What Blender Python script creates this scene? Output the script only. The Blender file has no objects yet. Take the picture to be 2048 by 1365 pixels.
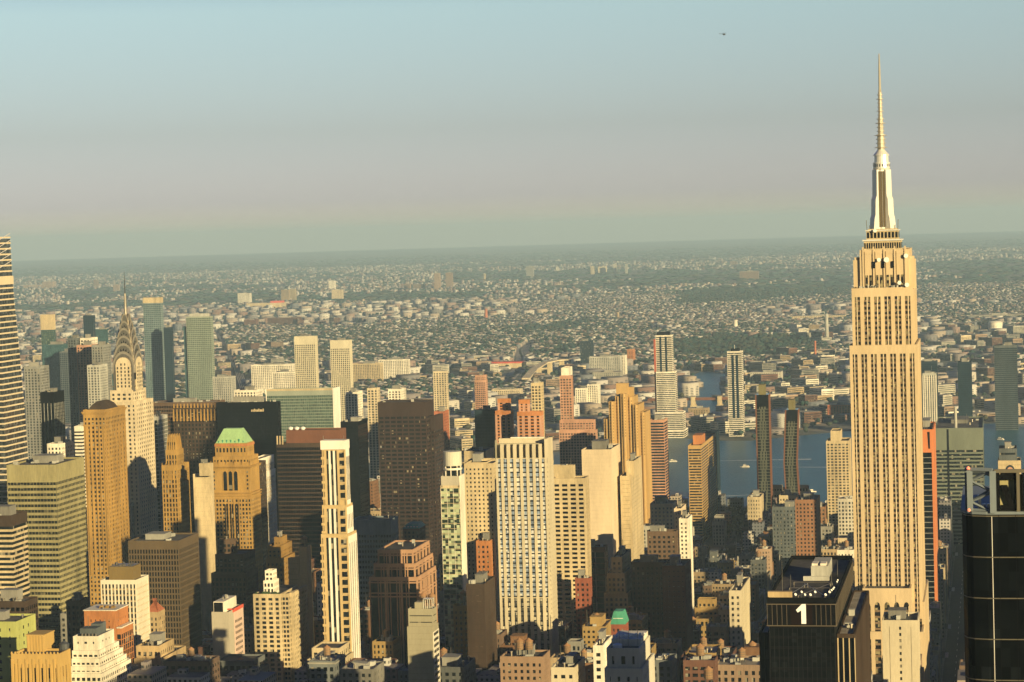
import bpy, math, random
import numpy as np
from mathutils import Matrix, Vector
R = random.Random(7)
NR = np.random.default_rng(11)
sc = bpy.context.scene
COL = sc.collection

# ------------------------------------------------------------------ camera
CAM_H = 345.0                       # an observation deck
FPX, CU, CV = 4690.0, 1024.0, 682.5  # lens, measured on the 2048 x 1365 photograph
YAW, PITCH, ROLL = math.radians(11.58), math.radians(-2.745), math.radians(1.7)
Fv = Vector((math.cos(YAW) * math.cos(PITCH), math.sin(YAW) * math.cos(PITCH), math.sin(PITCH)))
Rv = Fv.cross(Vector((0, 0, 1))).normalized()
Uv = Rv.cross(Fv).normalized()
Rr = Rv * math.cos(ROLL) - Uv * math.sin(ROLL)
Ur = Uv * math.cos(ROLL) + Rv * math.sin(ROLL)
CP = Vector((0, 0, CAM_H))
cam_d = bpy.data.cameras.new('camera'); cam = bpy.data.objects.new('camera', cam_d); COL.objects.link(cam)
cam.matrix_world = Matrix(((Rr.x, Ur.x, -Fv.x, 0), (Rr.y, Ur.y, -Fv.y, 0), (Rr.z, Ur.z, -Fv.z, CAM_H), (0, 0, 0, 1)))
cam_d.sensor_width = 36.0; cam_d.lens = FPX / 2048 * 36; cam_d.clip_start = 5; cam_d.clip_end = 120000
sc.camera = cam

# ------------------------------------------------------------------ sky, sun, exposure
SUN_AZ = math.radians(-134.0)       # from +x (east along the streets) towards +y (north along the avenues)
SUN_EL = math.radians(11.5)
# air colour by elevation: pale grey at the horizon, teal above, deep overhead
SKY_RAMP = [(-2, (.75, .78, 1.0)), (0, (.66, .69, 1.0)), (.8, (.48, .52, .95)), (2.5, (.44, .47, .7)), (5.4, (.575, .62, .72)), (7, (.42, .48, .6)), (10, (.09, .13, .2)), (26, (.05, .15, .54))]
w = bpy.data.worlds.new('World'); sc.world = w; w.use_nodes = True
nt = w.node_tree; nt.nodes.clear()
out = nt.nodes.new('ShaderNodeOutputWorld'); bg = nt.nodes.new('ShaderNodeBackground')
sky = nt.nodes.new('ShaderNodeTexSky'); sky.sky_type = 'NISHITA'; sky.sun_disc = False
sky.sun_elevation = SUN_EL; sky.sun_rotation = math.radians(90) - SUN_AZ
sky.altitude = 100; sky.air_density = 1.0; sky.dust_density = 0.5; sky.ozone_density = 1.0
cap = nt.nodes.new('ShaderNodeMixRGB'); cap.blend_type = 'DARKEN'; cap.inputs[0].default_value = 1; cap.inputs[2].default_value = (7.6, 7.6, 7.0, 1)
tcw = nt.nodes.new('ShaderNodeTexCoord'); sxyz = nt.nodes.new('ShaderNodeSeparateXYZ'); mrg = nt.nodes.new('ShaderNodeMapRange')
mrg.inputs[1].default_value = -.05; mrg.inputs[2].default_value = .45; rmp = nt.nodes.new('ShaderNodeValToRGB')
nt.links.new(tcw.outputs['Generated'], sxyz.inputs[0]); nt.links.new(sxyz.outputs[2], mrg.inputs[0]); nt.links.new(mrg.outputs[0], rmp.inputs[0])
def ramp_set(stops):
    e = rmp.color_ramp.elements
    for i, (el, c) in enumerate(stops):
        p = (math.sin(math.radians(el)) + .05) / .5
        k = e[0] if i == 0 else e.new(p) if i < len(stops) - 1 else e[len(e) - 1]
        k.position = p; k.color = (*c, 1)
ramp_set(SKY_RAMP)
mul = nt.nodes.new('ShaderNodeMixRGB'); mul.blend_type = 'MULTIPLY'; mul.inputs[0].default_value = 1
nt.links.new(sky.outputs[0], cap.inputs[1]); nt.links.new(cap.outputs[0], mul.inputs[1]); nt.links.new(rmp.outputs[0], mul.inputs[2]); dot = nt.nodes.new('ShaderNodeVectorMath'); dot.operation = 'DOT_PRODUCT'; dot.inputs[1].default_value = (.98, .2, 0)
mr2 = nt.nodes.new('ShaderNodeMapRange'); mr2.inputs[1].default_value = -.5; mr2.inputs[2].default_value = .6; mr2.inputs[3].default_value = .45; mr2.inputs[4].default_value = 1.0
mu2 = nt.nodes.new('ShaderNodeMixRGB'); mu2.blend_type = 'MULTIPLY'; mu2.inputs[0].default_value = 1      # dimming added to the western sky to deepen the shadows
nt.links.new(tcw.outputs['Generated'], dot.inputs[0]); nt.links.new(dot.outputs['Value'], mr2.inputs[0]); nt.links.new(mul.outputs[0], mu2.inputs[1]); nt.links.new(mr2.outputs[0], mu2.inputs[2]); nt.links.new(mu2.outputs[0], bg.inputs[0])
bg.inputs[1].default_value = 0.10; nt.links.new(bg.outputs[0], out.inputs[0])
sd = bpy.data.lights.new('sun', 'SUN'); so = bpy.data.objects.new('sun', sd); COL.objects.link(so)
sd.energy = 5.0; sd.angle = math.radians(0.5); sd.color = (1.0, 0.79, 0.41)
sdir = Vector((math.cos(SUN_AZ) * math.cos(SUN_EL), math.sin(SUN_AZ) * math.cos(SUN_EL), math.sin(SUN_EL)))
so.rotation_euler = sdir.to_track_quat('Z', 'Y').to_euler(); so.location = (0, -300, 900)
sc.view_settings.view_transform = 'Standard'; sc.view_settings.look = 'None'
sc.view_settings.exposure = 0.7; sc.view_settings.gamma = 1.0
try:
    sc.cycles.use_denoising = True; sc.cycles.denoiser = 'OPENIMAGEDENOISE'
    sc.cycles.max_bounces = 6; sc.cycles.diffuse_bounces = 2; sc.cycles.glossy_bounces = 2
    sc.cycles.transmission_bounces = 2; sc.cycles.volume_bounces = 3; sc.cycles.caustics_reflective = False
    sc.cycles.sample_clamp_indirect = 3
    sc.cycles.volume_max_steps = 32
except Exception as e:
    print(e)

# the air and the towers outside the picture that shade it
HAZE_COL = (0.57, 0.8, 1.0, 1)
HAZE_D = 4.6e-5
OUTSIDE = [(880, -150, 60, 46, 118, 'dark office tower just outside the right edge, nearest'), (1010, -120, 56, 40, 128, 'dark office tower outside the right edge, second away'), (1130, -150, 70, 50, 118, 'dark office tower outside the right edge, third away'), (1290, -165, 60, 60, 118, 'dark office tower outside the right edge, fourth away'), (1500, -150, 70, 60, 128, 'dark office tower outside the right edge, fifth away'), (1620, -120, 60, 50, 120, 'dark office tower outside the right edge, sixth away'), (1760, -130, 60, 50, 110, 'dark office tower outside the right edge, farthest')]

# ------------------------------------------------------------------ photo measurement -> metres
def project(p):
    d = Vector(p) - CP
    z = d.dot(Fv)
    return (CU + FPX * d.dot(Rr) / z, CV - FPX * d.dot(Ur) / z)
def ray(u, v):
    return (Fv + Rr * ((u - CU) / FPX) + Ur * ((CV - v) / FPX))
def PX(u, v, X):                    # point where the sight line meets the plane x = X
    d = ray(u, v); t = X / d.x
    return d.y * t, CAM_H + d.z * t
def GR(u, v, z=0.0):                # point where the sight line meets the level z
    d = ray(u, v); t = (z - CAM_H) / d.z
    return CP.x + d.x * t, CP.y + d.y * t
def yat(u, X, z):                   # y on the line (X, ., z) seen in column u
    y = (1985 - u) / FPX * X
    for _ in range(6):
        e = 1.0; a = project((X, y, z))[0]; b = project((X, y + e, z))[0]
        y += (u - a) / (b - a)
    return y
def xat(u, y, z, x0):
    x = x0 + 30
    for _ in range(12):
        a = project((x, y, z))[0]; b = project((x + 1, y, z))[0]
        if abs(b - a) < 1e-4: return x0 + 40
        x += max(-60, min(60, (u - a) / (b - a)))
    return max(x0 + 5, min(x0 + 140, x))
def place(uL, uR, uE, v, X):
    yS, H = PX(uR, v, X)
    yN = yat(uL, X, H)
    D = (xat(uE, yS, H, X) - X) if uE else 28.0
    return dict(X=X, yS=yS, w=yN - yS, D=D, H=H)

# ------------------------------------------------------------------ mesh builder
class MB:
    def __init__(s): s.v = []; s.f = []; s.m = []
    def add(s, vs, fs, mi=0):
        n = len(s.v); s.v += vs; s.f += [tuple(i + n for i in f) for f in fs]; s.m += [mi] * len(fs)
    def box(s, x0, x1, y0, y1, z0, z1, mi=0):
        s.add([(x0, y0, z0), (x1, y0, z0), (x1, y1, z0), (x0, y1, z0), (x0, y0, z1), (x1, y0, z1), (x1, y1, z1), (x0, y1, z1)],
              [(3, 2, 1, 0), (4, 5, 6, 7), (0, 1, 5, 4), (1, 2, 6, 5), (2, 3, 7, 6), (3, 0, 4, 7)], mi)
    def frust(s, a, za, b, zb, mi=0):   # a, b = (x0, x1, y0, y1)
        s.add([(a[0], a[2], za), (a[1], a[2], za), (a[1], a[3], za), (a[0], a[3], za), (b[0], b[2], zb), (b[1], b[2], zb), (b[1], b[3], zb), (b[0], b[3], zb)],
              [(3, 2, 1, 0), (4, 5, 6, 7), (0, 1, 5, 4), (1, 2, 6, 5), (2, 3, 7, 6), (3, 0, 4, 7)], mi)
    def lathe(s, cx, cy, prof, n=16, mi=0):     # prof = [(r, z)...] bottom to top
        vs = []; fs = []
        for r, z in prof:
            vs += [(cx + r * math.cos(2 * math.pi * k / n), cy + r * math.sin(2 * math.pi * k / n), z) for k in range(n)]
        for i in range(len(prof) - 1):
            for k in range(n):
                k2 = (k + 1) % n
                fs.append((i * n + k, i * n + k2, (i + 1) * n + k2, (i + 1) * n + k))
        fs.append(tuple(range(n))[::-1]); fs.append(tuple((len(prof) - 1) * n + k for k in range(n)))
        s.add(vs, fs, mi)
    def prism(s, poly, x0, x1, axis='x', mi=0):  # poly in (y,z) swept along x, or (x,z) swept along y
        n = len(poly)
        if axis == 'x': vs = [(x0, p, q) for p, q in poly] + [(x1, p, q) for p, q in poly]
        elif axis == 'y': vs = [(p, x0, q) for p, q in poly] + [(p, x1, q) for p, q in poly]
        else: vs = [(p, q, x0) for p, q in poly] + [(p, q, x1) for p, q in poly]
        fs = [tuple(range(n))[::-1], tuple(range(n, 2 * n))] + [(i, (i + 1) % n, n + (i + 1) % n, n + i) for i in range(n)]
        s.add(vs, fs, mi)
    def tube(s, p, q, r, n=6, mi=0, r2=None):
        p = Vector(p); q = Vector(q); d = (q - p).normalized()
        a = d.cross(Vector((0, 0, 1)) if abs(d.z) < .9 else Vector((1, 0, 0))).normalized(); b = d.cross(a)
        r2 = r if r2 is None else r2
        vs = [tuple(p + (a * math.cos(t) + b * math.sin(t)) * r) for t in [2 * math.pi * k / n for k in range(n)]] + \
             [tuple(q + (a * math.cos(t) + b * math.sin(t)) * r2) for t in [2 * math.pi * k / n for k in range(n)]]
        s.add(vs, [(k, (k + 1) % n, n + (k + 1) % n, n + k) for k in range(n)] + [tuple(range(n))[::-1], tuple(range(n, 2 * n))], mi)
    def mesh(s, name, mats, fix=True):
        me = bpy.data.meshes.new(name); me.from_pydata(s.v, [], s.f)
        for m in (mats if isinstance(mats, (list, tuple)) else [mats]): me.materials.append(m)
        if any(s.m): me.polygons.foreach_set('material_index', s.m)
        if fix:
            import bmesh
            bm = bmesh.new(); bm.from_mesh(me); bmesh.ops.recalc_face_normals(bm, faces=bm.faces); bm.to_mesh(me); bm.free()
        me.update(); return me

def link(name, me, parent=None, loc=None):
    o = bpy.data.objects.new(name, me); COL.objects.link(o)
    if parent is not None: o.parent = parent
    if loc is not None: o.location = loc
    return o
THINGS = []
class Thing:
    def __init__(s, name, label, cat, loc=(0, 0, 0), rz=0.0, group=None):
        s.o = bpy.data.objects.new(name, None); COL.objects.link(s.o)
        s.o.location = loc; s.o.rotation_euler = (0, 0, rz); s.o.empty_display_size = 1
        s.o['label'] = label; s.o['category'] = cat
        if group: s.o['group'] = group
        s.wins = []; THINGS.append(s)
    def part(s, name, mb, mat, parent=None, label=None, stuff=False, fix=False):
        if not mb.v: return None
        o = link(name, mb.mesh(name, mat, fix), parent or s.o)
        if label: o['label'] = label
        if stuff: o['kind'] = 'stuff'
        return o
def structure(name, me):
    o = link(name, me); o['kind'] = 'structure'; return o

# ------------------------------------------------------------------ materials
def newmat(name):
    m = bpy.data.materials.new(name); m.use_nodes = True
    n = m.node_tree; b = n.nodes['Principled BSDF']; return m, n, b
def N(n, t, **k):
    x = n.nodes.new(t)
    for a, v in k.items(): setattr(x, a, v)
    return x
def mixrgb(n, blend, fac, a, b):
    x = N(n, 'ShaderNodeMixRGB', blend_type=blend)
    for i, q in ((0, fac), (1, a), (2, b)):
        if hasattr(q, 'links'): n.links.new(q, x.inputs[i])
        else: x.inputs[i].default_value = q
    return x.outputs[0]
def wallmat(name, rgb, rough=.82, var=.32, rnd=.0, spec=.25, metal=0.0, scale=.06):
    m, n, b = newmat(name)
    tc = N(n, 'ShaderNodeNewGeometry')
    no = N(n, 'ShaderNodeTexNoise'); no.inputs['Scale'].default_value = scale; no.inputs['Detail'].default_value = 6; no.inputs['Roughness'].default_value = .65
    mp = N(n, 'ShaderNodeMapping'); mp.inputs['Scale'].default_value = (1, 1, .25)
    n.links.new(tc.outputs['Position'], mp.inputs[0]); n.links.new(mp.outputs[0], no.inputs['Vector'])
    no2 = N(n, 'ShaderNodeTexNoise'); no2.inputs['Scale'].default_value = .9; no2.inputs['Detail'].default_value = 3
    n.links.new(mp.outputs[0], no2.inputs['Vector'])
    r = N(n, 'ShaderNodeMapRange'); r.inputs[1].default_value = .3; r.inputs[2].default_value = .7
    r.inputs[3].default_value = 1 - var; r.inputs[4].default_value = 1 + var
    ad = N(n, 'ShaderNodeMath', operation='MULTIPLY_ADD'); ad.inputs[1].default_value = .35; n.links.new(no2.outputs[0], ad.inputs[0])
    ad.inputs[2].default_value = -.175
    ad2 = N(n, 'ShaderNodeMath', operation='ADD'); n.links.new(no.outputs[0], ad2.inputs[0]); n.links.new(ad.outputs[0], ad2.inputs[1])
    n.links.new(ad2.outputs[0], r.inputs[0])
    c = mixrgb(n, 'MULTIPLY', 1, (*rgb, 1), r.outputs[0])
    if rnd:
        oi = N(n, 'ShaderNodeObjectInfo'); h = N(n, 'ShaderNodeHueSaturation')
        r2 = N(n, 'ShaderNodeMapRange'); r2.inputs[3].default_value = 1 - rnd; r2.inputs[4].default_value = 1 + rnd
        n.links.new(oi.outputs['Random'], r2.inputs[0]); n.links.new(r2.outputs[0], h.inputs['Value']); n.links.new(c, h.inputs['Color']); c = h.outputs[0]
    n.links.new(c, b.inputs['Base Color']); b.inputs['Roughness'].default_value = rough
    b.inputs['Specular IOR Level'].default_value = spec; b.inputs['Metallic'].default_value = metal
    return m
def glassmat(name, dark, light, frac=.12, rough=.08, cell=(1.7, 1.7, 3.4), spec=.5, lit=0.0):
    """window glass seen from outside: dark rooms, here and there pale blinds"""
    m, n, b = newmat(name)
    g = N(n, 'ShaderNodeNewGeometry')
    sn = N(n, 'ShaderNodeVectorMath', operation='SNAP'); sn.inputs[1].default_value = cell
    of = N(n, 'ShaderNodeVectorMath', operation='ADD'); of.inputs[1].default_value = (.37, .41, .2)
    n.links.new(g.outputs['Position'], of.inputs[0]); n.links.new(of.outputs[0], sn.inputs[0])
    wn = N(n, 'ShaderNodeTexWhiteNoise', noise_dimensions='3D'); n.links.new(sn.outputs[0], wn.inputs['Vector'])
    cr = N(n, 'ShaderNodeValToRGB'); e = cr.color_ramp.elements
    cr.color_ramp.interpolation = 'LINEAR'
    e[0].position = 0; e[0].color = (*[x * .6 for x in dark], 1); e[1].position = 1; e[1].color = (*light, 1)
    k = e.new(1 - frac); k.color = (*[x * 1.5 for x in dark], 1)
    k = e.new(min(.99, 1 - frac * .75)); k.color = (*[(x * .6 + y * .4) for x, y in zip(light, dark)], 1)
    n.links.new(wn.outputs[0], cr.inputs[0]); n.links.new(cr.outputs[0], b.inputs['Base Color'])
    b.inputs['Roughness'].default_value = rough; b.inputs['Specular IOR Level'].default_value = spec
    no = N(n, 'ShaderNodeTexNoise'); no.inputs['Scale'].default_value = .25
    n.links.new(g.outputs['Position'], no.inputs['Vector'])
    bp = N(n, 'ShaderNodeBump'); bp.inputs['Strength'].default_value = .06; bp.inputs['Distance'].default_value = .5
    n.links.new(no.outputs[0], bp.inputs['Height']); n.links.new(bp.outputs[0], b.inputs['Normal'])
    if lit:
        cr2 = N(n, 'ShaderNodeValToRGB'); cr2.color_ramp.interpolation = 'CONSTANT'; q = cr2.color_ramp.elements
        q[0].color = (0, 0, 0, 1); q[1].position = 1 - lit; q[1].color = (1, .8, .45, 1)
        wn2 = N(n, 'ShaderNodeTexWhiteNoise', noise_dimensions='3D'); n.links.new(of.outputs[0], sn.inputs[0])
        of2 = N(n, 'ShaderNodeVectorMath', operation='ADD'); of2.inputs[1].default_value = (51, 17, 3)
        n.links.new(sn.outputs[0], of2.inputs[0]); n.links.new(of2.outputs[0], wn2.inputs['Vector'])
        n.links.new(wn2.outputs[0], cr2.inputs[0]); n.links.new(cr2.outputs[0], b.inputs['Emission Color']); b.inputs['Emission Strength'].default_value = .25
    return m
M = {}
for k, c in dict(limestone=(.47, .36, .21), lime_pale=(.6, .5, .34), gold=(.37, .225, .065), gold_dark=(.29, .175, .055), cream=(.51, .41, .25), white=(.74, .68, .56),
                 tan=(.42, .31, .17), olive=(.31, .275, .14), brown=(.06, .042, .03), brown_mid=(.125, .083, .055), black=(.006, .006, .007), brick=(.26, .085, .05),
                 orange=(.46, .19, .07), pink=(.48, .27, .18), grey=(.25, .25, .23), grey_lt=(.42, .41, .36), slate=(.11, .125, .13), terra=(.4, .14, .07),
                 bluegrey=(.2, .24, .25), teal=(.04, .09, .1), dkgreen=(.05, .085, .075)).items():
    M[k] = wallmat(k, c, spec=.02 if max(c) < .13 else .12)
for k in ('tan', 'brick', 'brown_mid', 'cream', 'grey', 'orange', 'pink', 'gold_dark', 'slate', 'white', 'limestone', 'grey_lt'):
    M['v_' + k] = wallmat('varied_' + k, tuple(x * .92 for x in {'tan': (.36, .27, .16), 'brick': (.14, .07, .048), 'brown_mid': (.15, .1, .07), 'cream': (.5, .41, .26), 'grey': (.24, .23, .2), 'orange': (.25, .135, .07), 'pink': (.3, .21, .145), 'gold_dark': (.34, .23, .09), 'slate': (.13, .14, .14), 'white': (.66, .61, .5), 'limestone': (.44, .36, .23), 'grey_lt': (.38, .36, .3)}[k]), rnd=.28)
M['roof'] = wallmat('roof_tar', (.085, .078, .068), rough=.9, var=.4, rnd=.3, scale=.12)
M['roof_pale'] = wallmat('roof_gravel', (.32, .28, .22), rough=.9, var=.35, rnd=.2, scale=.12)
M['copper'] = wallmat('green_copper', (.33, .52, .25), rough=.6, var=.2)
M['copper_dark'] = wallmat('dark_green_copper', (.07, .3, .2), rough=.6, var=.3)
M['steel'] = wallmat('stainless_steel', (.44, .39, .31), rough=.32, var=.15, metal=.85, spec=.5)
M['steel_white'] = wallmat('bright_metal', (.85, .82, .74), rough=.35, var=.1, metal=.35, spec=.5)
M['steel_dark'] = wallmat('dark_metal', (.08, .085, .09), rough=.45, var=.2, metal=.3)
M['steel_blue'] = wallmat('grey_painted_steel', (.17, .2, .22), rough=.5, var=.2)
M['wood'] = wallmat('tank_wood', (.24, .15, .08), rough=.85, var=.3, scale=.6)
M['signwhite'] = wallmat('sign_white', (.85, .85, .87), rough=.5, var=.03)
M['orange_sign'] = wallmat('orange_panel', (.8, .22, .02), rough=.6, var=.08)
M['redtrim'] = wallmat('red_trim', (.6, .1, .06), rough=.7, var=.1)
M['dish'] = wallmat('dish_white', (.85, .84, .78), rough=.45, var=.05)
G = {}
G['std'] = glassmat('glass_dark', (.01, .013, .014), (.3, .27, .2), .13, spec=.18)
G['esb'] = glassmat('glass_esb', (.012, .011, .01), (.34, .29, .16), .3, cell=(1.4, 1.4, 1.9), spec=.25)
G['lit'] = glassmat('glass_dark_some_lit', (.01, .012, .013), (.35, .3, .2), .05, lit=.006, spec=.25)
G['black'] = glassmat('glass_black', (.003, .004, .005), (.01, .013, .016), .1, spec=.08)
G['teal'] = glassmat('glass_teal', (.03, .07, .08), (.08, .16, .17), .3, rough=.15)
G['navy'] = glassmat('glass_navy', (.006, .018, .028), (.015, .035, .05), .2, rough=.12, spec=.25)
G['green'] = glassmat('glass_green', (.05, .07, .05), (.2, .24, .16), .3)
G['lime'] = glassmat('glass_lime', (.02, .03, .02), (.5, .56, .36), .62, cell=(1.9, 1.9, 1.65), spec=.25)
G['un'] = glassmat('glass_slab_green', (.05, .085, .065), (.1, .15, .12), .3, rough=.2)
G['blind_sheen'] = glassmat('glass_blinds_sheen', (.2, .25, .33), (.7, .68, .62), .45, rough=.2, cell=(1.5, 1.5, 3.1))  # bright reflection painted into the pane colours, along with pale blinds
M['lime_esb'] = wallmat('limestone_warm', (.55, .425, .26), var=.16)
M['esb_span'] = wallmat('window_spandrel', (.19, .13, .075), rough=.5, var=.4)
M['bronze'] = wallmat('bronze_glazing', (.16, .12, .06), rough=.3, var=.2, metal=.3)
M['antenna'] = wallmat('antenna_metal', (.4, .36, .28), rough=.5, var=.2, metal=.2)
M['mull_dk'] = wallmat('dark_mullion', (.018, .018, .018), rough=.8, var=.1, spec=.0)
M['steel_fin'] = wallmat('brown_grey_fin', (.12, .1, .075), rough=.7, var=.1, spec=.0)
M['sign_dark'] = wallmat('sign_panel_dark', (.012, .007, .006), rough=.8, spec=.0, var=.05)
M['rail'] = wallmat('pale_rail', (.13, .115, .085), rough=.5, var=.1)
m_, n_, b_ = newmat('lamp_red'); b_.inputs['Base Color'].default_value = (.8, .2, .1, 1); b_.inputs['Emission Color'].default_value = (1, .25, .12, 1); b_.inputs['Emission Strength'].default_value = .8; M['lamp_red'] = m_
M['cream_lt'] = wallmat('cream_terracotta', (.62, .52, .36), rough=.6, var=.1)
M['brown_rib'] = wallmat('brown_ribbed_metal', (.115, .082, .045), rough=.6, var=.15)
M['white_grid'] = wallmat('white_precast', (.7, .64, .5), var=.1)
M['plant_brown'] = wallmat('brown_louvre', (.2, .14, .05), rough=.7, var=.15)
for k, c in dict(gold_br=(.5, .33, .11), lime_wall=(.4, .42, .14), grey_warm=(.42, .38, .3), pink_pale=(.62, .46, .38), shrub=(.04, .07, .03), orange_tan=(.54, .4, .2), tank_roof=(.36, .2, .1),
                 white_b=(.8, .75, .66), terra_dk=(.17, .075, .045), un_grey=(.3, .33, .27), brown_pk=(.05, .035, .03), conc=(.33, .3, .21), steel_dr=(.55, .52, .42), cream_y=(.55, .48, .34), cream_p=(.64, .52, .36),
                 gold_br2=(.46, .3, .12), terra_rd=(.4, .1, .06), olive_dk=(.17, .15, .07), copper_grey=(.16, .17, .13), orange_b=(.58, .2, .08), slab_green=(.16, .18, .14), cream_g=(.58, .52, .38), brown_gl=(.3, .2, .13), white_c=(.6, .56, .46), navy=(.02, .035, .05), granite=(.42, .25, .15), white_gold=(.62, .5, .3), orange_dull=(.29, .15, .08)).items():
    M[k] = wallmat(k, c, var=.16, spec=.02 if max(c) < .13 else .12)
M['steel_rim'] = wallmat('polished_steel_rim', (.62, .55, .43), rough=.35, var=.12, metal=.7)
G['mixb'] = glassmat('glass_mixed_blinds', (.06, .06, .055), (.6, .56, .44), .35, rough=.2, cell=(1.5, 1.5, 3.1))
G['slate'] = glassmat('glass_slate', (.03, .035, .038), (.1, .11, .11), .3, spec=.3)
G['std2'] = glassmat('glass_dark_bands', (.008, .01, .01), (.12, .11, .07), .15, spec=.12)

# ------------------------------------------------------------------ facades
WIN_CACHE = {}
def win_mesh(face, w_, h_, mat, name):
    k = (face, round(w_, 2), round(h_, 2), mat.name)
    if k not in WIN_CACHE:
        mb = MB(); a, b = w_ / 2, h_ / 2
        if face == 'W': mb.add([(0, a, -b), (0, -a, -b), (0, -a, b), (0, a, b)], [(0, 1, 2, 3)])
        elif face == 'S': mb.add([(-a, 0, -b), (a, 0, -b), (a, 0, b), (-a, 0, b)], [(0, 1, 2, 3)])
        elif face == 'N': mb.add([(a, 0, -b), (-a, 0, -b), (-a, 0, b), (a, 0, b)], [(0, 1, 2, 3)])
        else: mb.add([(0, -a, -b), (0, a, -b), (0, a, b), (0, -a, b)], [(0, 1, 2, 3)])
        WIN_CACHE[k] = mb.mesh(name, mat, False)
    return WIN_CACHE[k]

class ST:                       # how a facade is made
    def __init__(s, wall, bay=3.6, pw=1.5, fh=3.6, sh=1.5, rel=.35, glass=None, span=None, top=2.5, mode='band', pier=None, span_in=.04, roof=None, base=0, skipS=False, wallS=None):
        s.__dict__.update(locals()); del s.__dict__['s']
        s.glass = glass or G['std']
        s.span = span; s.roof = roof or M['roof']
def st(b, **k):
    n = ST.__new__(ST); n.__dict__.update(b.__dict__); n.__dict__.update(k); return n

class Bld:
    """one building: tiers of facade, roofs, roof things; finish() makes its parts"""
    def __init__(s, name, label, cat, X, yS, rz=0, group=None):
        s.t = Thing(name, label, cat, (X, yS, 0), rz, group)
        s.wall = {}; s.windows = []; s.roof = {}; s.foot = []
    def mb(s, mat):
        if mat not in s.wall: s.wall[mat] = MB()
        return s.wall[mat]
    def tier(s, x0, x1, y0, y1, z0, z1, S, roof=True, para=1.1, faces='WSEN'):
        W = s.mb(S.wall); r = S.rel
        W.box(x0 + r, x1 - r, y0 + r, y1 - r, z0, z1 - .3)
        P = s.mb(S.pier or S.wall); Q = s.mb(S.span or S.wall)
        zt = z1 - S.top; zb = z0 + S.base
        nf = max(1, int(round((zt - zb) / S.fh))); fh = (zt - zb) / nf
        # top band and parapet ring
        zz = z1 + para
        for (a, b, c, d) in ((x0, x0 + r + .3, y0, y1), (x1 - r - .3, x1, y0, y1), (x0 + r + .3, x1 - r - .3, y0, y0 + r + .3), (x0 + r + .3, x1 - r - .3, y1 - r - .3, y1)):
            W.box(a, b, c, d, zt, zz)
        if S.base:
            W.box(x0, x1, y0, y1, z0, zb)
        if S.sh > 0:
            e = S.span_in
            for k in range(nf):
                z = zb + k * fh
                Q.box(x0 + e, x1 - e, y0 + e, y1 - e, z, z + min(S.sh, fh - .002))
        ext = dict(W=(y0, y1), E=(y0, y1), S=(x0, x1), N=(x0, x1))
        for f in 'WSEN':
            a, b = ext[f]; L = b - a
            nb = max(1, int(round(L / S.bay))); bw = L / nb
            pw = S.pw
            if S.pw > 0:
                for k in range(nb + 1):
                    c = a + k * bw; lo, hi = max(a, c - pw / 2), min(b, c + pw / 2)
                    if k == 0: hi = a + pw * .75
                    if k == nb: lo = b - pw * .75
                    if f == 'W': P.box(x0, x0 + r, lo, hi, zb, zt)
                    elif f == 'E': P.box(x1 - r, x1, lo, hi, zb, zt)
                    elif f == 'S': P.box(lo if k else x0 + r, hi if k < nb else x1 - r, y0, y0 + r, zb, zt)
                    else: P.box(lo if k else x0 + r, hi if k < nb else x1 - r, y1 - r, y1, zb, zt)
            if f == 'S' and S.skipS: continue
            if f in faces:
                hh = fh - S.sh
                if hh < .03: continue
                for k in range(nf):
                    z = zb + k * fh + S.sh + hh / 2
                    bays = [(a + r, b - r)] if S.mode == 'band' else [(a + i * bw + (pw * .75 if i == 0 else pw / 2), a + (i + 1) * bw - (pw * .75 if i == nb - 1 else pw / 2)) for i in range(nb)]
                    for (lo, hi) in bays:
                        c = (lo + hi) / 2
                        if f == 'W': p = (x0 + r - .05, c, z)
                        elif f == 'E': p = (x1 - r + .05, c, z)
                        elif f == 'S': p = (c, y0 + r - .05, z)
                        else: p = (c, y1 - r + .05, z)
                        s.windows.append((f, p, hi - lo, hh, S.glass, S.mode))
        if roof:
            m = S.roof
            if m not in s.roof: s.roof[m] = MB()
            s.roof[m].add([(x0 + r, y0 + r, z1), (x1 - r, y0 + r, z1), (x1 - r, y1 - r, z1), (x0 + r, y1 - r, z1)], [(0, 1, 2, 3)])
        s.foot.append((x0, x1, y0, y1))
    def extra(s, name, mb, mat, **k): return s.t.part(name, mb, mat, **k)
    def clutter(s, x0, x1, y0, y1, z, n=3, seed=0, mat=None, big=True):
        """lift house, vents and pipes on a roof"""
        q = random.Random(seed); L, Wd = x1 - x0, y1 - y0
        if big:
            mb = MB(); a, b = L * q.uniform(.25, .45), Wd * q.uniform(.3, .5); px, py = x0 + L * q.uniform(.3, .5), y0 + Wd * q.uniform(.2, .45); h = q.uniform(3.5, 6)
            mb.box(px, px + a, py, py + b, z, z + h); mb.box(px - .3, px + a + .3, py - .3, py + b + .3, z + h, z + h + .4)
            s.extra('penthouse', mb, mat or M['v_grey'])
        for k in range(n):
            mb = MB(); px, py = q.uniform(x0 + 1.5, x1 - 3), q.uniform(y0 + 1.5, y1 - 3); h = q.uniform(1.0, 2.6)
            if q.random() < .6:
                mb.box(px, px + q.uniform(1.5, 4), py, py + q.uniform(1.5, 3.5), z, z + h)
                s.extra('air_unit', mb, M['grey_lt'])
            else:
                mb.lathe(px, py, [(.5, z), (.5, z + h), (.8, z + h), (.8, z + h + .5)], 8); s.extra('vent', mb, M['steel'])
        if q.random() < .4:
            mb = MB(); px, py = q.uniform(x0 + 2, x1 - 2), q.uniform(y0 + 2, y1 - 2); mb.tube((px, py, z), (px, py, z + q.uniform(6, 12)), .16); s.extra('antenna', mb, M['steel'])
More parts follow.
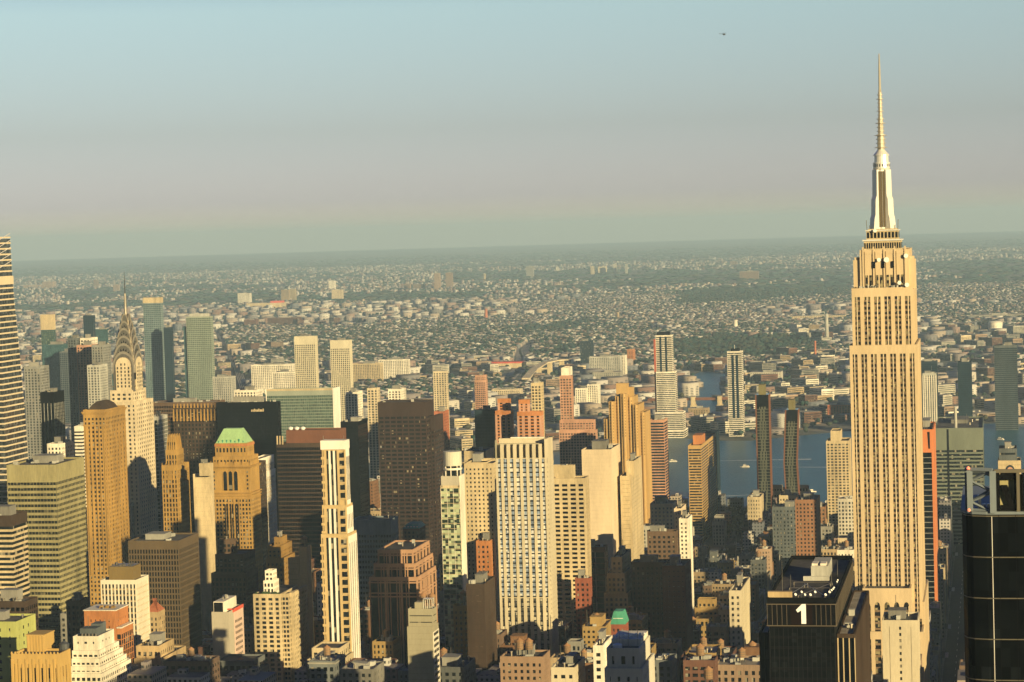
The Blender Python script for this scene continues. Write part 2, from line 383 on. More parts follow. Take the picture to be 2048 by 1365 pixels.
    def finish(s, limit=100):
        mats = list(s.wall)
        for i, m in enumerate(mats):
            s.t.part('wall' if i == 0 else 'facade_trim', s.wall[m], m)
        for m, mb in s.roof.items(): s.t.part('roof', mb, m)
        vis = [w for w in s.windows if w[0] in 'WS']; rest = [w for w in s.windows if w[0] not in 'WS']
        vis.sort(key=lambda w: (-round(w[1][2], 1), w[0] == 'S', w[1][0], w[1][1]))
        if len(vis) > limit:
            rest += vis[limit:]; vis = vis[:limit]
        for f, p, ww, hh, g, mode in vis:
            nm = 'window_band' if mode == 'band' else 'window'
            o = link(nm, win_mesh(f, ww, hh, g, nm), s.t.o, p)
        by = {}
        for f, (x, y, z), ww, hh, g, mode in rest:
            mb = by.setdefault(g, MB()); a, b = ww / 2, hh / 2
            if f == 'W': q = [(x, y + a, z - b), (x, y - a, z - b), (x, y - a, z + b), (x, y + a, z + b)]
            elif f == 'E': q = [(x, y - a, z - b), (x, y + a, z - b), (x, y + a, z + b), (x, y - a, z + b)]
            elif f == 'S': q = [(x - a, y, z - b), (x + a, y, z - b), (x + a, y, z + b), (x - a, y, z + b)]
            else: q = [(x + a, y, z - b), (x - a, y, z - b), (x - a, y, z + b), (x + a, y, z + b)]
            mb.add(q, [(0, 1, 2, 3)])
        for g, mb in by.items(): s.t.part('windows', mb, g, stuff=True)

HERO = []                       # (X, x1, y0, y1, H, uL, uR, v, landmark words)
def tower(name, label, tiers, S, cat='building', seed=0, clut=7, styles=None, limit=100, mark=None, big=True, para=1.1, rz=0, finish=True, D=None, wing=False):
    """tiers: (uL, uR, uE, v, X) measured on the photo, highest first; all stand on the ground"""
    ps = [place(*t) for t in tiers]
    if D: ps[0]['D'] = D
    base = ps[-1]
    b = Bld(name, label, cat, base['X'], base['yS'], rz)
    for i, p in enumerate(ps):
        z0 = ps[i + 1]['H'] if i + 1 < len(ps) and not wing else 0.0
        ox, oy = p['X'] - base['X'], p['yS'] - base['yS']
        b.tier(ox, ox + p['D'], oy, oy + p['w'], z0, p['H'], (styles[i] if styles else S), para=para)
    p = ps[0]; ox, oy = p['X'] - base['X'], p['yS'] - base['yS']
    b.top = (ox, ox + p['D'], oy, oy + p['w'], p['H']); b.ps = ps
    if clut: b.clutter(ox, ox + p['D'], oy, oy + p['w'], p['H'], clut, seed, big=big)
    x0 = min(q['X'] for q in ps); x1 = max(q['X'] + q['D'] for q in ps); y0 = min(q['yS'] for q in ps); y1 = max(q['yS'] + q['w'] for q in ps)
    HERO.append((x0, x1, y0, y1, ps[0]['H'], min(t[0] for t in tiers), max((t[2] or t[1]) for t in tiers), min(t[3] for t in tiers), mark))
    if finish: b.finish(limit)
    return b

# ------------------------------------------------------------------ the tall stepped limestone tower with the mast
def spire_tower():
    X = 1412.0
    p0 = place(1699, 1834, 1841, 692, X); yS = p0['yS']
    b = Bld('stepped_skyscraper', 'tall stepped limestone tower with bright metal mast and needle antenna at the right', 'skyscraper', X, yS)
    S = ST(M['lime_esb'], bay=5.7, pw=2.3, fh=3.0, sh=1.25, rel=.7, glass=G['esb'], span=M['esb_span'], span_in=.3, top=4.5, mode='each')
    D = p0['D']
    def tier(uL, uR, v, z0, dx, S=S, para=.8, top=None, D2=None):
        q = place(uL, uR, None, v, X + dx)
        d2 = D2 if D2 else D - 2 * dx
        b.tier(dx, dx + d2, q['yS'] - yS, q['yS'] - yS + q['w'], z0, q['H'], st(S, top=top or S.top), para=para)
        return (dx, dx + d2, q['yS'] - yS, q['yS'] - yS + q['w'], q['H'])
    zb = PX(1840, 1215, X - 6)[1]
    T2 = tier(1699, 1834, 692, zb - 8, 0)
    T3 = tier(1703, 1826, 577, T2[4], 1.2)
    # thin mullions between the paired windows
    mul = MB()
    for (x0, x1, y0, y1, H), z0 in ((T2, zb - 8), (T3, T2[4])):
        nb = max(1, int(round((y1 - y0) / S.bay))); bw = (y1 - y0) / nb
        for k in range(nb):
            c = y0 + (k + .5) * bw
            mul.box(x0 + .12, x0 + .6, c - .26, c + .26, z0, H - S.top)
        nb = max(1, int(round((x1 - x0) / S.bay))); bw = (x1 - x0) / nb
        for k in range(nb):
            c = x0 + (k + .5) * bw; mul.box(c - .32, c + .32, y0 + .12, y0 + .6, z0, H - S.top)
    # shoulders and crown: plain fluted stone with a few tall windows
    C = ST(M['lime_esb'], bay=90, pw=3.4, fh=40, sh=39.9, rel=.5, glass=G['esb'], span_in=.15, top=2, mode='band')
    T4 = tier(1719, 1817, 500, T3[4], 3.5, C, para=.5)
    T5 = tier(1713, 1823, 523, T3[4], 6, C, para=.5)
    yc = (T4[2] + T4[3]) / 2
    pyl = MB()
    for s in (-1, 1):               # the two flanking pylons
        c = yc + s * (T5[3] - T5[2]) / 2
        pyl.box(5.0, 12, c - 2.2, c + 2.2, T3[4], T5[4] + 1.5); pyl.box(5.6, 11, c - 1.4, c + 1.4, T5[4] + 1.5, T5[4] + 3.2)
    for k in range(5):
        c = T4[2] + 2 + k * (T4[3] - T4[2] - 4) / 4; pyl.box(3.0, 3.5, c - .5, c + .5, T3[4], T4[4] + 2.4)
    gv = MB()
    for k in range(4):
        c = T4[2] + 2 + (k + .5) * (T4[3] - T4[2] - 4) / 4
        for s in (-1, 1): b.windows.append(('W', (3.42, c + s * 1.15, T3[4] + 4.6), 1.3, 7.4, G['esb'], 'each')); b.windows.append(('S', (14 + k * 9 + s * 1.15, T4[2] - .06, T3[4] + 4.6), 1.3, 7.4, G['esb'], 'each'))
        for s in (-1, 1): gv.box(3.36, 3.48, c + s * 2.3 - .14, c + s * 2.3 + .14, T3[4] + 1, T4[4] - .5)
    b.extra('groove_shade', gv, M['brown'])  # dark strips laid on the flat face in place of fluting shadows
    b.extra('crown_fluting', pyl, M['lime_esb'])
    ope = MB()
    for k in range(3):
        c = yc + (1 - k) * 5.6 + .6; ope.box(2.9, 3.44, c - .8, c + .8, T4[4] - 10.5, T4[4] - 6.5)
    b.extra('crown_opening', ope, G['black'])
    b.extra('mullion', mul, M['lime_pale'])
    # observation deck drums
    def zz(u, v, dx): return PX(u, v, X + dx)[1]
    xc = D / 2; yc += 1.8
    ww = lambda px: px / FPX * (X + xc) / 2
    dk = MB(); z = T4[4]
    for half, v0, v1, nm in ((36, 500, 482, 0), (38.5, 482, 479, 1), (31, 479, 462, 0), (33, 462, 460, 1), (28, 460, 458, 0)):
        z1 = zz(1762, v1, xc - 10); h = ww(half * 2)
        dk.box(xc - h, xc + h, yc - h, yc + h, z, z1, nm); z = z1
    b.extra('observation_deck', dk, [M['cream'], M['steel_white']])
    dw = MB(); h = ww(31 * 2); z4 = zz(1762, 479, xc - 10); z5 = zz(1762, 462, xc - 10)
    for k in range(9):
        c = yc - h + (k + .5) * 2 * h / 9
        dw.box(xc - h - .12, xc - h - .02, c - .7, c + .7, z4 + .8, z5 - .8); dw.box(xc - h + (c - yc + h) - .7, xc - h + (c - yc + h) + .7, yc - h - .12, yc - h - .02, z4 + .8, z5 - .8)
    h = ww(36 * 2)
    for k in range(16):
        c = yc - h + (k + .5) * 2 * h / 16; dw.box(xc - h - .1, xc - h - .02, c - .45, c + .45, T4[4] + 1, T4[4] + 4.4)
        dw.box(xc + (c - yc) - .45, xc + (c - yc) + .45, yc - h - .1, yc - h - .02, T4[4] + 1, T4[4] + 4.4)
    b.extra('deck_window', dw, G['black'])
    # the mast: a fluted shaft with four winged buttresses, a drum and a cone
    z0 = z; zt = zz(1762, 340, xc); zm = zz(1762, 330, xc)
    sh = MB(); r = ww(30)
    sh.lathe(xc, yc, [(r, z0), (r, zt), (r * 1.08, zt + .4), (r * 1.12, zt + 1.2)], 16)
    ms = b.extra('mast', sh, M['steel_white'])
    for k in range(4):                                   # four stepped wings on the diagonals
        t = math.pi / 4 + k * math.pi / 2; e = Vector((math.cos(t), math.sin(t), 0)); n_ = Vector((-e.y, e.x, 0)) * 2.0; hgt = zt - z0
        pr = [(1, z0), (ww(46) * 1.26, z0), (ww(43) * 1.24, z0 + hgt * .18), (ww(39) * 1.24, z0 + hgt * .24), (ww(37) * 1.24, z0 + hgt * .5), (ww(32) * 1.24, z0 + hgt * .56), (ww(30) * 1.25, zt), (1, zt)]
        wing = MB(); n8 = len(pr); c0 = Vector((xc, yc, 0))
        vs = [tuple(c0 + e * p - n_ + Vector((0, 0, q))) for p, q in pr] + [tuple(c0 + e * p + n_ + Vector((0, 0, q))) for p, q in pr]
        wing.add(vs, [tuple(range(n8))[::-1], tuple(range(n8, 2 * n8))] + [(i, (i + 1) % n8, n8 + (i + 1) % n8, n8 + i) for i in range(n8)])
        b.extra('mast_wing', wing, M['steel_white'], fix=True)
    for f in 'WS':
        for k in (-1, 0, 1):
            gl = MB(); c = k * 1.25
            if f == 'W': gl.box(xc - r - .25, xc - r + .6, yc + c - .42, yc + c + .42, z0 + 1, zt - 1)
            else: gl.box(xc + c - .42, xc + c + .42, yc - r - .25, yc - r + .6, z0 + 1, zt - 1)
            b.extra('mast_glazing', gl, M['bronze'])
    dr = MB(); rd = ww(33); zd = zt + 1.2
    dr.lathe(xc, yc, [(rd, zd), (rd, zd + 2.6), (rd * 1.04, zd + 2.7), (rd * 1.04, zd + 3.2), (rd * .86, zd + 3.4), (rd * .84, zd + 7.2), (rd * .95, zd + 7.3), (rd * .95, zd + 7.8), (rd * .6, zd + 9.8), (rd * .35, zd + 11.5)], 20)
    b.extra('mast_drum', dr, M['steel_white'])
    dd = MB()
    for k in range(20):
        t = 2 * math.pi * (k + .5) / 20; c, s_ = math.cos(t), math.sin(t)
        dd.add([(xc + c * rd * 1.012 - s_ * .3, yc + s_ * rd * 1.012 + c * .3, zd + .6), (xc + c * rd * 1.012 + s_ * .3, yc + s_ * rd * 1.012 - c * .3, zd + .6), (xc + c * rd * 1.012 + s_ * .3, yc + s_ * rd * 1.012 - c * .3, zd + 2.2), (xc + c * rd * 1.012 - s_ * .3, yc + s_ * rd * 1.012 + c * .3, zd + 2.2)], [(0, 1, 2, 3)])
    b.extra('drum_window', dd, G['black'])
    # antenna
    an = MB(); za = zd + 11; ztip = zz(1753, 108, xc)
    L = ztip - za
    an.lathe(xc, yc, [(2.2, za), (2.1, za + L * .16)], 8); an.tube((xc, yc, za), (xc, yc, za + L * .34), 1.7, 8, r2=1.5)
    an.tube((xc, yc, za + L * .3), (xc, yc, za + L * .6), 1.2, 8, r2=1.0); an.tube((xc, yc, za + L * .6), (xc, yc, za + L * .85), .75, 6, r2=.6); an.tube((xc, yc, za + L * .84), (xc, yc, ztip), .6, 6, r2=.28)
    ant = b.extra('antenna_mast', an, M['antenna'])
    rg = MB()
    for k in range(14):
        t = .02 + k * .042; rr = (2.9 if t < .16 else 2.3 if t < .34 else 1.7)
        z = za + L * t; rg.lathe(xc, yc, [(rr, z), (rr, z + .55)], 8)
        if k % 3 == 0: rg.lathe(xc, yc, [(rr * 1.35, z), (rr * 1.35, z + .25)], 8)
    for k in range(4):
        a = k * math.pi / 2 + .5; rg.tube((xc + 1.9 * math.cos(a), yc + 1.9 * math.sin(a), za), (xc + 1.5 * math.cos(a), yc + 1.5 * math.sin(a), za + L * .3), .14, 4)
        rg.tube((xc + 1.1 * math.cos(a), yc + 1.1 * math.sin(a), za + L * .3), (xc + .9 * math.cos(a), yc + .9 * math.sin(a), za + L * .62), .1, 4)
    b.extra('antenna_ring', rg, M['antenna'])
    for s in (-1, 1):               # whip aerials at the deck corners, drum dishes
        mb = MB(); c = yc + s * ww(60); mb.tube((xc - 6, c, z0 - 1), (xc - 6, c + s * .3, z0 + 5.5), .2, 5); mb.tube((xc - 6, c - s * 1.6, z0 - 1), (xc - 6, c - s * 1.6, z0 + 2.2), .22, 5); b.extra('whip_antenna', mb, M['steel_dark'])
    for (u, v, dx, r) in ((1758, 497 + 23, 2.4, 1.2), (1773, 520, 2.4, 1.6), (1750, 462, xc - 11, 1.1), (1799, 566, .6, 1.2), (1814, 570, .6, 1.3), (1812, 512, 2.5, 1.3)):
        y, z = PX(u, v, X + dx); mb = MB(); mb.lathe(0, 0, [(.2, 0), (r * .8, .3), (r, .8)], 12)
        o = b.extra('satellite_dish', mb, M['dish']); o.location = (dx, y - yS, z); o.rotation_euler = (0, -math.pi / 2, 0)
    rl = MB()
    for k in range(26):             # the equipment along the setback
        y = T3[2] + 1 + R.random() * (T3[3] - T3[2] - 2); rl.box(1.6, 2.6, y, y + R.uniform(.3, 1.4), T3[4], T3[4] + R.uniform(1, 2.6))
    b.extra('roof_equipment', rl, M['grey_lt'])
    # lower blocks: the arched front block and the wide base
    Lw = st(S, fh=3.6, top=5)
    q = place(1725, 1822, None, 1181, X - 16); b.tier(-16, 2, q['yS'] - yS, q['yS'] - yS + q['w'], 0, q['H'], st(Lw, top=9.5))
    ar = MB(); n = max(1, int(round(q['w'] / S.bay))); bw = q['w'] / n
    for k in range(n):              # arched heads of the top windows
        c = q['yS'] - yS + (k + .5) * bw; pts = [(c + 1.5 * math.cos(t), q['H'] - 9.5 + 2.4 * math.sin(t)) for t in [math.pi * i / 8 for i in range(9)]]
        ar.prism(pts, -16.04, -15.8, 'x')
    b.extra('arched_window', ar, G['esb'], fix=True)
    q = place(1702, 1849, 1853, 1208, X + 4); b.tier(4, D + 20, q['yS'] - yS, q['yS'] - yS + q['w'], 0, q['H'], st(Lw, top=3.5))
    q = place(1706, 1846, None, 1268, X - 22); b.tier(-22, 6, q['yS'] - yS, q['yS'] - yS + q['w'], 0, q['H'], st(Lw, top=3.5))
    HERO.append((X - 22, X + D + 20, q['yS'] - 3, q['yS'] + q['w'] + 3, 320, 1690, 1866, 115, 'stepped tower with the mast'))
    b.finish(100)
spire_tower()

# ------------------------------------------------------------------ the art deco tower with the arched steel crown
def crown_tower():
    X = 1985.0
    pS = place(228, 269, 287, 776, X); yS = pS['yS']
    b = Bld('art_deco_skyscraper', 'slim art deco tower with tiered steel arch crown and needle spire at the left', 'skyscraper', X, yS)
    S = ST(M['lime_pale'], bay=3.9, pw=1.7, fh=3.9, sh=1.5, rel=.3, top=1.5, mode='each')
    w_, D = pS['w'], 21.0
    zs = pS['H']                                         # foot of the crown arches' shaft
    zt = PX(245, 716, X)[1]
    b.tier(0, D, 0, w_, zs - 3, zt - 6, st(S, bay=3.6, pw=1.9, top=1), para=0)
    # dark steel ribs down the corners
    rib = MB()
    for (x, y) in ((-.25, -.25), (-.25, w_ - 2.2), (D - 2.2, -.25), (D - 2.2, w_ - 2.2)):
        rib.box(x, x + 2.45, y, y + 2.45, zs - 3, zt - 4)
    b.extra('corner_rib', rib, M['steel'])
    xc, yc = D / 2, w_ / 2
    # nested arches, each a pair of crossed vaults
    z_cr = PX(245, 640, X + xc)[1]
    n = 6; vs = [745, 724, 706, 688, 671, 655]           # spring heights on the photo
    hw = [w_ / 2 + .7, w_ / 2 * .94, w_ / 2 * .8, w_ / 2 * .66, w_ / 2 * .5, w_ / 2 * .34]
    tops = [703, 687, 672, 657, 643, 628]
    zf = lambda v: PX(245, v, X + xc)[1]
    win = []
    for k in range(n):
        z0, z1, r = zf(vs[k]), zf(tops[k]), hw[k]
        pr = [(-r, z0 - 6), (r, z0 - 6)] + [(r * math.cos(t), z0 + (z1 - z0) * math.sin(t) ** .85) for t in [math.pi * i / 14 for i in range(15)]]
        mb = MB(); mb.prism([(yc + p, q) for p, q in pr], xc - r, xc + r, 'x'); mb.prism([(xc + p, q) for p, q in pr], yc - r, yc + r, 'y')
        # a raised rim along each arch
        rim = [(r * 1.04 * math.cos(t), z0 + (z1 - z0 + .5) * math.sin(t) ** .85) for t in [math.pi * i / 14 for i in range(15)]]
        inn = [(r * .9 * math.cos(t), z0 + (z1 - z0) * .9 * math.sin(t) ** .85) for t in [math.pi * i / 14 for i in range(15)]]
        for i in range(14):
            quad = [rim[i], rim[i + 1], inn[i + 1], inn[i]]
            mb.prism([(yc + p, q) for p, q in quad], xc - r - .45, xc - r, 'x', 1); mb.prism([(xc + p, q) for p, q in quad], yc - r - .45, yc - r, 'y', 1)
        b.extra('crown_arch', mb, [M['steel'], M['steel_rim']], fix=True)
        if k < 5:
            m = 7 if k < 3 else 5
            for i in range(m):
                t = math.pi * (i + 1) / (m + 1); rr = .66
                win.append((r, r * rr * math.cos(t), z0 + (z1 - z0) * rr * math.sin(t) ** .85, t, max(.7, r * .11)))
    for r, p, z, t, s_ in win:
        for f in 'WS':
            mb = MB()
            tri = [(p + s_ * 1.5 * math.cos(t), z + s_ * 1.9 * math.sin(t)), (p + s_ * math.cos(t + 2.2), z + s_ * math.sin(t + 2.2)), (p + s_ * math.cos(t - 2.2), z + s_ * math.sin(t - 2.2))]
            if f == 'W': mb.add([(xc - r - .06, yc + a, q) for a, q in tri], [(0, 1, 2)])
            else: mb.add([(xc + a, yc - r - .06, q) for a, q in tri], [(0, 1, 2)])
            b.extra('triangular_window', mb, G['black'])
    # tall arched panel of the shaft under the lowest arch
    pan = MB(); z0 = zs; za = PX(245, 724, X)[1]; r = w_ * .36
    for ax in (0, 1):
        c = yc if ax == 0 else xc; rr = r
        pr = [(c - rr, z0 - 2), (c + rr, z0 - 2)] + [(c + rr * math.cos(t), za - 3 + 7 * math.sin(t)) for t in [math.pi * i / 10 for i in range(11)]]
        if ax == 0: pan.prism(pr, -1.3, -.2, 'x')
        else: pan.prism(pr, -1.3, -.2, 'y')
    b.extra('arched_panel', pan, M['lime_pale'], fix=True)
    for i in range(4):
        for j in range(7):
            zz_ = z0 + 1.5 + j * (za - z0) / 7.2
            if j == 6 and i in (0, 3): continue
            c = -r + (i + .5) * 2 * r / 4
            b.windows.append(('W', (-1.34, yc + c, zz_), 1.3, 2.0, G['std'], 'each')); b.windows.append(('S', (xc + c, -1.34, zz_), 1.3, 2.0, G['std'], 'each'))
    # spire
    sp = MB(); z5 = zf(640); z6 = zf(592); z7 = zf(543)
    sp.lathe(xc, yc, [(hw[5] * .95, z5 - 6), (hw[5] * .62, z5 + 3), (hw[5] * .45, zf(615)), (1.25, z6), (1.0, z6 + 2)], 8); b.extra('spire', sp, M['steel'])
    sp = MB(); sp.tube((xc, yc, z6 + 1), (xc, yc, z7), .62, 6, r2=.1); b.extra('needle', sp, M['steel_dark'])
    for (x, y, dx, dy) in ((0, 0, -1, -1), (0, w_, -1, 1), (D, 0, 1, -1), (D, w_, 1, 1)):
        mb = MB(); mb.tube((x, y, zs + 1), (x + dx * 2.4, y + dy * 2.4, zs + 2.2), .7, 6, r2=.35); b.extra('eagle_gargoyle', mb, M['steel'])
    # shoulders and lower shaft
    zz0 = 0
    for (uL, uR, uE, v, dx, Dp) in ((220, 265, 299, 783, -1.2, 34), (224, 272, 302, 806, -3, 44)):
        q = place(uL, uR, None, v, X + dx); b.tier(dx, dx + Dp, q['yS'] - yS, q['yS'] - yS + q['w'], 0, q['H'], st(S, bay=5.0, pw=2.6, fh=3.8, sh=1.8, top=2))
    q = place(216, 262, None, 1010, X - 10); b.tier(-10, 45, q['yS'] - yS, q['yS'] - yS + q['w'], 0, q['H'], st(S, wall=M['grey'], pier=None))
    HERO.append((X - 10, X + 50, yS - 6, yS + w_ + 8, 240, 215, 303, 545, 'arch-crowned steel spire tower'))
    b.finish(100)
crown_tower()

# ------------------------------------------------------------------ black tower with the numeral
def numeral_tower():
    X = 800.0
    p = place(1534, 1671, 1705, 1203, X); yS = p['yS']; H = p['H']
    b = Bld('office_tower', 'black glass office tower with a large white 1 on its top band', 'office tower', X, yS)
    w_, D = p['w'], p['D']
    zb = PX(1600, 1252, X)[1]
    S = ST(M['black'], bay=1.65, pw=.14, fh=3.6, sh=.9, rel=.22, glass=G['black'], span=M['black'], span_in=.1, top=1, pier=M['mull_dk'])
    b.tier(.5, D, .5, w_ - .5, 0, zb, S, roof=False, para=0)
    C = MB(); C.box(0, D, 0, w_, zb, H - .4); b.extra('top_band', C, M['black'])
    F = MB()                                        # steel frame and fins of the top band
    for z in (zb - .15, H - 1.2): F.box(-.3, D + .1, -.3, w_ + .3, z, z + .3)
    n = 15
    for k in range(n):
        y = w_ * k / (n - 1)
        if 5 <= k <= 9: continue
        F.box(-.28, .02, y - .07, y + .07, zb, H - 1)
    for k in range(16): F.box(D * k / 15 - .07, D * k / 15 + .07, -.28, .02, zb, H - 1)
    b.extra('fin', F, M['steel_fin'])
    pn = MB(); pn.box(-.14, -.02, w_ * .34, w_ * .66, zb + .3, H - 1.3); b.extra('sign_panel', pn, M['sign_dark'])
    # the numeral 1: flag, stem
    hN = (H - zb) * .80; z0 = zb + (H - zb) * .09; yc = w_ * (1671 - 1607) / 137; sw = hN * .235
    num = [(yc - sw * .5, z0), (yc - sw * .5, z0 + hN), (yc + sw * .32, z0 + hN), (yc + sw * 1.62, z0 + hN * .70), (yc + sw * 1.25, z0 + hN * .575), (yc + sw * .5, z0 + hN * .68), (yc + sw * .5, z0)]
    mb = MB(); mb.prism(num, -.55, -.15, 'x'); b.extra('numeral', mb, M['signwhite'], fix=True)
    # parapet, roof, plant
    pr = MB()
    for a in ((0, .5, 0, w_), (D - .5, D, 0, w_), (.5, D - .5, 0, .5), (.5, D - .5, w_ - .5, w_)): pr.box(*a, H - .4, H + 1.2)
    b.extra('parapet', pr, M['black'])
    rf = MB(); rf.box(.5, D - .5, .5, w_ - .5, H - .4, H - .3); b.extra('roof', rf, M['roof'])
    mb = MB(); mb.box(1.2, 3.6, w_ * .64, w_ * .99, H + .2, H + 3.0); b.extra('roof_box', mb, M['tan'])
    xa = D * .46
    mb = MB(); mb.box(xa, xa + D * .22, w_ * .24, w_ * .50, H, H + 5.2); mb.box(xa - 1, xa, w_ * .22, w_ * .62, H, H + 1.6); b.extra('penthouse', mb, M['grey_lt'])
    for k in range(2):
        mb = MB(); mb.box(xa + 1, xa + 7, w_ * (.27 + .13 * k), w_ * (.36 + .13 * k), H + 5.2, H + 6); b.extra('air_unit', mb, M['white'])
    for (dx, fy, h) in ((D * .08, .80, 13), (D * .14, .70, 7), (D * .68, .38, 10), (D * .3, .14, 8), (D * .55, .12, 6)):
        mb = MB(); mb.tube((dx, w_ * fy, H - .3), (dx, w_ * fy, H + h), .13, 6, r2=.05); b.extra('antenna', mb, M['steel'])
    mb = MB()                                       # pipe frames over the roof
    for (x0, y0, x1, y1) in ((3, .16, D * .3, .55), (D * .3, .16, 3, .55), (D * .33, .14, D * .33, .72), (D * .2, .14, D * .2, .74), (4, .7, D * .3, .5)):
        mb.tube((x0, w_ * y0, H + 1.4), (x1, w_ * y1, H + 1.4), .13, 5)
        for (x, y) in ((x0, y0), (x1, y1)): mb.tube((x, w_ * y, H - .3), (x, w_ * y, H + 1.4), .11, 5)
    b.extra('pipe_frame', mb, M['steel'])
    for (dx, fy, r) in ((4, .72, 1.5), (3.4, .60, .8), (3, .46, .7), (3, .38, .8), (3.2, .16, .8), (9, .53, .7), (9, .33, .75), (9, .12, .75), (13, .10, .6), (16, .085, .55), (19, .08, .5), (32, .07, .5), (36, .07, .5)):
        mb = MB(); mb.lathe(0, 0, [(.15, 0), (r * .8, .25), (r, .7)], 10)
        o = b.extra('satellite_dish', mb, M['dish']); o.location = (dx, w_ * fy, H + 1.6); o.scale = (.62, .62, .62); o.rotation_euler = (.3, -1.0, .4)
        o2 = MB(); o2.tube((dx + .3, w_ * fy, H - .3), (dx + .3, w_ * fy, H + 1.6), .12, 5); b.extra('dish_post', o2, M['steel_dark'])
    # side wings one step lower
    q = place(1673, 1710, None, 1272, X + 4)
    WS_ = ST(M['brown'], bay=2.6, pw=.35, fh=3.6, sh=.0, rel=.4, glass=G['black'], pier=M['cream'], top=.8)
    y1 = -.02; y0 = q['yS'] - yS
    W1 = ST(M['brown'], bay=2.4, pw=.35, fh=8, sh=.0, rel=.4, glass=G['black'], pier=M['cream'], top=.8, roof=M['roof_pale'])
    b.tier(4, D - 2, y0, y1, 0, q['H'], W1, para=.6)
    mb = MB(); mb.box(4.2, D - 2, y0 - .12, y0 - .02, 0, q['H'] + .2); b.extra('side_wall', mb, M['brown'])
    b.clutter(10, D * .5, y0 + .5, y1 - .5, q['H'], 3, 4, big=False)
    qn = place(1513, 1534, None, 1268, X + 6); b.tier(6, D - 4, w_ + .02, w_ + qn['w'], 0, qn['H'], st(W1, pier=M['mull_dk'], wall=M['black']), para=.4)
    HERO.append((X, X + D, y0, w_ + yS + 5, H, 1510, 1730, 1180, 'black tower with the numeral'))
    b.finish(100)
numeral_tower()

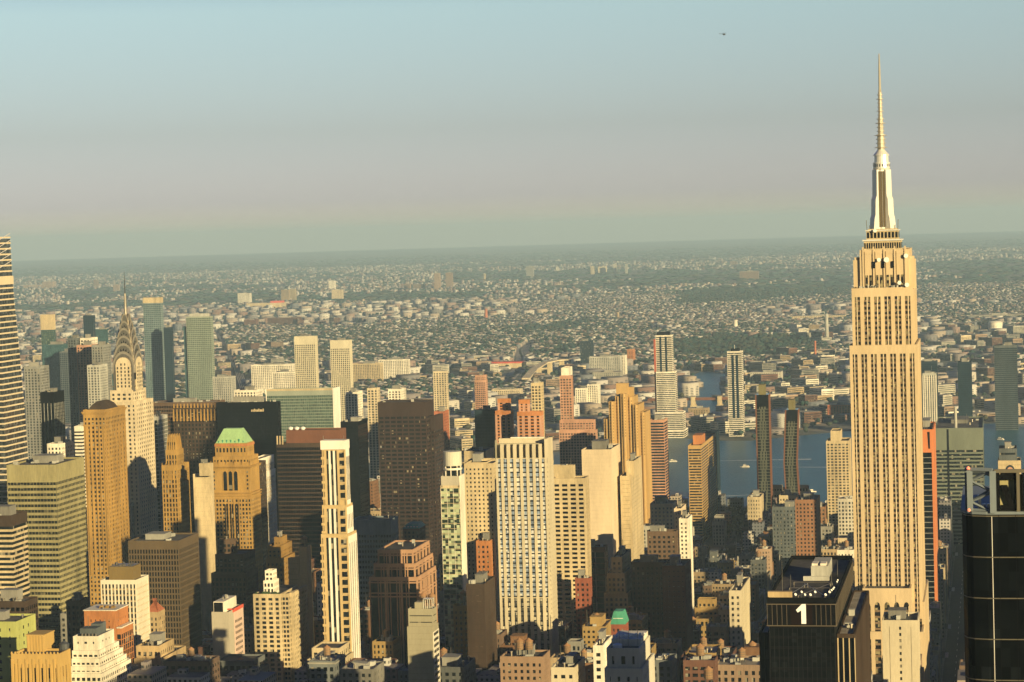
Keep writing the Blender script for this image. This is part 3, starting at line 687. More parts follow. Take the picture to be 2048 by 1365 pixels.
# ------------------------------------------------------------------ dark glass tower with an open truss crown, right edge
def truss_tower():
    X = 420.0
    zt = PX(1990, 942, X)[1]; z0 = PX(1990, 1026, X)[1]
    yN = yat(1951, X, z0); yS = yN - 36
    b = Bld('glass_tower', 'near black rounded glass tower with open steel truss crown at right edge', 'glass tower', X, yS)
    L = 36.0; D = 40.0
    r = 4.2                                          # rounded north west corner
    def plan(o=0.0, n=8):
        pts = [(-o, -o), (D + o, -o), (D + o, L + o + 2.4), (r * .9, L + o + 2.4)]
        pts += [(r * .9 - (r * .9 + o) * math.sin(t), L + 2.4 + o - (r + o) * (1 - math.cos(t))) for t in [math.pi / 2 * i / n for i in (3, 5)]]
        return pts + [(-o, L + 2.4 - r)]
    mb = MB(); mb.prism(plan(), 0, z0 - .3, 'z'); b.extra('glass_wall', mb, [G['black']], fix=True)
    k = 0; fl = 7.3; z = z0 - .6; bands = MB()
    while z > 120:
        mb = MB(); mb.prism(plan(.1), z - .085, z + .085, 'z'); b.extra('floor_rail', mb, M['rail'], fix=True); z -= fl
    mu = MB()
    for i in range(12):
        y = L - 4 - i * 2.9; mu.box(-.1, 0.02, y - .05, y + .05, 0, z0 - .5)
    b.extra('mullion', mu, M['black'])
    ed = MB(); ed.box(-.06, .02, L - 2.86, L - 2.74, 100, z0 - .6); b.extra('edge_strip', ed, M['steel_white'])
    # crown: roof slab, corner posts, braced bay, frames, screens
    mb = MB(); mb.prism(plan(.2), z0 - .3, z0 + .2, 'z'); b.extra('roof', mb, M['steel_blue'], fix=True)
    h = zt - z0; fr = MB()
    A = (-.1, L - 3.1); C = (1.3, L + .9); E = (4.5, L + 1.4)
    def beam(p, q, t=.28, m=0): fr.tube(p, q, t, 4, m)
    for (x, y, t) in ((*A, .55), (*C, .5), (E[0], E[1], .4)): fr.box(x - t, x + t, y - t, y + t, z0, zt)
    beam((*A, zt), (*C, zt), .5); beam((*C, zt), (*E, zt), .4); beam((*A, z0 + .3), (*C, z0 + .3), .35); beam((*A, zt - h * .12), (A[0] + .9, A[1] + 2.2, zt), .35)
    for i in range(4):
        za, zb = z0 + h * i / 4, z0 + h * (i + 1) / 4
        if i % 2: beam((*A, zb), (*C, za), .26); beam((*C, za), (A[0] + 3, A[1] + .6, zb), .2)
        else: beam((*A, za), (*C, zb), .26); beam((*C, zb), (A[0] + 3, A[1] + .4, za), .2)
        beam((*C, zb), (*E, za), .22)
    b.extra('truss', fr, M['steel_blue'], fix=True)
    cr = MB(); y = L - 3.5; bay = 4.2; i = 0
    while y > 2:
        y2 = y - bay; t = .55
        cr.box(.2, .8, y - .8, y, z0 + .4, zt - .3); cr.box(.2, .8, y2, y2 + .9, z0 + .4, zt - .3); cr.box(.2, .8, y2 + .9, y - .9, zt - 1.6, zt - .3); cr.box(.2, .8, y2 + .9, y - .9, z0 + .4, z0 + 1.3)
        cr.prism([(y - .9, zt - 2.6), (y - 2.1, zt - 2.6), (y2 + .9, z0 + 1.3), (y2 + 2.0, z0 + 1.3)] if i % 2 == 0 else [(y2 + .9, zt - 2.6), (y2 + 2.0, zt - 2.6), (y - .9, z0 + 1.3), (y - 2.0, z0 + 1.3)], .3, .75, 'x')
        y = y2 - .5; i += 1
    b.extra('braced_frame', cr, M['black'], fix=True)
    ps = MB(); y = L - 3.25 - bay
    while y > 2: ps.box(-.25, .15, y - .28, y + .28, z0 + .2, zt + .1); y -= bay + .5
    b.extra('pilaster', ps, M['rail'])
    tp = MB(); tp.box(-.3, .3, .5, L - 3.3, zt - .35, zt + .25); b.extra('top_rail', tp, M['rail'])
    sc_ = MB(); sc_.box(1.1, 1.5, 0.5, L - 3.6, z0 + .2, zt - .8); b.extra('plant_screen', sc_, M['olive'])
    cl = MB()
    for k in range(6): cl.box(1.5 + k * .4, 2.6 + k * .4, L - 5 + k * .8, L - 4.4 + k * .8, z0 + .2, z0 + R.uniform(1, 3.2))
    b.extra('plant', cl, M['steel_white'])
    for z in (zt + .2, z0 + .2):
        mb = MB(); mb.lathe(C[0] - .4, C[1] + .2, [(.25, z), (.32, z + .25), (.1, z + .5)], 8); b.extra('warning_light', mb, M['lamp_red'])
    HERO.append((X, X + D, yS, yS + L + 3, zt, 1925, 2060, 940, 'truss-crowned dark glass tower'))
    b.finish()
truss_tower()

# ------------------------------------------------------------------ styles
W_each = lambda m, **k: ST(M[m], **{**dict(bay=3.4, pw=1.55, fh=3.5, sh=1.55, rel=.3, mode='each'), **k})
PUN = W_each('gold')
RIB = ST(M['olive'], bay=40, pw=.0, fh=3.9, sh=1.9, rel=.25, top=4)
CURT = lambda m, g, **k: ST(M[m], **{**dict(bay=1.6, pw=.16, fh=3.9, sh=.9, rel=.15, glass=G[g], top=3), **k})

# left edge: banded glass tower that tapers
def banded_tower():
    X = 1650.0; y0, H = PX(7, 480, X)
    b = Bld('banded_skyscraper', 'tapering glass tower striped with cream bands, cut off by the left edge', 'skyscraper', X, yat(9, X, 200))
    yS = yat(9, X, 200); q = xat(48, yS, 215, X) - X; fl = 4.25
    H = PX(18, 478, X)[1] + 6
    zc = 120.0
    pts = []
    for v, u in ((478, 20), (540, 23.5), (600, 28), (690, 37), (800, 47), (925, 56), (1200, 66)):
        z = PX(u, v, X + 25)[1]; pts.append((z, xat(u, yS, z, X) - X))
    pts.sort(); H = pts[-1][0] + 4
    def prof(z): return (0, float(np.interp(z, [p[0] for p in pts], [p[1] for p in pts])), 0, 44)
    zs = 0; gl = MB()
    for z0, z1 in [(0, pts[0][0])] + [(p[0], q_[0]) for p, q_ in zip(pts, pts[1:])]: gl.frust(prof(z0), z0, prof(z1), z1)
    b.extra('glazing', gl, G['slate'])
    z = 60.0; k = 0
    while z < H - 2:
        a = prof(z); c = prof(z + 1.15); e = .3
        mb = MB(); mb.frust((a[0] - e, a[1] + e, a[2] - e, a[3] + e), z, (c[0] - e, c[1] + e, c[2] - e, c[3] + e), z + 1.15); b.extra('floor_band', mb, M['cream_lt']); z += fl; k += 1
    dg = MB(); z = H - 26
    for k in range(5):
        a = prof(z); dg.tube((a[0] + 1, a[2] - .5, z), (a[1] - 1, a[2] - .5, z + 5.2), .3, 4); z += 5.2
    b.extra('crown_brace', dg, M['steel_white'])
    pl = MB(); a = prof(H - 36); pl.box(a[0] - .6, a[1] + .6, a[2] - .6, a[3] + .6, H - 38.5, H - 32.5); b.extra('plant_band', pl, M['cream_lt'])
    D = pts[0][1]
    HERO.append((X, X + D + 14, yS - 3, yS + 46, H, -60, 50, 478, 'banded tower at the left edge')); b.finish(60)
banded_tower()

tower('office_tower', 'olive office tower with horizontal window bands, its south side cut by a slanting shadow', [(13, 111, 168, 933, 1500)], st(RIB, sh=1.85, fh=3.75, bay=2.4, pw=.14, span_in=.0, pier=M['olive'], rel=.3, top=11, glass=G['std2']), seed=1, mark='olive banded office tower')
tower('office_block', 'striped tower at left edge with blank cream panel and dark brown side wall', [(-40, 23, 54, 1035, 1390)], st(RIB, wall=M['brown'], span=M['cream'], span_in=.02, sh=1.5, fh=3.3, top=6), seed=2, mark='striped cream and brown tower')
# golden corniced tower with a dark hipped roof
def cornice_tower():
    b = tower('corniced_tower', 'golden stone tower with heavy cornice and dark humped roof beside the steel spire', [(166, 211, 255, 822, 1880)], W_each('gold', bay=3.6, pw=1.7, fh=3.7, sh=1.7, top=6), seed=3, clut=0, finish=False, mark='golden corniced tower', D=46)
    x0, x1, y0, y1, H = b.top
    mb = MB(); mb.box(x0 - 1.2, x1 + 1.2, y0 - 1.2, y1 + 1.2, H - 1.8, H - .6); mb.box(x0 - .7, x1 + .7, y0 - .7, y1 + .7, H - 2.8, H - 1.8); mb.box(x0 - .5, x1 + .5, y0 - .5, y1 + .5, H - 13, H - 12.3); b.extra('cornice', mb, M['gold'])
    mb = MB(); a = (x0 + 3, x1 - 8, y0 + 3, y1 - 3); mb.frust(a, H, (a[0] + 2, a[1] - 2, a[2] + 3, a[3] - 3), H + 4.5); mb.frust((a[0] + 2, a[1] - 2, a[2] + 3, a[3] - 3), H + 4.5, (a[0] + 6, a[1] - 8, a[2] + 6, a[3] - 6), H + 7.5); b.extra('humped_roof', mb, M['brown'])
    mb = MB()
    for k in range(7):
        c = x0 + (k + .5) * (x1 - x0) / 7; mb.box(c - .6, c + .6, y0 - .55, y0 - .02, 60, H - 13)
    for k in range(5):
        c = y0 + (k + .5) * (y1 - y0) / 5; mb.box(x0 - .55, x0 - .02, c - .5, c + .5, 60, H - 13)
    b.extra('pilaster', mb, M['gold']); b.finish(100)
cornice_tower()
tower('lattice_tower', 'slender black glass tower with pale balcony grid, far left', [(80, 108, 128, 787, 1980)], ST(M['black'], bay=3.4, pw=.5, fh=3.2, sh=.5, rel=.5, glass=G['black'], pier=M['grey'], top=9), seed=4, mark='black balcony-grid tower')
tower('apartment_block', 'small white punched-window block beside the black balcony-grid tower', [(94, 123, None, 890, 1900)], W_each('white', sh=1.6), seed=5)
tower('apartment_block', 'small white striped block tucked left of the golden corniced tower', [(148, 164, None, 855, 2150)], st(RIB, wall=M['white'], fh=3.4), seed=6)
# gothic golden shaft with finials
def finial_tower():
    b = tower('gothic_tower', 'narrow golden gothic tower tapering to a crown of finials', [(331, 354, 367, 903, 1708), (323, 354, 378, 934, 1704)], W_each('gold', bay=2.6, pw=1.1, fh=3.6, sh=1.3, span=M['gold_dark'], top=3), seed=7, clut=0, finish=False, mark='golden gothic finial tower')
    x0, x1, y0, y1, H = b.top; fm = MB(); x1 = min(x1, x0 + 14)
    ztip = PX(347, 870, 1712)[1]; h = ztip - H
    fm.frust((x0 + .8, x1 - .8, y0 + .8, y1 - .8), H, (x0 + 2.4, x1 - 2.4, y0 + 2.2, y1 - 2.2), H + h * .8); b.extra('crown', fm, M['gold'])
    for k in range(5):
        for j in range(4):
            if 0 < k < 4 and 0 < j < 3: continue
            mb = MB(); f = k / 4; g = j / 3; x = x0 + .9 + g * (x1 - x0 - 1.8); y = y0 + .9 + f * (y1 - y0 - 1.8); xi = x0 + 2 + g * (x1 - x0 - 4); yi = y0 + 1.8 + f * (y1 - y0 - 3.6)
            mb.frust((x - .7, x + .7, y - .7, y + .7), H - 2, (xi - .55, xi + .55, yi - .55, yi + .55), H + h * .78); mb.frust((xi - .55, xi + .55, yi - .55, yi + .55), H + h * .78, (xi - .12, xi + .12, yi - .12, yi + .12), ztip + .6); b.extra('finial', mb, M['gold'])
    gv = MB()
    for k in range(4): y = y0 + 2.1 + k * (y1 - y0 - 4.2) / 3; gv.box(x0 + .9, x0 + 1.6, y - .3, y + .3, H + 1, H + h * .55)
    b.extra('crown_opening', gv, G['black'])
    for p in b.ps[1:]:
        ox, oy = p['X'] - b.ps[-1]['X'], p['yS'] - b.ps[-1]['yS']
        for k in range(5):
            y = oy + .5 + k * (p['w'] - 1) / 4; mb = MB(); mb.frust((ox - .3, ox + .7, y - .5, y + .5), p['H'] - 10, (ox + .1, ox + .5, y - .2, y + .2), p['H'] + 3); b.extra('buttress', mb, M['gold'])
    b.finish(100)
finial_tower()
# golden tower with the green hipped roof
def green_roof_tower():
    X = 1852
    b = Bld('green_roof_tower', 'golden stone tower with pale green hipped roof and three tall arched windows', 'skyscraper', X, place(422, 500, None, 935, X)['yS'])
    p = place(422, 500, 508, 930, X); yS = p['yS']; w_ = p['w']; H = p['H']; D = 26
    S = W_each('gold', bay=2.9, pw=1.2, fh=3.5, sh=1.5, top=2)
    zc = PX(460, 990, X)[1]                              # string course
    b.tier(0, D, 0, w_, 0, zc, st(S, top=4), roof=False, para=0)
    U = ST(M['gold'], bay=w_, pw=2, fh=30, sh=29, rel=.25, top=1)
    b.tier(.3, D - .3, .3, w_ - .3, zc, H, U, para=1.4)
    tall = MB()                                          # continuous window strips of the middle three bays
    for k in (-1, 0, 1):
        c = w_ / 2 + k * 4.6 + .4
        for s in (-1, 1): b.windows.append(('W', (-.12, c + s * .85, (zc - 8 + 40) / 2), 1.15, zc - 8 - 40, G['std'], 'each'))
        tall.box(-.35, -.02, c - 2.3 - .4, c - 2.3 + .4, 30, zc - 3)
        pts = [(c + 1.55 * math.cos(t), H - 7.5 + 2.2 * math.sin(t)) for t in [math.pi * i / 8 for i in range(9)]] + [(c - 1.55, zc + 3.5), (c + 1.55, zc + 3.5)]
        mb = MB(); mb.prism(pts, .12, .28, 'x'); b.extra('arched_window', mb, G['std'], fix=True)
        mb = MB(); rim = [(1.9, 1.55)]; 
        for i in range(8):
            t0, t1 = math.pi * i / 8, math.pi * (i + 1) / 8
            mb.prism([(c + 1.6 * math.cos(t0), H - 7.5 + 2.25 * math.sin(t0)), (c + 1.6 * math.cos(t1), H - 7.5 + 2.25 * math.sin(t1)), (c + 2.15 * math.cos(t1), H - 7.5 + 2.9 * math.sin(t1)), (c + 2.15 * math.cos(t0), H - 7.5 + 2.9 * math.sin(t0))], -.05, .3, 'x')
        for s in (-1, 1): mb.box(-.05, .3, c + s * 1.88 - .28, c + s * 1.88 + .28, zc + 3.5, H - 7.5)
        b.extra('window_arch', mb, M['gold'], fix=True)
    b.extra('pilaster', tall, M['gold'])
    for s in (2.6, w_ - 2.6):
        for k in range(5): b.windows.append(('W', (.05, s, H - 6 - k * 3.4), 1.2, 1.7, G['std'], 'each'))
    co = MB()
    for z, e in ((zc - 1.2, .9), (zc + 1, 1.1), (zc - 3.5, .5), (H - 3.0, .8), (H - 1.8, 1.2)): co.box(-e, D + e, -e, w_ + e, z, z + .8)
    b.extra('cornice', co, M['gold'])
    # attic storeys
    q1 = place(426, 499, None, 916, X + 1); q2 = place(430, 493, None, 889, X + 3)
    A = W_each('gold', bay=2.9, pw=1.5, fh=5, sh=2.4, top=1.6)
    b.tier(1, D - 1, q1['yS'] - yS, q1['yS'] - yS + q1['w'], H, q1['H'], A); y2 = q2['yS'] - yS
    b.tier(3, D - 3, y2, y2 + q2['w'], q1['H'], q2['H'], st(A, fh=9, sh=4.5, top=3))
    tr = MB(); tr.box(2.6, D - 2.6, y2 - .4, y2 + q2['w'] + .4, q2['H'] - 1.6, q2['H'] + .2); b.extra('frieze', tr, M['orange'])
    z0, z1 = q2['H'] + 1.1, PX(458, 857, X + 12)[1]; rf = MB()
    a = (3.4, D - 3.4, y2 + .5, y2 + q2['w'] - .5); yl, yr = yat(450, X + 12, z1) - yS, yat(484, X + 12, z1) - yS
    rf.frust(a, z0, (9, D - 9, yr, yl), z1); r = b.extra('hipped_roof', rf, M['copper'])
    for k in range(7):
        mb = MB(); y = y2 + 3 + k * (q2['w'] - 6) / 6; mb.box(3.6, 4.6, y - .4, y + .4, z0, z0 + R.choice((1.8, 2.6, 3.2))); b.extra('dormer', mb, M['copper_dark'])
    for k in range(6):
        for s in (0, 1):
            mb = MB(); y = k * w_ / 5; mb.frust((-.2, .8, y - .5, y + .5), H, (.1, .5, y - .15, y + .15), H + 3.6)
            if s == 0: b.extra('finial', mb, M['gold'])
    # rear wings to the south-east: dark recess then bright stone wing
    c = ST(M['brown'], bay=3, pw=1.4, fh=3.5, sh=1.6, rel=.2)
    b.tier(D + .02, D + 20, .8, w_ - 1, 0, PX(510, 928, X + D)[1], c)
    x1 = X + D + 20; q = place(500, 520, 548, 921, x1)
    b.tier(D + 20.02, D + 20 + q['D'], q['yS'] - yS, q['yS'] - yS + max(8, q['w']), 0, q['H'], st(S, wall=M['white'], bay=3.4, pw=1.6, sh=1.2, span=M['tan'], top=5))
    q = place(508, 524, 551, 949, x1 + 3); b.tier(D + 23, D + 23 + q['D'], q['yS'] - yS, q['yS'] - yS + max(6, q['w']), 0, q['H'], st(S, wall=M['white'], bay=3.4, pw=1.6, sh=1.2, span=M['tan'], top=4))
    HERO.append((X, x1 + 60, yS - 8, yS + w_, H, 421, 552, 857, 'green hipped roof tower')); b.finish(100)
green_roof_tower()
tower('slab_block', 'plain pale cream slab left of the green hipped roof tower', [(398, 422, 426, 930, 1690), (386, 422, 427, 951, 1695)], ST(M['cream'], bay=60, pw=1, fh=3.6, sh=3.55, rel=.15), seed=8, clut=1)
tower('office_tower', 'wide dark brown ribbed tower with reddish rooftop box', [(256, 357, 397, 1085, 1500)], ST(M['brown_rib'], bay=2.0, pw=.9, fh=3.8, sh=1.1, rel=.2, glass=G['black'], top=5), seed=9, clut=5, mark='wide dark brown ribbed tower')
tower('grid_tower', 'white gridded office tower with big brown plant box on top', [(201, 272, 297, 1164, 1350)], ST(M['white_grid'], bay=2.2, pw=.95, fh=3.6, sh=1.0, rel=.45, mode='each', span=M['tan'], span_in=.12, top=1.6), seed=10, clut=1, big=False, mark='white gridded tower')
def grid_plant():
    t = Thing('plant_box', 'large flat brown plant box on the roof of the white gridded tower', 'rooftop box'); p = place(217, 265, 281, 1134, 1353); q = place(201, 272, 297, 1164, 1350)
    t.o.location = (1353, p['yS'], q['H']); mb = MB(); mb.box(0, p['D'], 0, p['w'], .0, p['H'] - q['H']); t.part('casing', mb, M['plant_brown']); mb = MB(); mb.box(.8, p['D'] - .8, .8, p['w'] - .8, p['H'] - q['H'], p['H'] - q['H'] + .3)
    for k in range(14):
        x, y = R.uniform(1, p['D'] - 3), R.uniform(1, p['w'] - 2); mb.box(x, x + 1.5, y, y + 1, p['H'] - q['H'] + .3, p['H'] - q['H'] + R.uniform(.8, 1.6))
    t.part('vents', mb, M['steel'])
bpy.data.objects  # styles above use these materials

grid_plant()
# orange brick block with glass wing, and the white stepped deco block
b = tower('brick_block', 'orange brick building with white rimmed roof and orange framed glass side', [(168, 231, 256, 1226, 1290)], ST(M['orange'], bay=3, pw=2.2, fh=4, sh=2.4, rel=.2, top=4), seed=11, clut=2, big=False, finish=False)
x0, x1, y0, y1, H = b.top
mb = MB(); mb.box(x0 - .4, x1 + .4, y0 - .4, y1 + .4, H + 1.1, H + 1.6); b.extra('roof_rim', mb, M['white'])
for k in range(3):
    mb = MB(); y = y0 + 3 + k * 3.6; mb.frust((x0 + 4, x0 + 12, y, y + 3), H, (x0 + 7, x0 + 9, y + 1, y + 2), H + 3); b.extra('skylight', mb, M['gold'])
q = place(220, 240, 266, 1262, 1288); ox, oy = 1288 - b.ps[-1]['X'], q['yS'] - b.ps[-1]['yS']
b.tier(ox + 2, ox + q['D'], oy, y0 - .05, 0, q['H'], ST(M['orange'], bay=3.2, pw=.5, fh=3.5, sh=.5, rel=.25, glass=G['std'], mode='each'))
mb = MB(); mb.box(ox + 1.6, ox + q['D'] + .4, oy - .4, y0 - .45, q['H'] + 1.1, q['H'] + 1.7); b.extra('roof_rim', mb, M['white']); b.finish(100)
# stepped white
Sw = ST(M['white'], bay=2.9, pw=1.0, fh=3.5, sh=1.7, rel=.25, mode='each', top=1.2)
def stepped_white():
    T = [(146, 196, 228, 1277, 1210), (144, 197, 238, 1306, 1208), (143, 199, 246, 1322, 1206), (142, 201, 253, 1338, 1204), (141, 203, 262, 1352, 1202)]
    b = tower('stepped_block', 'white art deco block stepping outward in bands with grey plant on top', T, Sw, styles=[ST(M['white'], bay=5, pw=3.2, fh=10, sh=4.5, rel=.3, top=2)] + [Sw] * 4, seed=12, clut=0, finish=False, mark='white stepped deco block')
    x0, x1, y0, y1, H = b.top
    mb = MB(); mb.box(x0 + 3, x0 + 12, y0 + 2.5, y1 - 3, H, H + 4.8); mb.box(x0 + 12, x0 + 20, y0 + 3, y1 - 6, H, H + 6); b.extra('penthouse', mb, M['slate'])
    for k in range(5):
        mb = MB(); y = y0 + 2 + k * 2; mb.lathe(x0 + 2, y, [(.5, H), (.5, H + 1.8), (.3, H + 2.2)], 8); b.extra('vent', mb, M['steel'])
    mb = MB(); mb.tube((x0 + 8, y1 - 6, H + 4.8), (x0 + 8, y1 - 6, H + 11), .15); b.extra('antenna', mb, M['steel']); b.finish(100)
stepped_white()
def golden_deco():
    S = ST(M['gold_br'], bay=3.6, pw=2.0, fh=22, sh=9, rel=.6, top=6, mode='each', span_in=.2)
    b = tower('deco_block', 'golden fluted art deco block with square turret, bottom left corner', [(22, 117, 141, 1313, 1100)], S, seed=13, clut=0, finish=False, mark='golden fluted deco block')
    x0, x1, y0, y1, H = b.top; mb = MB()
    for k in range(14):
        y = y0 + .4 + k * (y1 - y0 - .8) / 13; mb.box(x0 - .35, x0 - .02, y - .45, y + .45, 0, H - (1.5 if k % 2 else 4)); mb.frust((x0 - .35, x0 + .5, y - .45, y + .45), H + 1.1, (x0, x0 + .3, y - .2, y + .2), H + 2.2)
    b.extra('fluting', mb, M['gold_br'])
    q = place(53, 88, 97, 1272, 1112); ox, oy = 12, q['yS'] - b.ps[-1]['yS']; mb = MB(); mb.box(ox, ox + 13, oy, oy + q['w'], H, q['H']); mb.box(ox - .3, ox + 13.3, oy - .3, oy + q['w'] + .3, q['H'], q['H'] + .6)
    for k in range(6): mb.box(ox - .2, ox - .01, oy + .4 + k * (q['w'] - 1.4) / 5, oy + 1.1 + k * (q['w'] - 1.4) / 5, H, q['H'])
    b.extra('turret', mb, M['gold_br'])
    mb = MB(); mb.lathe(x0 + 16, y0 + 3.5, [(2.6, H), (2.6, H + 3.5), (.2, H + 5)], 12); b.extra('roof_tank', mb, M['steel_dark']); b.finish(100)
golden_deco()
tower('apartment_block', 'yellow green rendered block with pale rooftop rim at the left edge', [(-60, 32, 71, 1248, 1160)], W_each('lime_wall', bay=6, pw=4.6, fh=4.2, sh=2.4), seed=14, clut=2, mark='yellow green block')
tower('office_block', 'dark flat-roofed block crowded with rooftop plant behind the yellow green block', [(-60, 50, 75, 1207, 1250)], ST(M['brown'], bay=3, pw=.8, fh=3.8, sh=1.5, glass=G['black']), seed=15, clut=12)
tower('office_block', 'dark brown office block with ruddy rooftop tanks below the olive banded tower', [(132, 160, 178, 1205, 1400)], W_each('brown_mid', mode='band'), seed=16)
tower('office_block', 'low dark block with lit yellow upper corner right of the white gridded tower', [(272, 318, 348, 1296, 1310), (268, 322, 372, 1322, 1305)], W_each('tan', mode='band', sh=1.8), seed=17)
def chateau():
    b = tower('hotel', 'dark block with steep red tiled roof squeezed beside the white gridded tower', [(290, 316, 330, 1228, 1420)], W_each('tan', mode='band'), seed=18, clut=0, finish=False)
    x0, x1, y0, y1, H = b.top; mb = MB(); mb.frust((x0, x1, y0, y1), H + 1.1, (x0 + 6, x1 - 6, y0 + 6, y1 - 6), H + 9); b.extra('tiled_roof', mb, M['terra']); b.finish(60)
chateau()
# red trimmed pale block
def red_trim():
    b = tower('office_block', 'pale blank-walled block with red trim round the top of its pink side', [(423, 457, 486, 1228, 1390)], ST(M['grey_warm'], bay=90, pw=1, fh=3.6, sh=3.55, rel=.12), seed=19, clut=0, finish=False, mark='red-trimmed pale block')
    x0, x1, y0, y1, H = b.top
    mb = MB(); mb.box(x0 + 8, x1 + .3, y0 - .3, y0 - .02, H - .6, H + 1.6); mb.box(x0 + 8, x0 + 10, y0 - .3, y0 + 7, H + 1.1, H + 1.7); b.extra('red_trim', mb, M['redtrim'])
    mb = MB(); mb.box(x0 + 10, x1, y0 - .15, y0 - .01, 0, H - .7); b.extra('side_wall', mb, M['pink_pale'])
    for k in range(14):
        for j in range(6): b.windows.append(('S', (x0 + 13 + j * (x1 - x0 - 15) / 6, y0 - .2, H - 7 - k * 3.6), 1.4, 1.7, G['std'], 'each'))
    q = place(424, 446, 474, 1204, 1392); mb = MB(); mb.box(2, q['D'] * .6 + 10, y0 + 3.5, y1 - .8, H, q['H']); b.extra('lift_house', mb, M['white'])
    mb = MB(); mb.box(1.8, 1.95, y1 - 7, y1 - 1.2, H + .5, q['H'] - .5); b.extra('louvre', mb, M['black']); b.clutter(8, 20, y0 + 5, y1 - 2, q['H'], 4, 5, big=False); b.finish(100)
red_trim()
tower('office_block', 'dark brown stepped loft block with boxy lift house below the green roof tower', [(436, 470, 474, 1082, 1590), (430, 487, 510, 1112, 1580), (422, 492, 516, 1150, 1575)], W_each('brown_mid', bay=3, pw=1.2, sh=1.4, mode='band'), seed=20, clut=2, big=False, mark='dark brown stepped loft block')
# cream residential tower with chamfered corner and roof pavilion
def cream_res():
    S = ST(M['cream'], bay=4.4, pw=1.9, fh=3.05, sh=1.25, rel=.45, mode='each', top=1.5, glass=G['std'])
    b = tower('apartment_tower', 'cream gridded apartment tower with planted roof terrace and white pavilion', [(506, 561, 596, 1192, 1450)], S, seed=21, clut=0, finish=False, mark='cream gridded apartment tower')
    x0, x1, y0, y1, H = b.top
    b.tier(x0 + 2.5, x0 + 14, y0 - 4.6, y0 - .03, 0, H, st(S, bay=2.1, pw=.5)); b.tier(x0 + 6, x1, y0 - 6.6, y0 - 4.65, 0, H, st(S, bay=3.2, pw=1.2))
    zt = PX(555, 1145, 1455)[1]; c = (y0 + y1) / 2
    P = ST(M['white'], bay=2.4, pw=.9, fh=3.2, sh=1.4, rel=.25, mode='each', top=.8)
    b.tier(x0 + 5, x0 + 16, c - 3.5, c + 3.6, H, H + (zt - H) * .55, P); b.tier(x0 + 6, x0 + 14, c - 2.9, c + 2.6, H + (zt - H) * .55, zt, P)
    mb = MB(); mb.tube((x0 + 9, c, zt), (x0 + 9, c, zt + 4), .12); b.extra('antenna', mb, M['steel'])
    for k in range(10):
        mb = MB(); px, py = R.uniform(x0 + 1, x0 + 3.5), R.uniform(y0 + 1, y1 - 1); q = R.uniform(.7, 1.2)
        mb.lathe(px, py, [(.3, H), (q, H + q * .7), (q * 1.1, H + q * 1.3), (q * .5, H + q * 2)], 7); b.extra('roof_shrub', mb, M['shrub'])
    b.finish(100)
cream_res()
tower('loft_building', 'tan stepped loft with arched top between the green roof tower and tan chimney slab', [(548, 562, 574, 1078, 1545), (535, 562, 585, 1095, 1540), (532, 566, 590, 1120, 1535)], W_each('gold_dark', bay=3, pw=1.6), seed=22, clut=2)
def tank_slab():
    b = tower('slab_block', 'blank orange tan slab with water tank on top left of the gold striped tower', [(598, 613, 622, 1097, 1500), (576, 598, 600, 1120, 1512)], ST(M['orange_tan'], bay=60, pw=1, fh=3.6, sh=3.55, rel=.12), seed=23, clut=0, finish=False, wing=True)
    b.finish(40); water_tank(b.t.o.location.x + b.top[0] + 5, b.t.o.location.y + (b.top[2] + b.top[3]) / 2, b.top[4], 1.9, 'wooden water tank on the blank orange tan slab left of the gold striped tower')
def water_tank(x, y, z, r, label, s=0):
    t = Thing('water_tank', label, 'water tank', (x, y, z), group='rooftop water tanks')
    mb = MB(); mb.lathe(0, 0, [(r, 2.6), (r * 1.0, 3.6), (r * .97, 2.6 + r * 2)], 14); t.part('tank', mb, M['wood'])
    for k in range(3):
        mb = MB(); mb.lathe(0, 0, [(r * 1.02, 3.2 + k * r * .55), (r * 1.02, 3.35 + k * r * .55)], 14); t.part('hoop', mb, M['steel_dark'])
    mb = MB(); mb.lathe(0, 0, [(r * 1.12, 2.6 + r * 2), (.1, 2.6 + r * 2.75)], 14); t.part('roof', mb, M['tank_roof'])
    for sx in (-1, 1):
        for sy in (-1, 1):
            mb = MB(); mb.box(sx * r * .65 - .15, sx * r * .65 + .15, sy * r * .65 - .15, sy * r * .65 + .15, 0, 2.6); t.part('leg', mb, M['steel_dark'])
    return t
tank_slab()
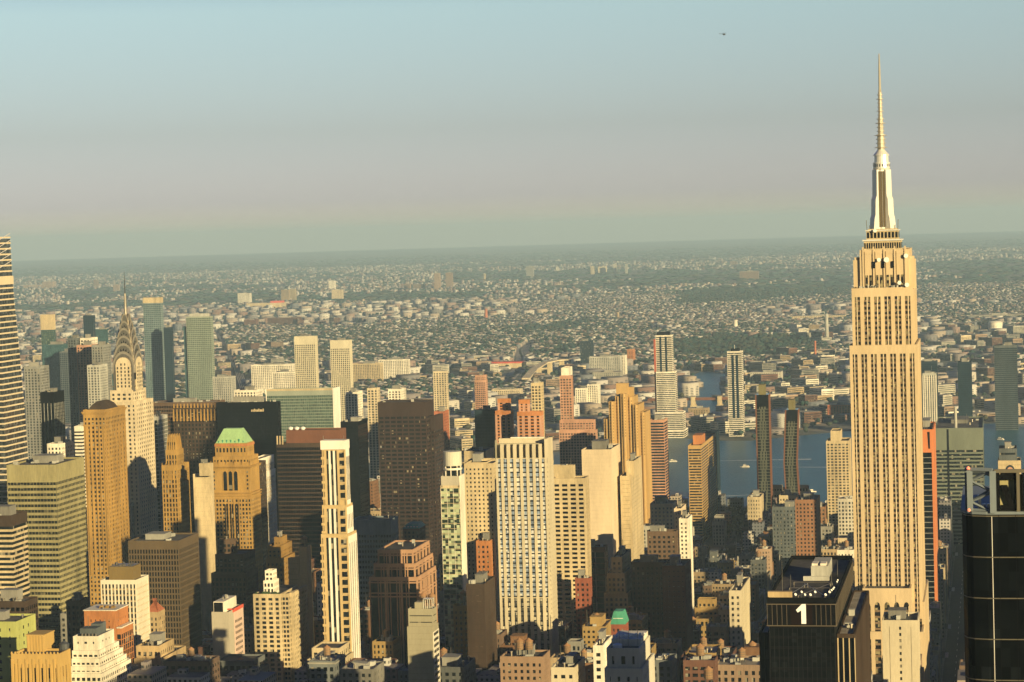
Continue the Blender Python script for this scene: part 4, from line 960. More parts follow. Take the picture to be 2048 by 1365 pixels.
# slender gold and white striped tower
def gold_stripe():
    X = 1450; S = ST(M['orange_tan'], bay=200, pw=.6, fh=5.2, sh=5.15, rel=.5, mode='each', glass=G['std'], top=4)
    b = tower('apartment_tower', 'slender tower with white vertical stripes and gold balconies, shaded lower half', [(643, 690, 697, 886, X), (644, 693, 705, 1014, X - .8), (642, 696, 713, 1072, X - 2.5)], S, seed=24, clut=0, finish=False, mark='slender gold and white striped tower')
    n = len(b.ps)
    for i, p in enumerate(b.ps):
        ox, oy = p['X'] - b.ps[-1]['X'], p['yS'] - b.ps[-1]['yS']; w_ = p['w']; zt = p['H'] - (5 if i == 0 else 1.2); z0 = b.ps[i + 1]['H'] + 1.2 if i + 1 < n else 0
        Y = lambda f: oy + w_ * (1 - f)                  # f counts from the left edge of the west front
        dk = MB()
        for f0, f1 in ((.19, .29), (.37, .48), (.56, .64)): dk.box(ox - .12, ox + .1, Y(f1), Y(f0), z0, zt)
        b.extra('dark_glazing', dk, G['std'])
        for f0, f1 in ((.29, .37), (.48, .56)): mb = MB(); mb.box(ox - .9, ox + .1, Y(f1), Y(f0), z0, zt); b.extra('white_stripe', mb, M['white_b'])
        for f0, f1 in ((.08, .19), (.64, .73), (.95, 1.0)): mb = MB(); mb.box(ox - .6, ox + .1, Y(f1), Y(f0), z0, zt); b.extra('gold_pier', mb, M['orange_tan'])
        z = zt - 4.4
        while z > max(z0, 20):
            b.windows.append(('W', (ox - .2, Y(.84), z + 1.5), w_ * .2, 3.3, G['std'], 'each'))
            mb = MB(); mb.box(ox - .75, ox + .1, Y(.95), Y(.73), z - 1.1, z - .3); b.extra('balcony', mb, M['orange_tan'])
            mb = MB(); mb.box(ox - .8, ox + .1, Y(.08), Y(-.03), z - 1.2, z + .4); b.extra('balcony', mb, M['orange_tan'])
            z -= 5.2
        sw = MB(); sw.box(ox + .6, ox + p['D'] - .3, oy - .3, oy + .1, z0, p['H'] - .5); b.extra('side_wall', sw, M['white_b'])
        for k in range(4): mb = MB(); x = ox + (k + .5) * p['D'] / 4; mb.box(x - .5, x + .5, oy - .34, oy - .28, z0 + 3, zt - 4); b.extra('side_glazing', mb, G['std'])
    x0, x1, y0, y1, H = b.top
    mb = MB(); mb.box(x0 - 1.1, x1 + .3, y0 - .5, y1 + .5, H - 4.2, H + 1.6); b.extra('cap', mb, M['white_b'])
    for s in (y0 + 1, y1 - 1): mb = MB(); mb.tube((x0 + 1, s, H + 1.6), (x0 + 1, s, H + 4.5), .2); b.extra('antenna', mb, M['steel'])
    b.finish(100)
gold_stripe()
# dark masses behind
def sign_tower():
    b = tower('office_tower', 'wide black office tower with small pale sign near the top, behind the green roof', [(432, 556, 561, 806, 2150)], CURT('black', 'black'), seed=25, clut=8, finish=False, mark='wide black signed tower')
    x0, x1, y0, y1, H = b.top; mb = MB(); c = y0 + (y1 - y0) * (556 - 515) / 124; mb_w = 13
    for k in range(9): mb.box(x0 - .3, x0 - .05, c + 6 - k * 1.45 - .5, c + 6 - k * 1.45 + .5, H - 8.2, H - (5.4 if k in (2, 5, 8) else 6.2))
    b.extra('sign_lettering', mb, M['cream']); b.finish(100)
sign_tower()
def brown_cap():
    b = tower('office_tower', 'broad black banded tower with brown metal crown and white dishes', [(572, 680, 692, 862, 2090), (553, 686, 694, 888, 2080)], CURT('brown', 'black', sh=1.3), styles=[ST(M['terra_dk'], bay=1.6, pw=1.0, fh=14, sh=13.6, rel=.3), CURT('brown', 'black', sh=1.3)], seed=26, clut=0, finish=False, mark='brown crowned black tower')
    x0, x1, y0, y1, H = b.top
    for k in range(3):
        mb = MB(); mb.lathe(x0 + 5, y1 - 3 - k * 6, [(.5, H), (2.2, H + 1.6), (2.4, H + 3.2), (.4, H + 4)], 12); b.extra('satellite_dish', mb, M['dish'])
    for k in range(3):
        mb = MB(); mb.box(-.6, .4, b.ps[1]['w'] - 1.5 - k * 2.6, b.ps[1]['w'] - .4 - k * 2.6, b.ps[1]['H'], b.ps[1]['H'] + 8); b.extra('duct', mb, M['cream'])
    b.finish(100)
brown_cap()
tower('office_tower', 'black glass tower with brown stone corner behind the gold striped tower', [(681, 716, 735, 846, 2150)], CURT('black', 'black'), seed=27, mark='black tower with brown corner')
def un_slab():
    b = tower('slab_tower', 'thin green glass slab tower with white blank end wall by the river', [(533, 665, 678, 780, 2780)], ST(M['un_grey'], bay=2.4, pw=.2, fh=3.7, sh=.7, rel=.12, glass=G['un'], top=6.5, roof=M['grey']), seed=28, clut=0, finish=False, mark='green glass slab tower')
    x0, x1, y0, y1, H = b.top
    mb = MB(); mb.box(x0 - .5, x1 + .5, y0 - 1.2, y0 - .03, 0, H + 2); b.extra('end_wall', mb, M['white_b']); mb = MB(); mb.box(x0 - .5, x1 + .5, y1 + .03, y1 + 1.0, 0, H + 2); b.extra('end_wall', mb, M['white_b'])
    mb = MB(); mb.box(x0 - .3, x0 + .3, y0, y1, H - .5, H + 2); b.extra('rim', mb, M['cream']); b.finish(100)
un_slab()
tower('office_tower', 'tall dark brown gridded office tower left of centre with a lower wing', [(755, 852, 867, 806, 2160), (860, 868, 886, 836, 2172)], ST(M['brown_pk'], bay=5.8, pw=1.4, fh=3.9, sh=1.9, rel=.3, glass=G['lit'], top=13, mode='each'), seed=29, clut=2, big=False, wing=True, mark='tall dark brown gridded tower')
b = tower('gothic_tower', 'broad dark building with a golden crown of upright fins', [(346, 430, 432, 818, 2060)], W_each('brown', mode='band', fh=3.8), seed=30, clut=0, finish=False, mark='golden fin-crowned dark building')
x0, x1, y0, y1, H = b.top
for k in range(13):
    for s in (0, 1):
        mb = MB(); y = y0 + .5 + k * (y1 - y0 - 1) / 12; mb.frust((x0 - .8 + s * 1.5, x0 + .4 + s * 1.5, y - .75, y + .75), H - (11 if s == 0 else 0), (x0 - .2 + s * 1.5, x0 + .3 + s * 1.5, y - .45, y + .45), H + (0 if s == 0 else 5)); b.extra('fin', mb, M['gold'])
b.finish(100)
tower('office_block', 'broad flat grey brown block with pale roof behind the steel spire tower', [(299, 432, None, 806, 2220)], ST(M['brown_mid'], bay=1.8, pw=.5, fh=3.8, sh=1.4, rel=.2, glass=G['black'], roof=M['roof_pale']), seed=31, clut=6)
tower('office_block', 'pale framed glass block half hidden beside the white shaft of the spire tower', [(301, 315, None, 836, 2140)], ST(M['grey_lt'], bay=3, pw=.6, fh=3.8, sh=.8, rel=.3), seed=32)
tower('office_block', 'grey blue banded office block right of the gold striped tower', [(704, 782, 796, 1042, 1760)], ST(M['bluegrey'], bay=2.3, pw=.7, fh=4.1, sh=2.0, rel=.3, top=11, mode='each'), seed=33, clut=2, big=False, mark='grey blue banded block')
# pink granite stepped tower with dark glass
def pink_tower():
    S = ST(M['granite'], bay=9.5, pw=1.3, fh=3.9, sh=.35, rel=.7, glass=G['black'], span=M['mull_dk'], span_in=.55, top=1.6)
    b = tower('stepped_tower', 'pink granite stepped tower with dark glass bays and gravel roof', [(755, 826, 859, 1103, 1500), (747, 830, 866, 1131, 1497), (738, 835, 872, 1158, 1494)], S, seed=34, clut=4, big=False, finish=False, mark='pink granite stepped tower')
    for i, p in enumerate(b.ps):
        ox, oy = p['X'] - b.ps[-1]['X'], p['yS'] - b.ps[-1]['yS']; mb = MB()
        for d in ((2.2, 9.2) if i < 2 else (2.2, 9.2, 11.5)):
            mb.box(ox - .25, ox + p['D'] + .25, oy - .25, oy + p['w'] + .25, p['H'] - d - .9, p['H'] - d)
        n = 5
        for k in range(n + 1):
            for dd in (-.9, .9) if k not in (0, n) else (0,):
                y = oy + .6 + k * (p['w'] - 1.2) / n + dd; mb.box(ox - .2, ox + .6, y - .3, y + .3, (b.ps[i + 1]['H'] if i < 2 else 0), p['H'] - 1)
                x = ox + .6 + k * (p['D'] - 1.2) / n + dd; mb.box(x - .3, x + .3, oy - .2, oy + .6, (b.ps[i + 1]['H'] if i < 2 else 0), p['H'] - 1)
        b.extra('granite_band', mb, M['granite'])
    b.finish(100)
pink_tower()
def grey_slab():
    b = tower('slab_block', 'windowless olive grey concrete slab with white side windows, bottom centre left', [(816, 866, 873, 1222, 1210), (814, 865, 877, 1258, 1209)], ST(M['conc'], bay=90, pw=1, fh=3.1, sh=3.05, rel=.12), seed=35, clut=0, finish=False, mark='windowless olive grey slab')
    p = b.ps[-1]; x1 = p['D']
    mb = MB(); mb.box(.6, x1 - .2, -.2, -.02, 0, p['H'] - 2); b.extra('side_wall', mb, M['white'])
    for k in range(28):
        for j in range(6): b.windows.append(('S', (2.5 + j * (x1 - 4) / 5.5, -.26, p['H'] - 3.5 - k * 3.1), 1.5, 1.6, G['std'], 'each'))
    x0, x1, y0, y1, H = b.top
    mb = MB(); mb.box(x0 + 3, x0 + 9, y1 - 7, y1 - 3, H, H + 4); b.extra('lift_house', mb, M['conc'])
    fr = MB()
    for k in range(3):
        for j in (0, 4): fr.box(x0 + 3 + j, x0 + 3.3 + j, y0 + 1 + k * 2.4, y0 + 1.3 + k * 2.4, H, H + 6)
    fr.box(x0 + 3, x0 + 7.3, y0 + 1, y0 + 6.2, H + 5.7, H + 6); b.extra('tank_frame', fr, M['steel_white']); b.finish(100)
    L = b.t.o.location
    water_tank(L.x + x0 + 9, L.y + y0 + 2.6, H, 2.1, 'right of two wooden tanks above the windowless olive grey slab'); water_tank(L.x + x0 + 10, L.y + y0 + 7.6, H, 2.1, 'left of two wooden tanks above the windowless olive grey slab')
grey_slab()
# pale green glass tower with a drum on top
def drum_tower():
    b = tower('apartment_tower', 'pale green glass apartment tower with blank white side and rooftop drum', [(882, 918, 928, 956, 1430), (881, 919, 929, 975, 1430)], ST(M['cream'], bay=4, pw=.18, fh=3.2, sh=.3, rel=.2, glass=G['lime'], pier=M['white'], top=.6), styles=[ST(M['grey_warm'], bay=60, pw=1, fh=4, sh=3.9, rel=.15), ST(M['cream'], bay=4, pw=.18, fh=3.2, sh=.3, rel=.2, glass=G['lime'], pier=M['white'], top=.6, mode='each')], seed=36, clut=0, finish=False, mark='pale green drum-topped tower')
    x0, x1, y0, y1, H = b.top
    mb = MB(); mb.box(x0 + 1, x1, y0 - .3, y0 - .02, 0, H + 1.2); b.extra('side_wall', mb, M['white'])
    zt = PX(905, 903, 1436)[1]; z1 = PX(905, 931, 1436)[1]; c = (y0 + y1) / 2 - .6; r = (y1 - y0) * .5
    mb = MB(); mb.lathe(x0 + r, c, [(r, z1), (r, zt), (r * .85, zt + .1)], 24); b.extra('drum', mb, M['steel_dr'])
    mb = MB(); mb.lathe(x0 + r, c, [(r * 1.02, z1 - 2.6), (r * 1.02, z1 - 1.4)], 24)
    for k in range(8): t = k * math.pi / 4; mb.box(x0 + r + r * .9 * math.cos(t) - .25, x0 + r + r * .9 * math.cos(t) + .25, c + r * .9 * math.sin(t) - .25, c + r * .9 * math.sin(t) + .25, H, z1)
    b.extra('drum_frame', mb, M['white']); mb = MB(); mb.lathe(x0 + r, c, [(r * .8, H), (r * .8, z1)], 16); b.extra('drum_glazing', mb, G['std'])
    mb = MB(); mb.tube((x0 + r, c - 3, zt), (x0 + r, c - 3, zt + 5), .12); b.extra('antenna', mb, M['steel']); b.finish(100)
drum_tower()
tower('apartment_block', 'wide tan apartment block partly shaded between the drum tower and white centre tower', [(925, 973, 990, 928, 1640), (928, 986, 1002, 930, 1630)], W_each('cream', bay=3.2, fh=3.1, sh=1.7, pw=1.8, rel=.2), seed=37, clut=1)
tower('penthouse_block', 'plain cream rooftop block above the wide tan apartment block', [(928, 972, None, 905, 1700)], ST(M['cream'], bay=60, pw=1, fh=3.6, sh=3.5, rel=.12), seed=38, clut=1, big=False)
# centre tower
def centre_tower():
    X = 1500; S = ST(M['cream_y'], bay=4.35, pw=1.9, fh=3.1, sh=.85, rel=.6, glass=G['blind_sheen'], span=M['black'], span_in=.35, mode='each', top=.5)
    z = PX(1094, 916, X)[1]
    p = place(991, 1093, 1106, 916, X)
    b = Bld('hotel_tower', 'tall cream tower at centre with blue grey window bays and open notched crown', 'tower', X, p['yS']); w_, D = p['w'], p['D']
    zl = PX(1100, 1195, X)[1]
    low = st(S, bay=5.0, pw=3.0, glass=G['std'], fh=3.1)
    b.tier(0, D, 0, w_, 0, zl, st(S, glass=G['mixb'], pw=2.2), roof=False, para=0); b.tier(0, D, 0, w_, zl, z, st(S, skipS=True), para=0)
    zc = PX(1094, 880, X)[1] + .5; mb = MB()
    n = max(1, int(round(w_ / S.bay))); bw = w_ / n
    for k in range(1, n):                                # fins of the open crown
        y = k * bw; mb.prism([(0, z), (0, zc - 5), (1.2, zc - 3.2), (2.2, zc - 3.2), (6, z)], y - 1.0, y + 1.0, 'y')
    mb.prism([(0, z), (0, zc), (D * .5, zc), (D, zc - 1), (D, z)], -.0, 1.2, 'y'); mb.prism([(5.2, z), (7.5, zc), (9.5, zc), (9.5, z)], 1.2, w_ - 1.0, 'y')
    b.extra('crown_fin', mb, M['cream_y'], fix=True)
    mb = MB(); mb.box(4, 5.1, .9, w_ - .4, z + .2, zc - 3); b.extra('crown_back', mb, M['conc']); mb = MB(); mb.box(0, 4, w_ - .5, w_ + .1, z, zc - .6); b.extra('crown_side', mb, M['conc'])
    mb = MB(); mb.box(7, 9.4, 3, w_ - 9, zc + .05, zc + .8); b.extra('crown_rim', mb, M['white'])
    mb = MB(); k = 0; zz = 3.0
    while zz < z - 3:                                    # sloping rib courses of the south side
        mb.box(.8, D, -.28, -.02, zz, zz + 1.9); zz += 3.1
    mb.box(D * .1, D, -.12, -.02, 0, z); b.extra('side_course', mb, M['cream_y'])
    b.windows = [q for q in b.windows if q[0] != 'S' or True]
    HERO.append((X, X + D, p['yS'], p['yS'] + w_, zc, 990, 1107, 876, 'notched cream centre tower')); b.finish(100)
centre_tower()
# terraced cream block right of it, cream slabs
b = tower('apartment_block', 'cream block with dark recessed balconies right of the notched centre tower', [(1104, 1148, 1150, 934, 1585), (1104, 1170, 1178, 960, 1575)], ST(M['cream'], bay=6.2, pw=1.9, fh=3.1, sh=1.5, rel=1.0, mode='each', glass=G['black'], top=3), styles=[ST(M['cream'], bay=60, pw=1, fh=8, sh=7.8, rel=.3), ST(M['cream'], bay=6.2, pw=1.9, fh=3.1, sh=1.5, rel=1.0, mode='each', glass=G['black'], top=3)], seed=39, clut=2, big=False, mark='balcony-banded cream block')
tower('slab_block', 'blank pale cream slab with dark side wall right of the balcony-banded cream block', [(1163, 1221, 1240, 902, 1770)], ST(M['cream_p'], bay=90, pw=1, fh=3.1, sh=3.06, rel=.1), seed=40, clut=2, mark='blank pale cream slab')
tower('slab_block', 'narrow cream slab with green window strip below the golden fluted tower', [(1252, 1268, 1283, 925, 1800), (1240, 1262, 1284, 955, 1796)], ST(M['cream'], bay=90, pw=2, fh=3.1, sh=3.0, rel=.1), seed=41, clut=1)

# ------------------------------------------------------------------ towers towards and beyond the river
tower('apartment_tower', 'dark navy slab tower left of the orange brick twin towers', [(949, 988, 992, 822, 2330)], CURT('navy', 'navy', fh=3.3), seed=50, mark='dark navy slab tower')
ORB = ST(M['orange'], bay=6.6, pw=2.8, fh=3.2, sh=1.5, rel=1.0, glass=G['black'], pier=M['pink'], top=3)
tower('apartment_tower', 'left orange brick balcony tower of a twin pair with stepped roof block', [(995, 1020, 1022, 800, 2310), (990, 1023, 1027, 824, 2300)], ORB, seed=51, clut=0)
tower('apartment_tower', 'right, wider orange brick balcony tower of a twin pair', [(1037, 1058, 1060, 802, 2290), (1034, 1082, 1087, 826, 2280)], ORB, seed=52, clut=0, mark='orange brick balcony tower')
tower('apartment_tower', 'slim beige tower with gold window strip rising behind the orange brick pair', [(1062, 1082, 1087, 768, 2440)], ST(M['cream'], bay=3.2, pw=1.2, fh=3.2, sh=1.2, rel=.3), seed=53)
tower('apartment_tower', 'pink gridded tower with reddish angled cap standing alone beyond the river', [(950, 971, 974, 752, 3420), (949, 971, 975, 762, 3418)], ST(M['pink'], bay=2.6, pw=1.0, fh=3.1, sh=1.3, rel=.3), seed=54, clut=1, mark='lone pink gridded tower')
tower('apartment_tower', 'pink gridded stepped tower with white top and broad base by the river', [(1122, 1136, None, 738, 2650), (1119, 1143, 1146, 754, 2640), (1119, 1188, 1191, 842, 2630), (1118, 1192, 1195, 862, 2620)], ST(M['pink'], bay=3.4, pw=1.3, fh=3.2, sh=1.4, rel=.3), styles=[ST(M['white'], bay=60, pw=1, fh=4, sh=3.9, rel=.1)] + [ST(M['pink'], bay=3.4, pw=1.3, fh=3.2, sh=1.4, rel=.3)] * 3, seed=55, clut=0, mark='pink stepped riverside tower')
def fluted_gold():
    S = ST(M['gold_br2'], bay=5.4, pw=2.6, fh=3.1, sh=1.4, rel=1.2, glass=G['black'], top=2, mode='band')
    X = 2450; p = place(1206, 1290, 1299, 828, X); yS = p['yS']
    b = Bld('fluted_tower', 'golden brick tower of bundled rounded bays and stepped top', 'apartment tower', X, yS)
    hs = {0: 840, 1: 805, 2: 795, 3: 790, 4: 797, 5: 812, 6: 828}
    w_ = p['w']; n = 7
    for k in range(n):                                   # bundled half round bays, each its own height
        y0 = w_ * (n - 1 - k) / n; y1 = w_ * (n - k) / n; H = PX(1250, hs[k] , X)[1]
        dp = 0 if k % 2 else 3.5
        b.tier(dp, p['D'] + 6, y0 + .02, y1 - .02, 0, H, st(S, bay=(y1 - y0) / 2))
        mb = MB(); c = (y0 + y1) / 2; r = (y1 - y0) * .27; mb.lathe(dp + .3, c, [(r, 0), (r, H + .8)], 14); b.extra('rounded_bay', mb, M['gold_br2'])
        for z in range(int((H - 60) / 3.1)):
            mb = MB(); zz = H - 4 - z * 3.1
            if z > 13: break
            for s in (-1, 1): mb.box(dp + .3 - r * .75, dp + .35 - r * .6, c + s * r * .74 - .35, c + s * r * .74 + .35, zz, zz + 1.4)
            b.extra('bay_window', mb, G['black'])
    mb = MB(); mb.box(8, 16, w_ * .42, w_ * .7, PX(1250, 790, X)[1], PX(1250, 768, X)[1]); mb.box(10, 18, w_ * .3, w_ * .42, PX(1250, 800, X)[1], PX(1250, 776, X)[1]); b.extra('penthouse', mb, M['gold_br2'])
    HERO.append((X, X + p['D'] + 6, yS, yS + w_, 175, 1205, 1300, 768, 'golden bundled-bay tower')); b.finish(100)
fluted_gold()
tower('apartment_tower', 'striped dark tower with pink balcony bands tucked right of the golden bundled-bay tower', [(1299, 1328, 1335, 842, 2500)], ST(M['pink'], bay=60, pw=.5, fh=3.1, sh=1.2, rel=.6, glass=G['navy'], top=2), seed=56)
def red_edge():
    S = ST(M['white'], bay=60, pw=.3, fh=3.1, sh=1.3, rel=.4, glass=G['std'], top=1.5)
    b = tower('apartment_tower', 'tall pale striped riverfront tower with red brick left edge and black cap', [(1311, 1343, 1346, 672, 3760), (1312, 1350, 1354, 745, 3755), (1310, 1366, 1371, 826, 3750), (1300, 1368, 1376, 862, 3745)], S, seed=57, clut=0, finish=False, mark='tall striped tower with red edge')
    x0, x1, y0, y1, H = b.top
    mb = MB(); mb.box(x0 + 2, x1 - 2, y0 + 4, y1 - 2, H, H + 6); b.extra('cap', mb, M['black']); mb = MB(); mb.box(x0 - .3, x1, y1 + .03, y1 + 3.4, 0, H - 5); b.extra('red_edge', mb, M['terra_rd'])
    for f in (.36, .7): mb = MB(); mb.box(x0 - .5, x0 - .02, y0 + (y1 - y0) * f - 1.4, y0 + (y1 - y0) * f + 1.4, 40, H - 1); b.extra('dark_recess', mb, G['navy'])
    b.finish(100)
red_edge()
def pale_twin():
    S = ST(M['white'], bay=60, pw=.3, fh=3.1, sh=1.3, rel=.4, glass=G['std'], top=1.5)
    b = tower('apartment_tower', 'pale striped riverfront tower with dark centre strip, standing alone on the far bank', [(1454, 1483, 1486, 704, 3760)], S, seed=58, clut=0, finish=False, mark='lone pale striped riverfront tower')
    x0, x1, y0, y1, H = b.top
    mb = MB(); mb.box(x0 + 2, x1 - 2, y0 + 5, y1 - 6, H, H + 5); b.extra('cap', mb, M['black']); mb = MB(); mb.tube((x0 + 6, (y0 + y1) / 2, H + 5), (x0 + 6, (y0 + y1) / 2, H + 11), .4); b.extra('antenna', mb, M['steel_white'])
    for f in (.33, .62): mb = MB(); mb.box(x0 - .5, x0 - .02, y0 + (y1 - y0) * f - 1.8, y0 + (y1 - y0) * f + 1.8, 30, H - 6); b.extra('dark_recess', mb, G['navy'])
    b.finish(100)
pale_twin()
b = tower('slab_block', 'broad tan banded slab angled to the river with orange rooftop box', [(1376, 1402, 1452, 893, 2500)], ST(M['gold_br2'], bay=60, pw=.5, fh=3.0, sh=1.35, rel=.5, glass=G['std'], top=3), seed=59, clut=0, finish=False, mark='broad tan banded riverside slab', rz=math.radians(0))
x0, x1, y0, y1, H = b.top
b.extra('roof_box', (lambda m: (m.box(x0 + 20, x0 + 48, y1 - 13, y1 - 3, H, H + 10), m)[1])(MB()), M['orange']); mb = MB(); mb.box(x1 + .02, x1 + 38, y0 + .5, y1 - 1, 0, H + 2); b.extra('rear_slab', mb, M['navy']); b.finish(100)
def leaning(uL, uR, v, vb, X, lean, label, bend):
    p = place(uL, uR, None, v, X); H = p['H']; D = 22
    b = Bld('bent_tower', label, 'apartment tower', X, p['yS']); w_ = p['w']
    zk = H * .56 if bend else 0
    a = (0, D, 0, w_); m = (0, D, lean, w_ + lean); t_ = (0, D, 0, w_)
    gl = MB()
    secs = [(a, 0), (m, zk), (t_, H)] if bend else [(a, 0), (t_, H)]
    for (q0, z0), (q1, z1) in zip(secs, secs[1:]): gl.frust((q0[0] + .3, q0[1] - .3, q0[2] + .3, q0[3] - .3), z0, (q1[0] + .3, q1[1] - .3, q1[2] + .3, q1[3] - .3), z1)
    b.extra('glazing', gl, G['black'])
    def off(z):
        if not bend: return 0
        return lean * z / zk if z < zk else lean * (1 - (z - zk) / (H - zk))
    z = 4
    while z < H - 14:
        mb = MB(); o = off(z + 1); mb.box(0, .28, o + .2, o + w_ - .2, z, z + .5)
        for k in range(7):
            if (k * 7 + int(z)) % 3: c = o + w_ * (.26 + .5 * k / 7); mb.box(-.05, .27, c - .28, c + .28, z + .5, z + 3.0)
        b.extra('floor_frame', mb, M['copper_grey']); z += 3.3
    sd = MB()
    for (q0, z0), (q1, z1) in zip(secs, secs[1:]):
        sd.frust((0, D, q0[2] - .1, q0[2] + .25), z0, (0, D, q1[2] - .1, q1[2] + .25), z1); sd.frust((-.2, .25, q0[3] - w_ * .1, q0[3]), z0, (-.2, .25, q1[3] - w_ * .1, q1[3]), z1)
    b.extra('copper_side', sd, M['terra_dk'])
    mb = MB(); mb.box(3, D - 3, w_ * .3, w_ * .75, H, H + 11); b.extra('plant_screen', mb, M['olive_dk'])
    HERO.append((X, X + D, p['yS'] + min(0, lean), p['yS'] + w_ + max(0, lean), H, uL, uR + 12, v, 'dark copper-sided tower')); b.finish(100)
leaning(1510, 1537, 790, 1020, 2560, 0, 'straight dark copper-sided tower by the river, left of a bent one', False)
leaning(1570, 1596, 820, 1000, 2600, 3.2, 'dark copper-sided tower bent at the middle, right of its straight twin', True)
HERO[-2] = HERO[-2][:8] + ('straight dark copper-sided tower',); HERO[-1] = HERO[-1][:8] + ('bent copper-sided tower',)
tower('apartment_tower', 'beige balcony tower with plain roof box just left of the limestone tower', [(1652, 1698, 1702, 884, 2420)], ST(M['cream'], bay=4.2, pw=1.6, fh=3.0, sh=1.3, rel=.5, top=2), seed=60, clut=0, mark='beige balcony tower')
tower('penthouse_block', 'small plain beige box topping the beige balcony tower', [(1661, 1681, None, 864, 2430)], ST(M['cream'], bay=60, pw=1, fh=4, sh=3.9, rel=.1), seed=61, clut=0)
def orange_tower():
    b = tower('apartment_tower', 'orange metal tower with dark glass strips right of the limestone tower', [(1828, 1867, 1871, 862, 1850)], ST(M['orange_b'], bay=10, pw=2.4, fh=4.2, sh=.5, rel=.8, glass=G['black'], pier=M['orange_b'], span=M['grey'], top=17), seed=62, clut=1, finish=False, mark='orange metal tower')
    x0, x1, y0, y1, H = b.top
    for k in range(2):
        mb = MB(); c = y0 + 3.2 + k * 5.6; mb.prism([(c - .3, H - 14), (c + 1.0, H - 14), (c + 1.7, H - .8), (c - .2, H - .8)], -.1, .1, 'x'); b.extra('slit', mb, M['black'], fix=True)
    b.finish(100)
orange_tower()
def grey_slab2():
    b = tower('slab_tower', 'wide grey green banded slab with dark central slot by the river at right', [(1870, 1966, 1969, 858, 2480)], ST(M['slab_green'], bay=200, pw=.5, fh=4.0, sh=1.7, rel=.4, glass=G['std'], top=22), seed=63, clut=5, finish=False, mark='wide grey green banded slab')
    x0, x1, y0, y1, H = b.top; mb = MB(); mb.box(x0 - .3, x0 - .02, y1 - 14, y1 - 12, 0, H); b.extra('dark_slot', mb, M['black'])
    mb = MB(); mb.lathe(x0 + 15, y1 - 21, [(1.7, H), (1.5, H + 22)], 12); b.extra('chimney', mb, M['grey_lt']); b.finish(100)
grey_slab2()
for uL, uR, v, m, g, lab in ((1842, 1874, 724, 'navy', 'navy', 'dark riverfront tower right behind the limestone tower'), (1915, 1943, 725, 'navy', 'navy', 'narrow dark tower on the far bank between two others'), (1988, 2034, 692, 'slate', 'navy', 'tall dark tower on the far bank near the right edge')):
    tower('apartment_tower', lab, [(uL, uR, None, v, 3820)], CURT(m, g, fh=3.3), seed=uL, clut=2)
tower('apartment_tower', 'pale finned tower on the far bank just right of the limestone tower', [(1845, 1872, None, 748, 3700)], ST(M['grey_lt'], bay=3.6, pw=1.5, fh=3.3, sh=.8, rel=.5, pier=M['white']), seed=64)
def logo_block():
    b = tower('office_block', 'tan rooftop block with arched blue logo above the truss crown, right edge', [(1998, 2034, None, 900, 2000), (1996, 2042, None, 924, 1990)], ST(M['cream'], bay=60, pw=1, fh=5, sh=4.9, rel=.15), styles=[ST(M['slate'], bay=60, pw=1, fh=5, sh=4.9, rel=.15), ST(M['cream'], bay=60, pw=1, fh=5, sh=4.9, rel=.15)], seed=65, clut=3, finish=False)
    p = b.ps[-1]; mb = MB(); c = p['w'] * .48; mb.prism([(c + 3.6 * math.cos(t), p['H'] - 7 + 4.4 * math.sin(t)) for t in [math.pi * i / 10 for i in range(11)]], -.3, -.05, 'x'); b.extra('logo_panel', mb, M['navy'], fix=True)
    mb = MB(); mb.prism([(c + 2.2 * math.cos(t), p['H'] - 6.4 + 2.2 * math.sin(t)) for t in [math.pi * i / 10 for i in range(11)]], -.36, -.3, 'x'); b.extra('logo', mb, M['pink'], fix=True); b.finish(40)
logo_block()
# far left: glass towers across the river
for uL, uR, uE, v, X, m, g, lab, mk in ((82, 106, 111, 660, 4300, 'teal', 'green', 'green glass tower with a bright cream cap, far left', 'cream-capped green glass tower'), (84, 134, 138, 690, 4250, 'teal', 'teal', 'wide teal glass block wrapped round the cream-capped tower', None), (166, 186, 190, 632, 4500, 'navy', 'navy', 'slim navy tower left of the steel spire', None), (190, 214, 216, 660, 4550, 'teal', 'teal', 'hazy teal tower just left of the steel spire', None), (286, 321, 326, 606, 4520, 'bluegrey', 'teal', 'tall blue grey glass tower with cream parapet right of the steel spire', 'tall cream-parapet glass tower'), (327, 343, 346, 656, 4480, 'navy', 'navy', 'narrow navy tower right of the tall cream-parapet glass tower', None), (372, 421, 426, 634, 4500, 'un_grey', 'un', 'teal green gridded glass tower with stepped top', 'teal gridded glass tower'), (119, 134, None, 705, 4200, 'slate', 'navy', 'small dark block right of the cream-capped tower', None), (206, 226, None, 750, 4150, 'teal', 'teal', 'teal glass tower half behind the steel crown', None)):
    b = tower('glass_tower', lab, [(uL, uR, uE, v, X)], ST(M[m], bay=4.0, pw=.8, fh=4.0, sh=1.2, rel=.3, glass=G[g], top=2), seed=uL, clut=2, finish=False, mark=mk)
    x0, x1, y0, y1, H = b.top
    if uL in (82, 286): mb = MB(); mb.box(x0 - .4, x1 + .4, y0 - .4, y1 + .4, H + .02, H + (30 if uL == 82 else 11)); b.extra('cap', mb, M['cream'])
    if uL == 372: mb = MB(); mb.box(x0 + 4, x1 - 4, y0 + 6, y1 - 6, H, H + 7); b.extra('crown', mb, M['grey_lt'])
    if uL == 372: mb = MB(); mb.box(x0 + 5, x1, y1 + .02, y1 + 8, 0, H - 20); b.extra('stepped_side', mb, M['teal'])
    b.finish(90)
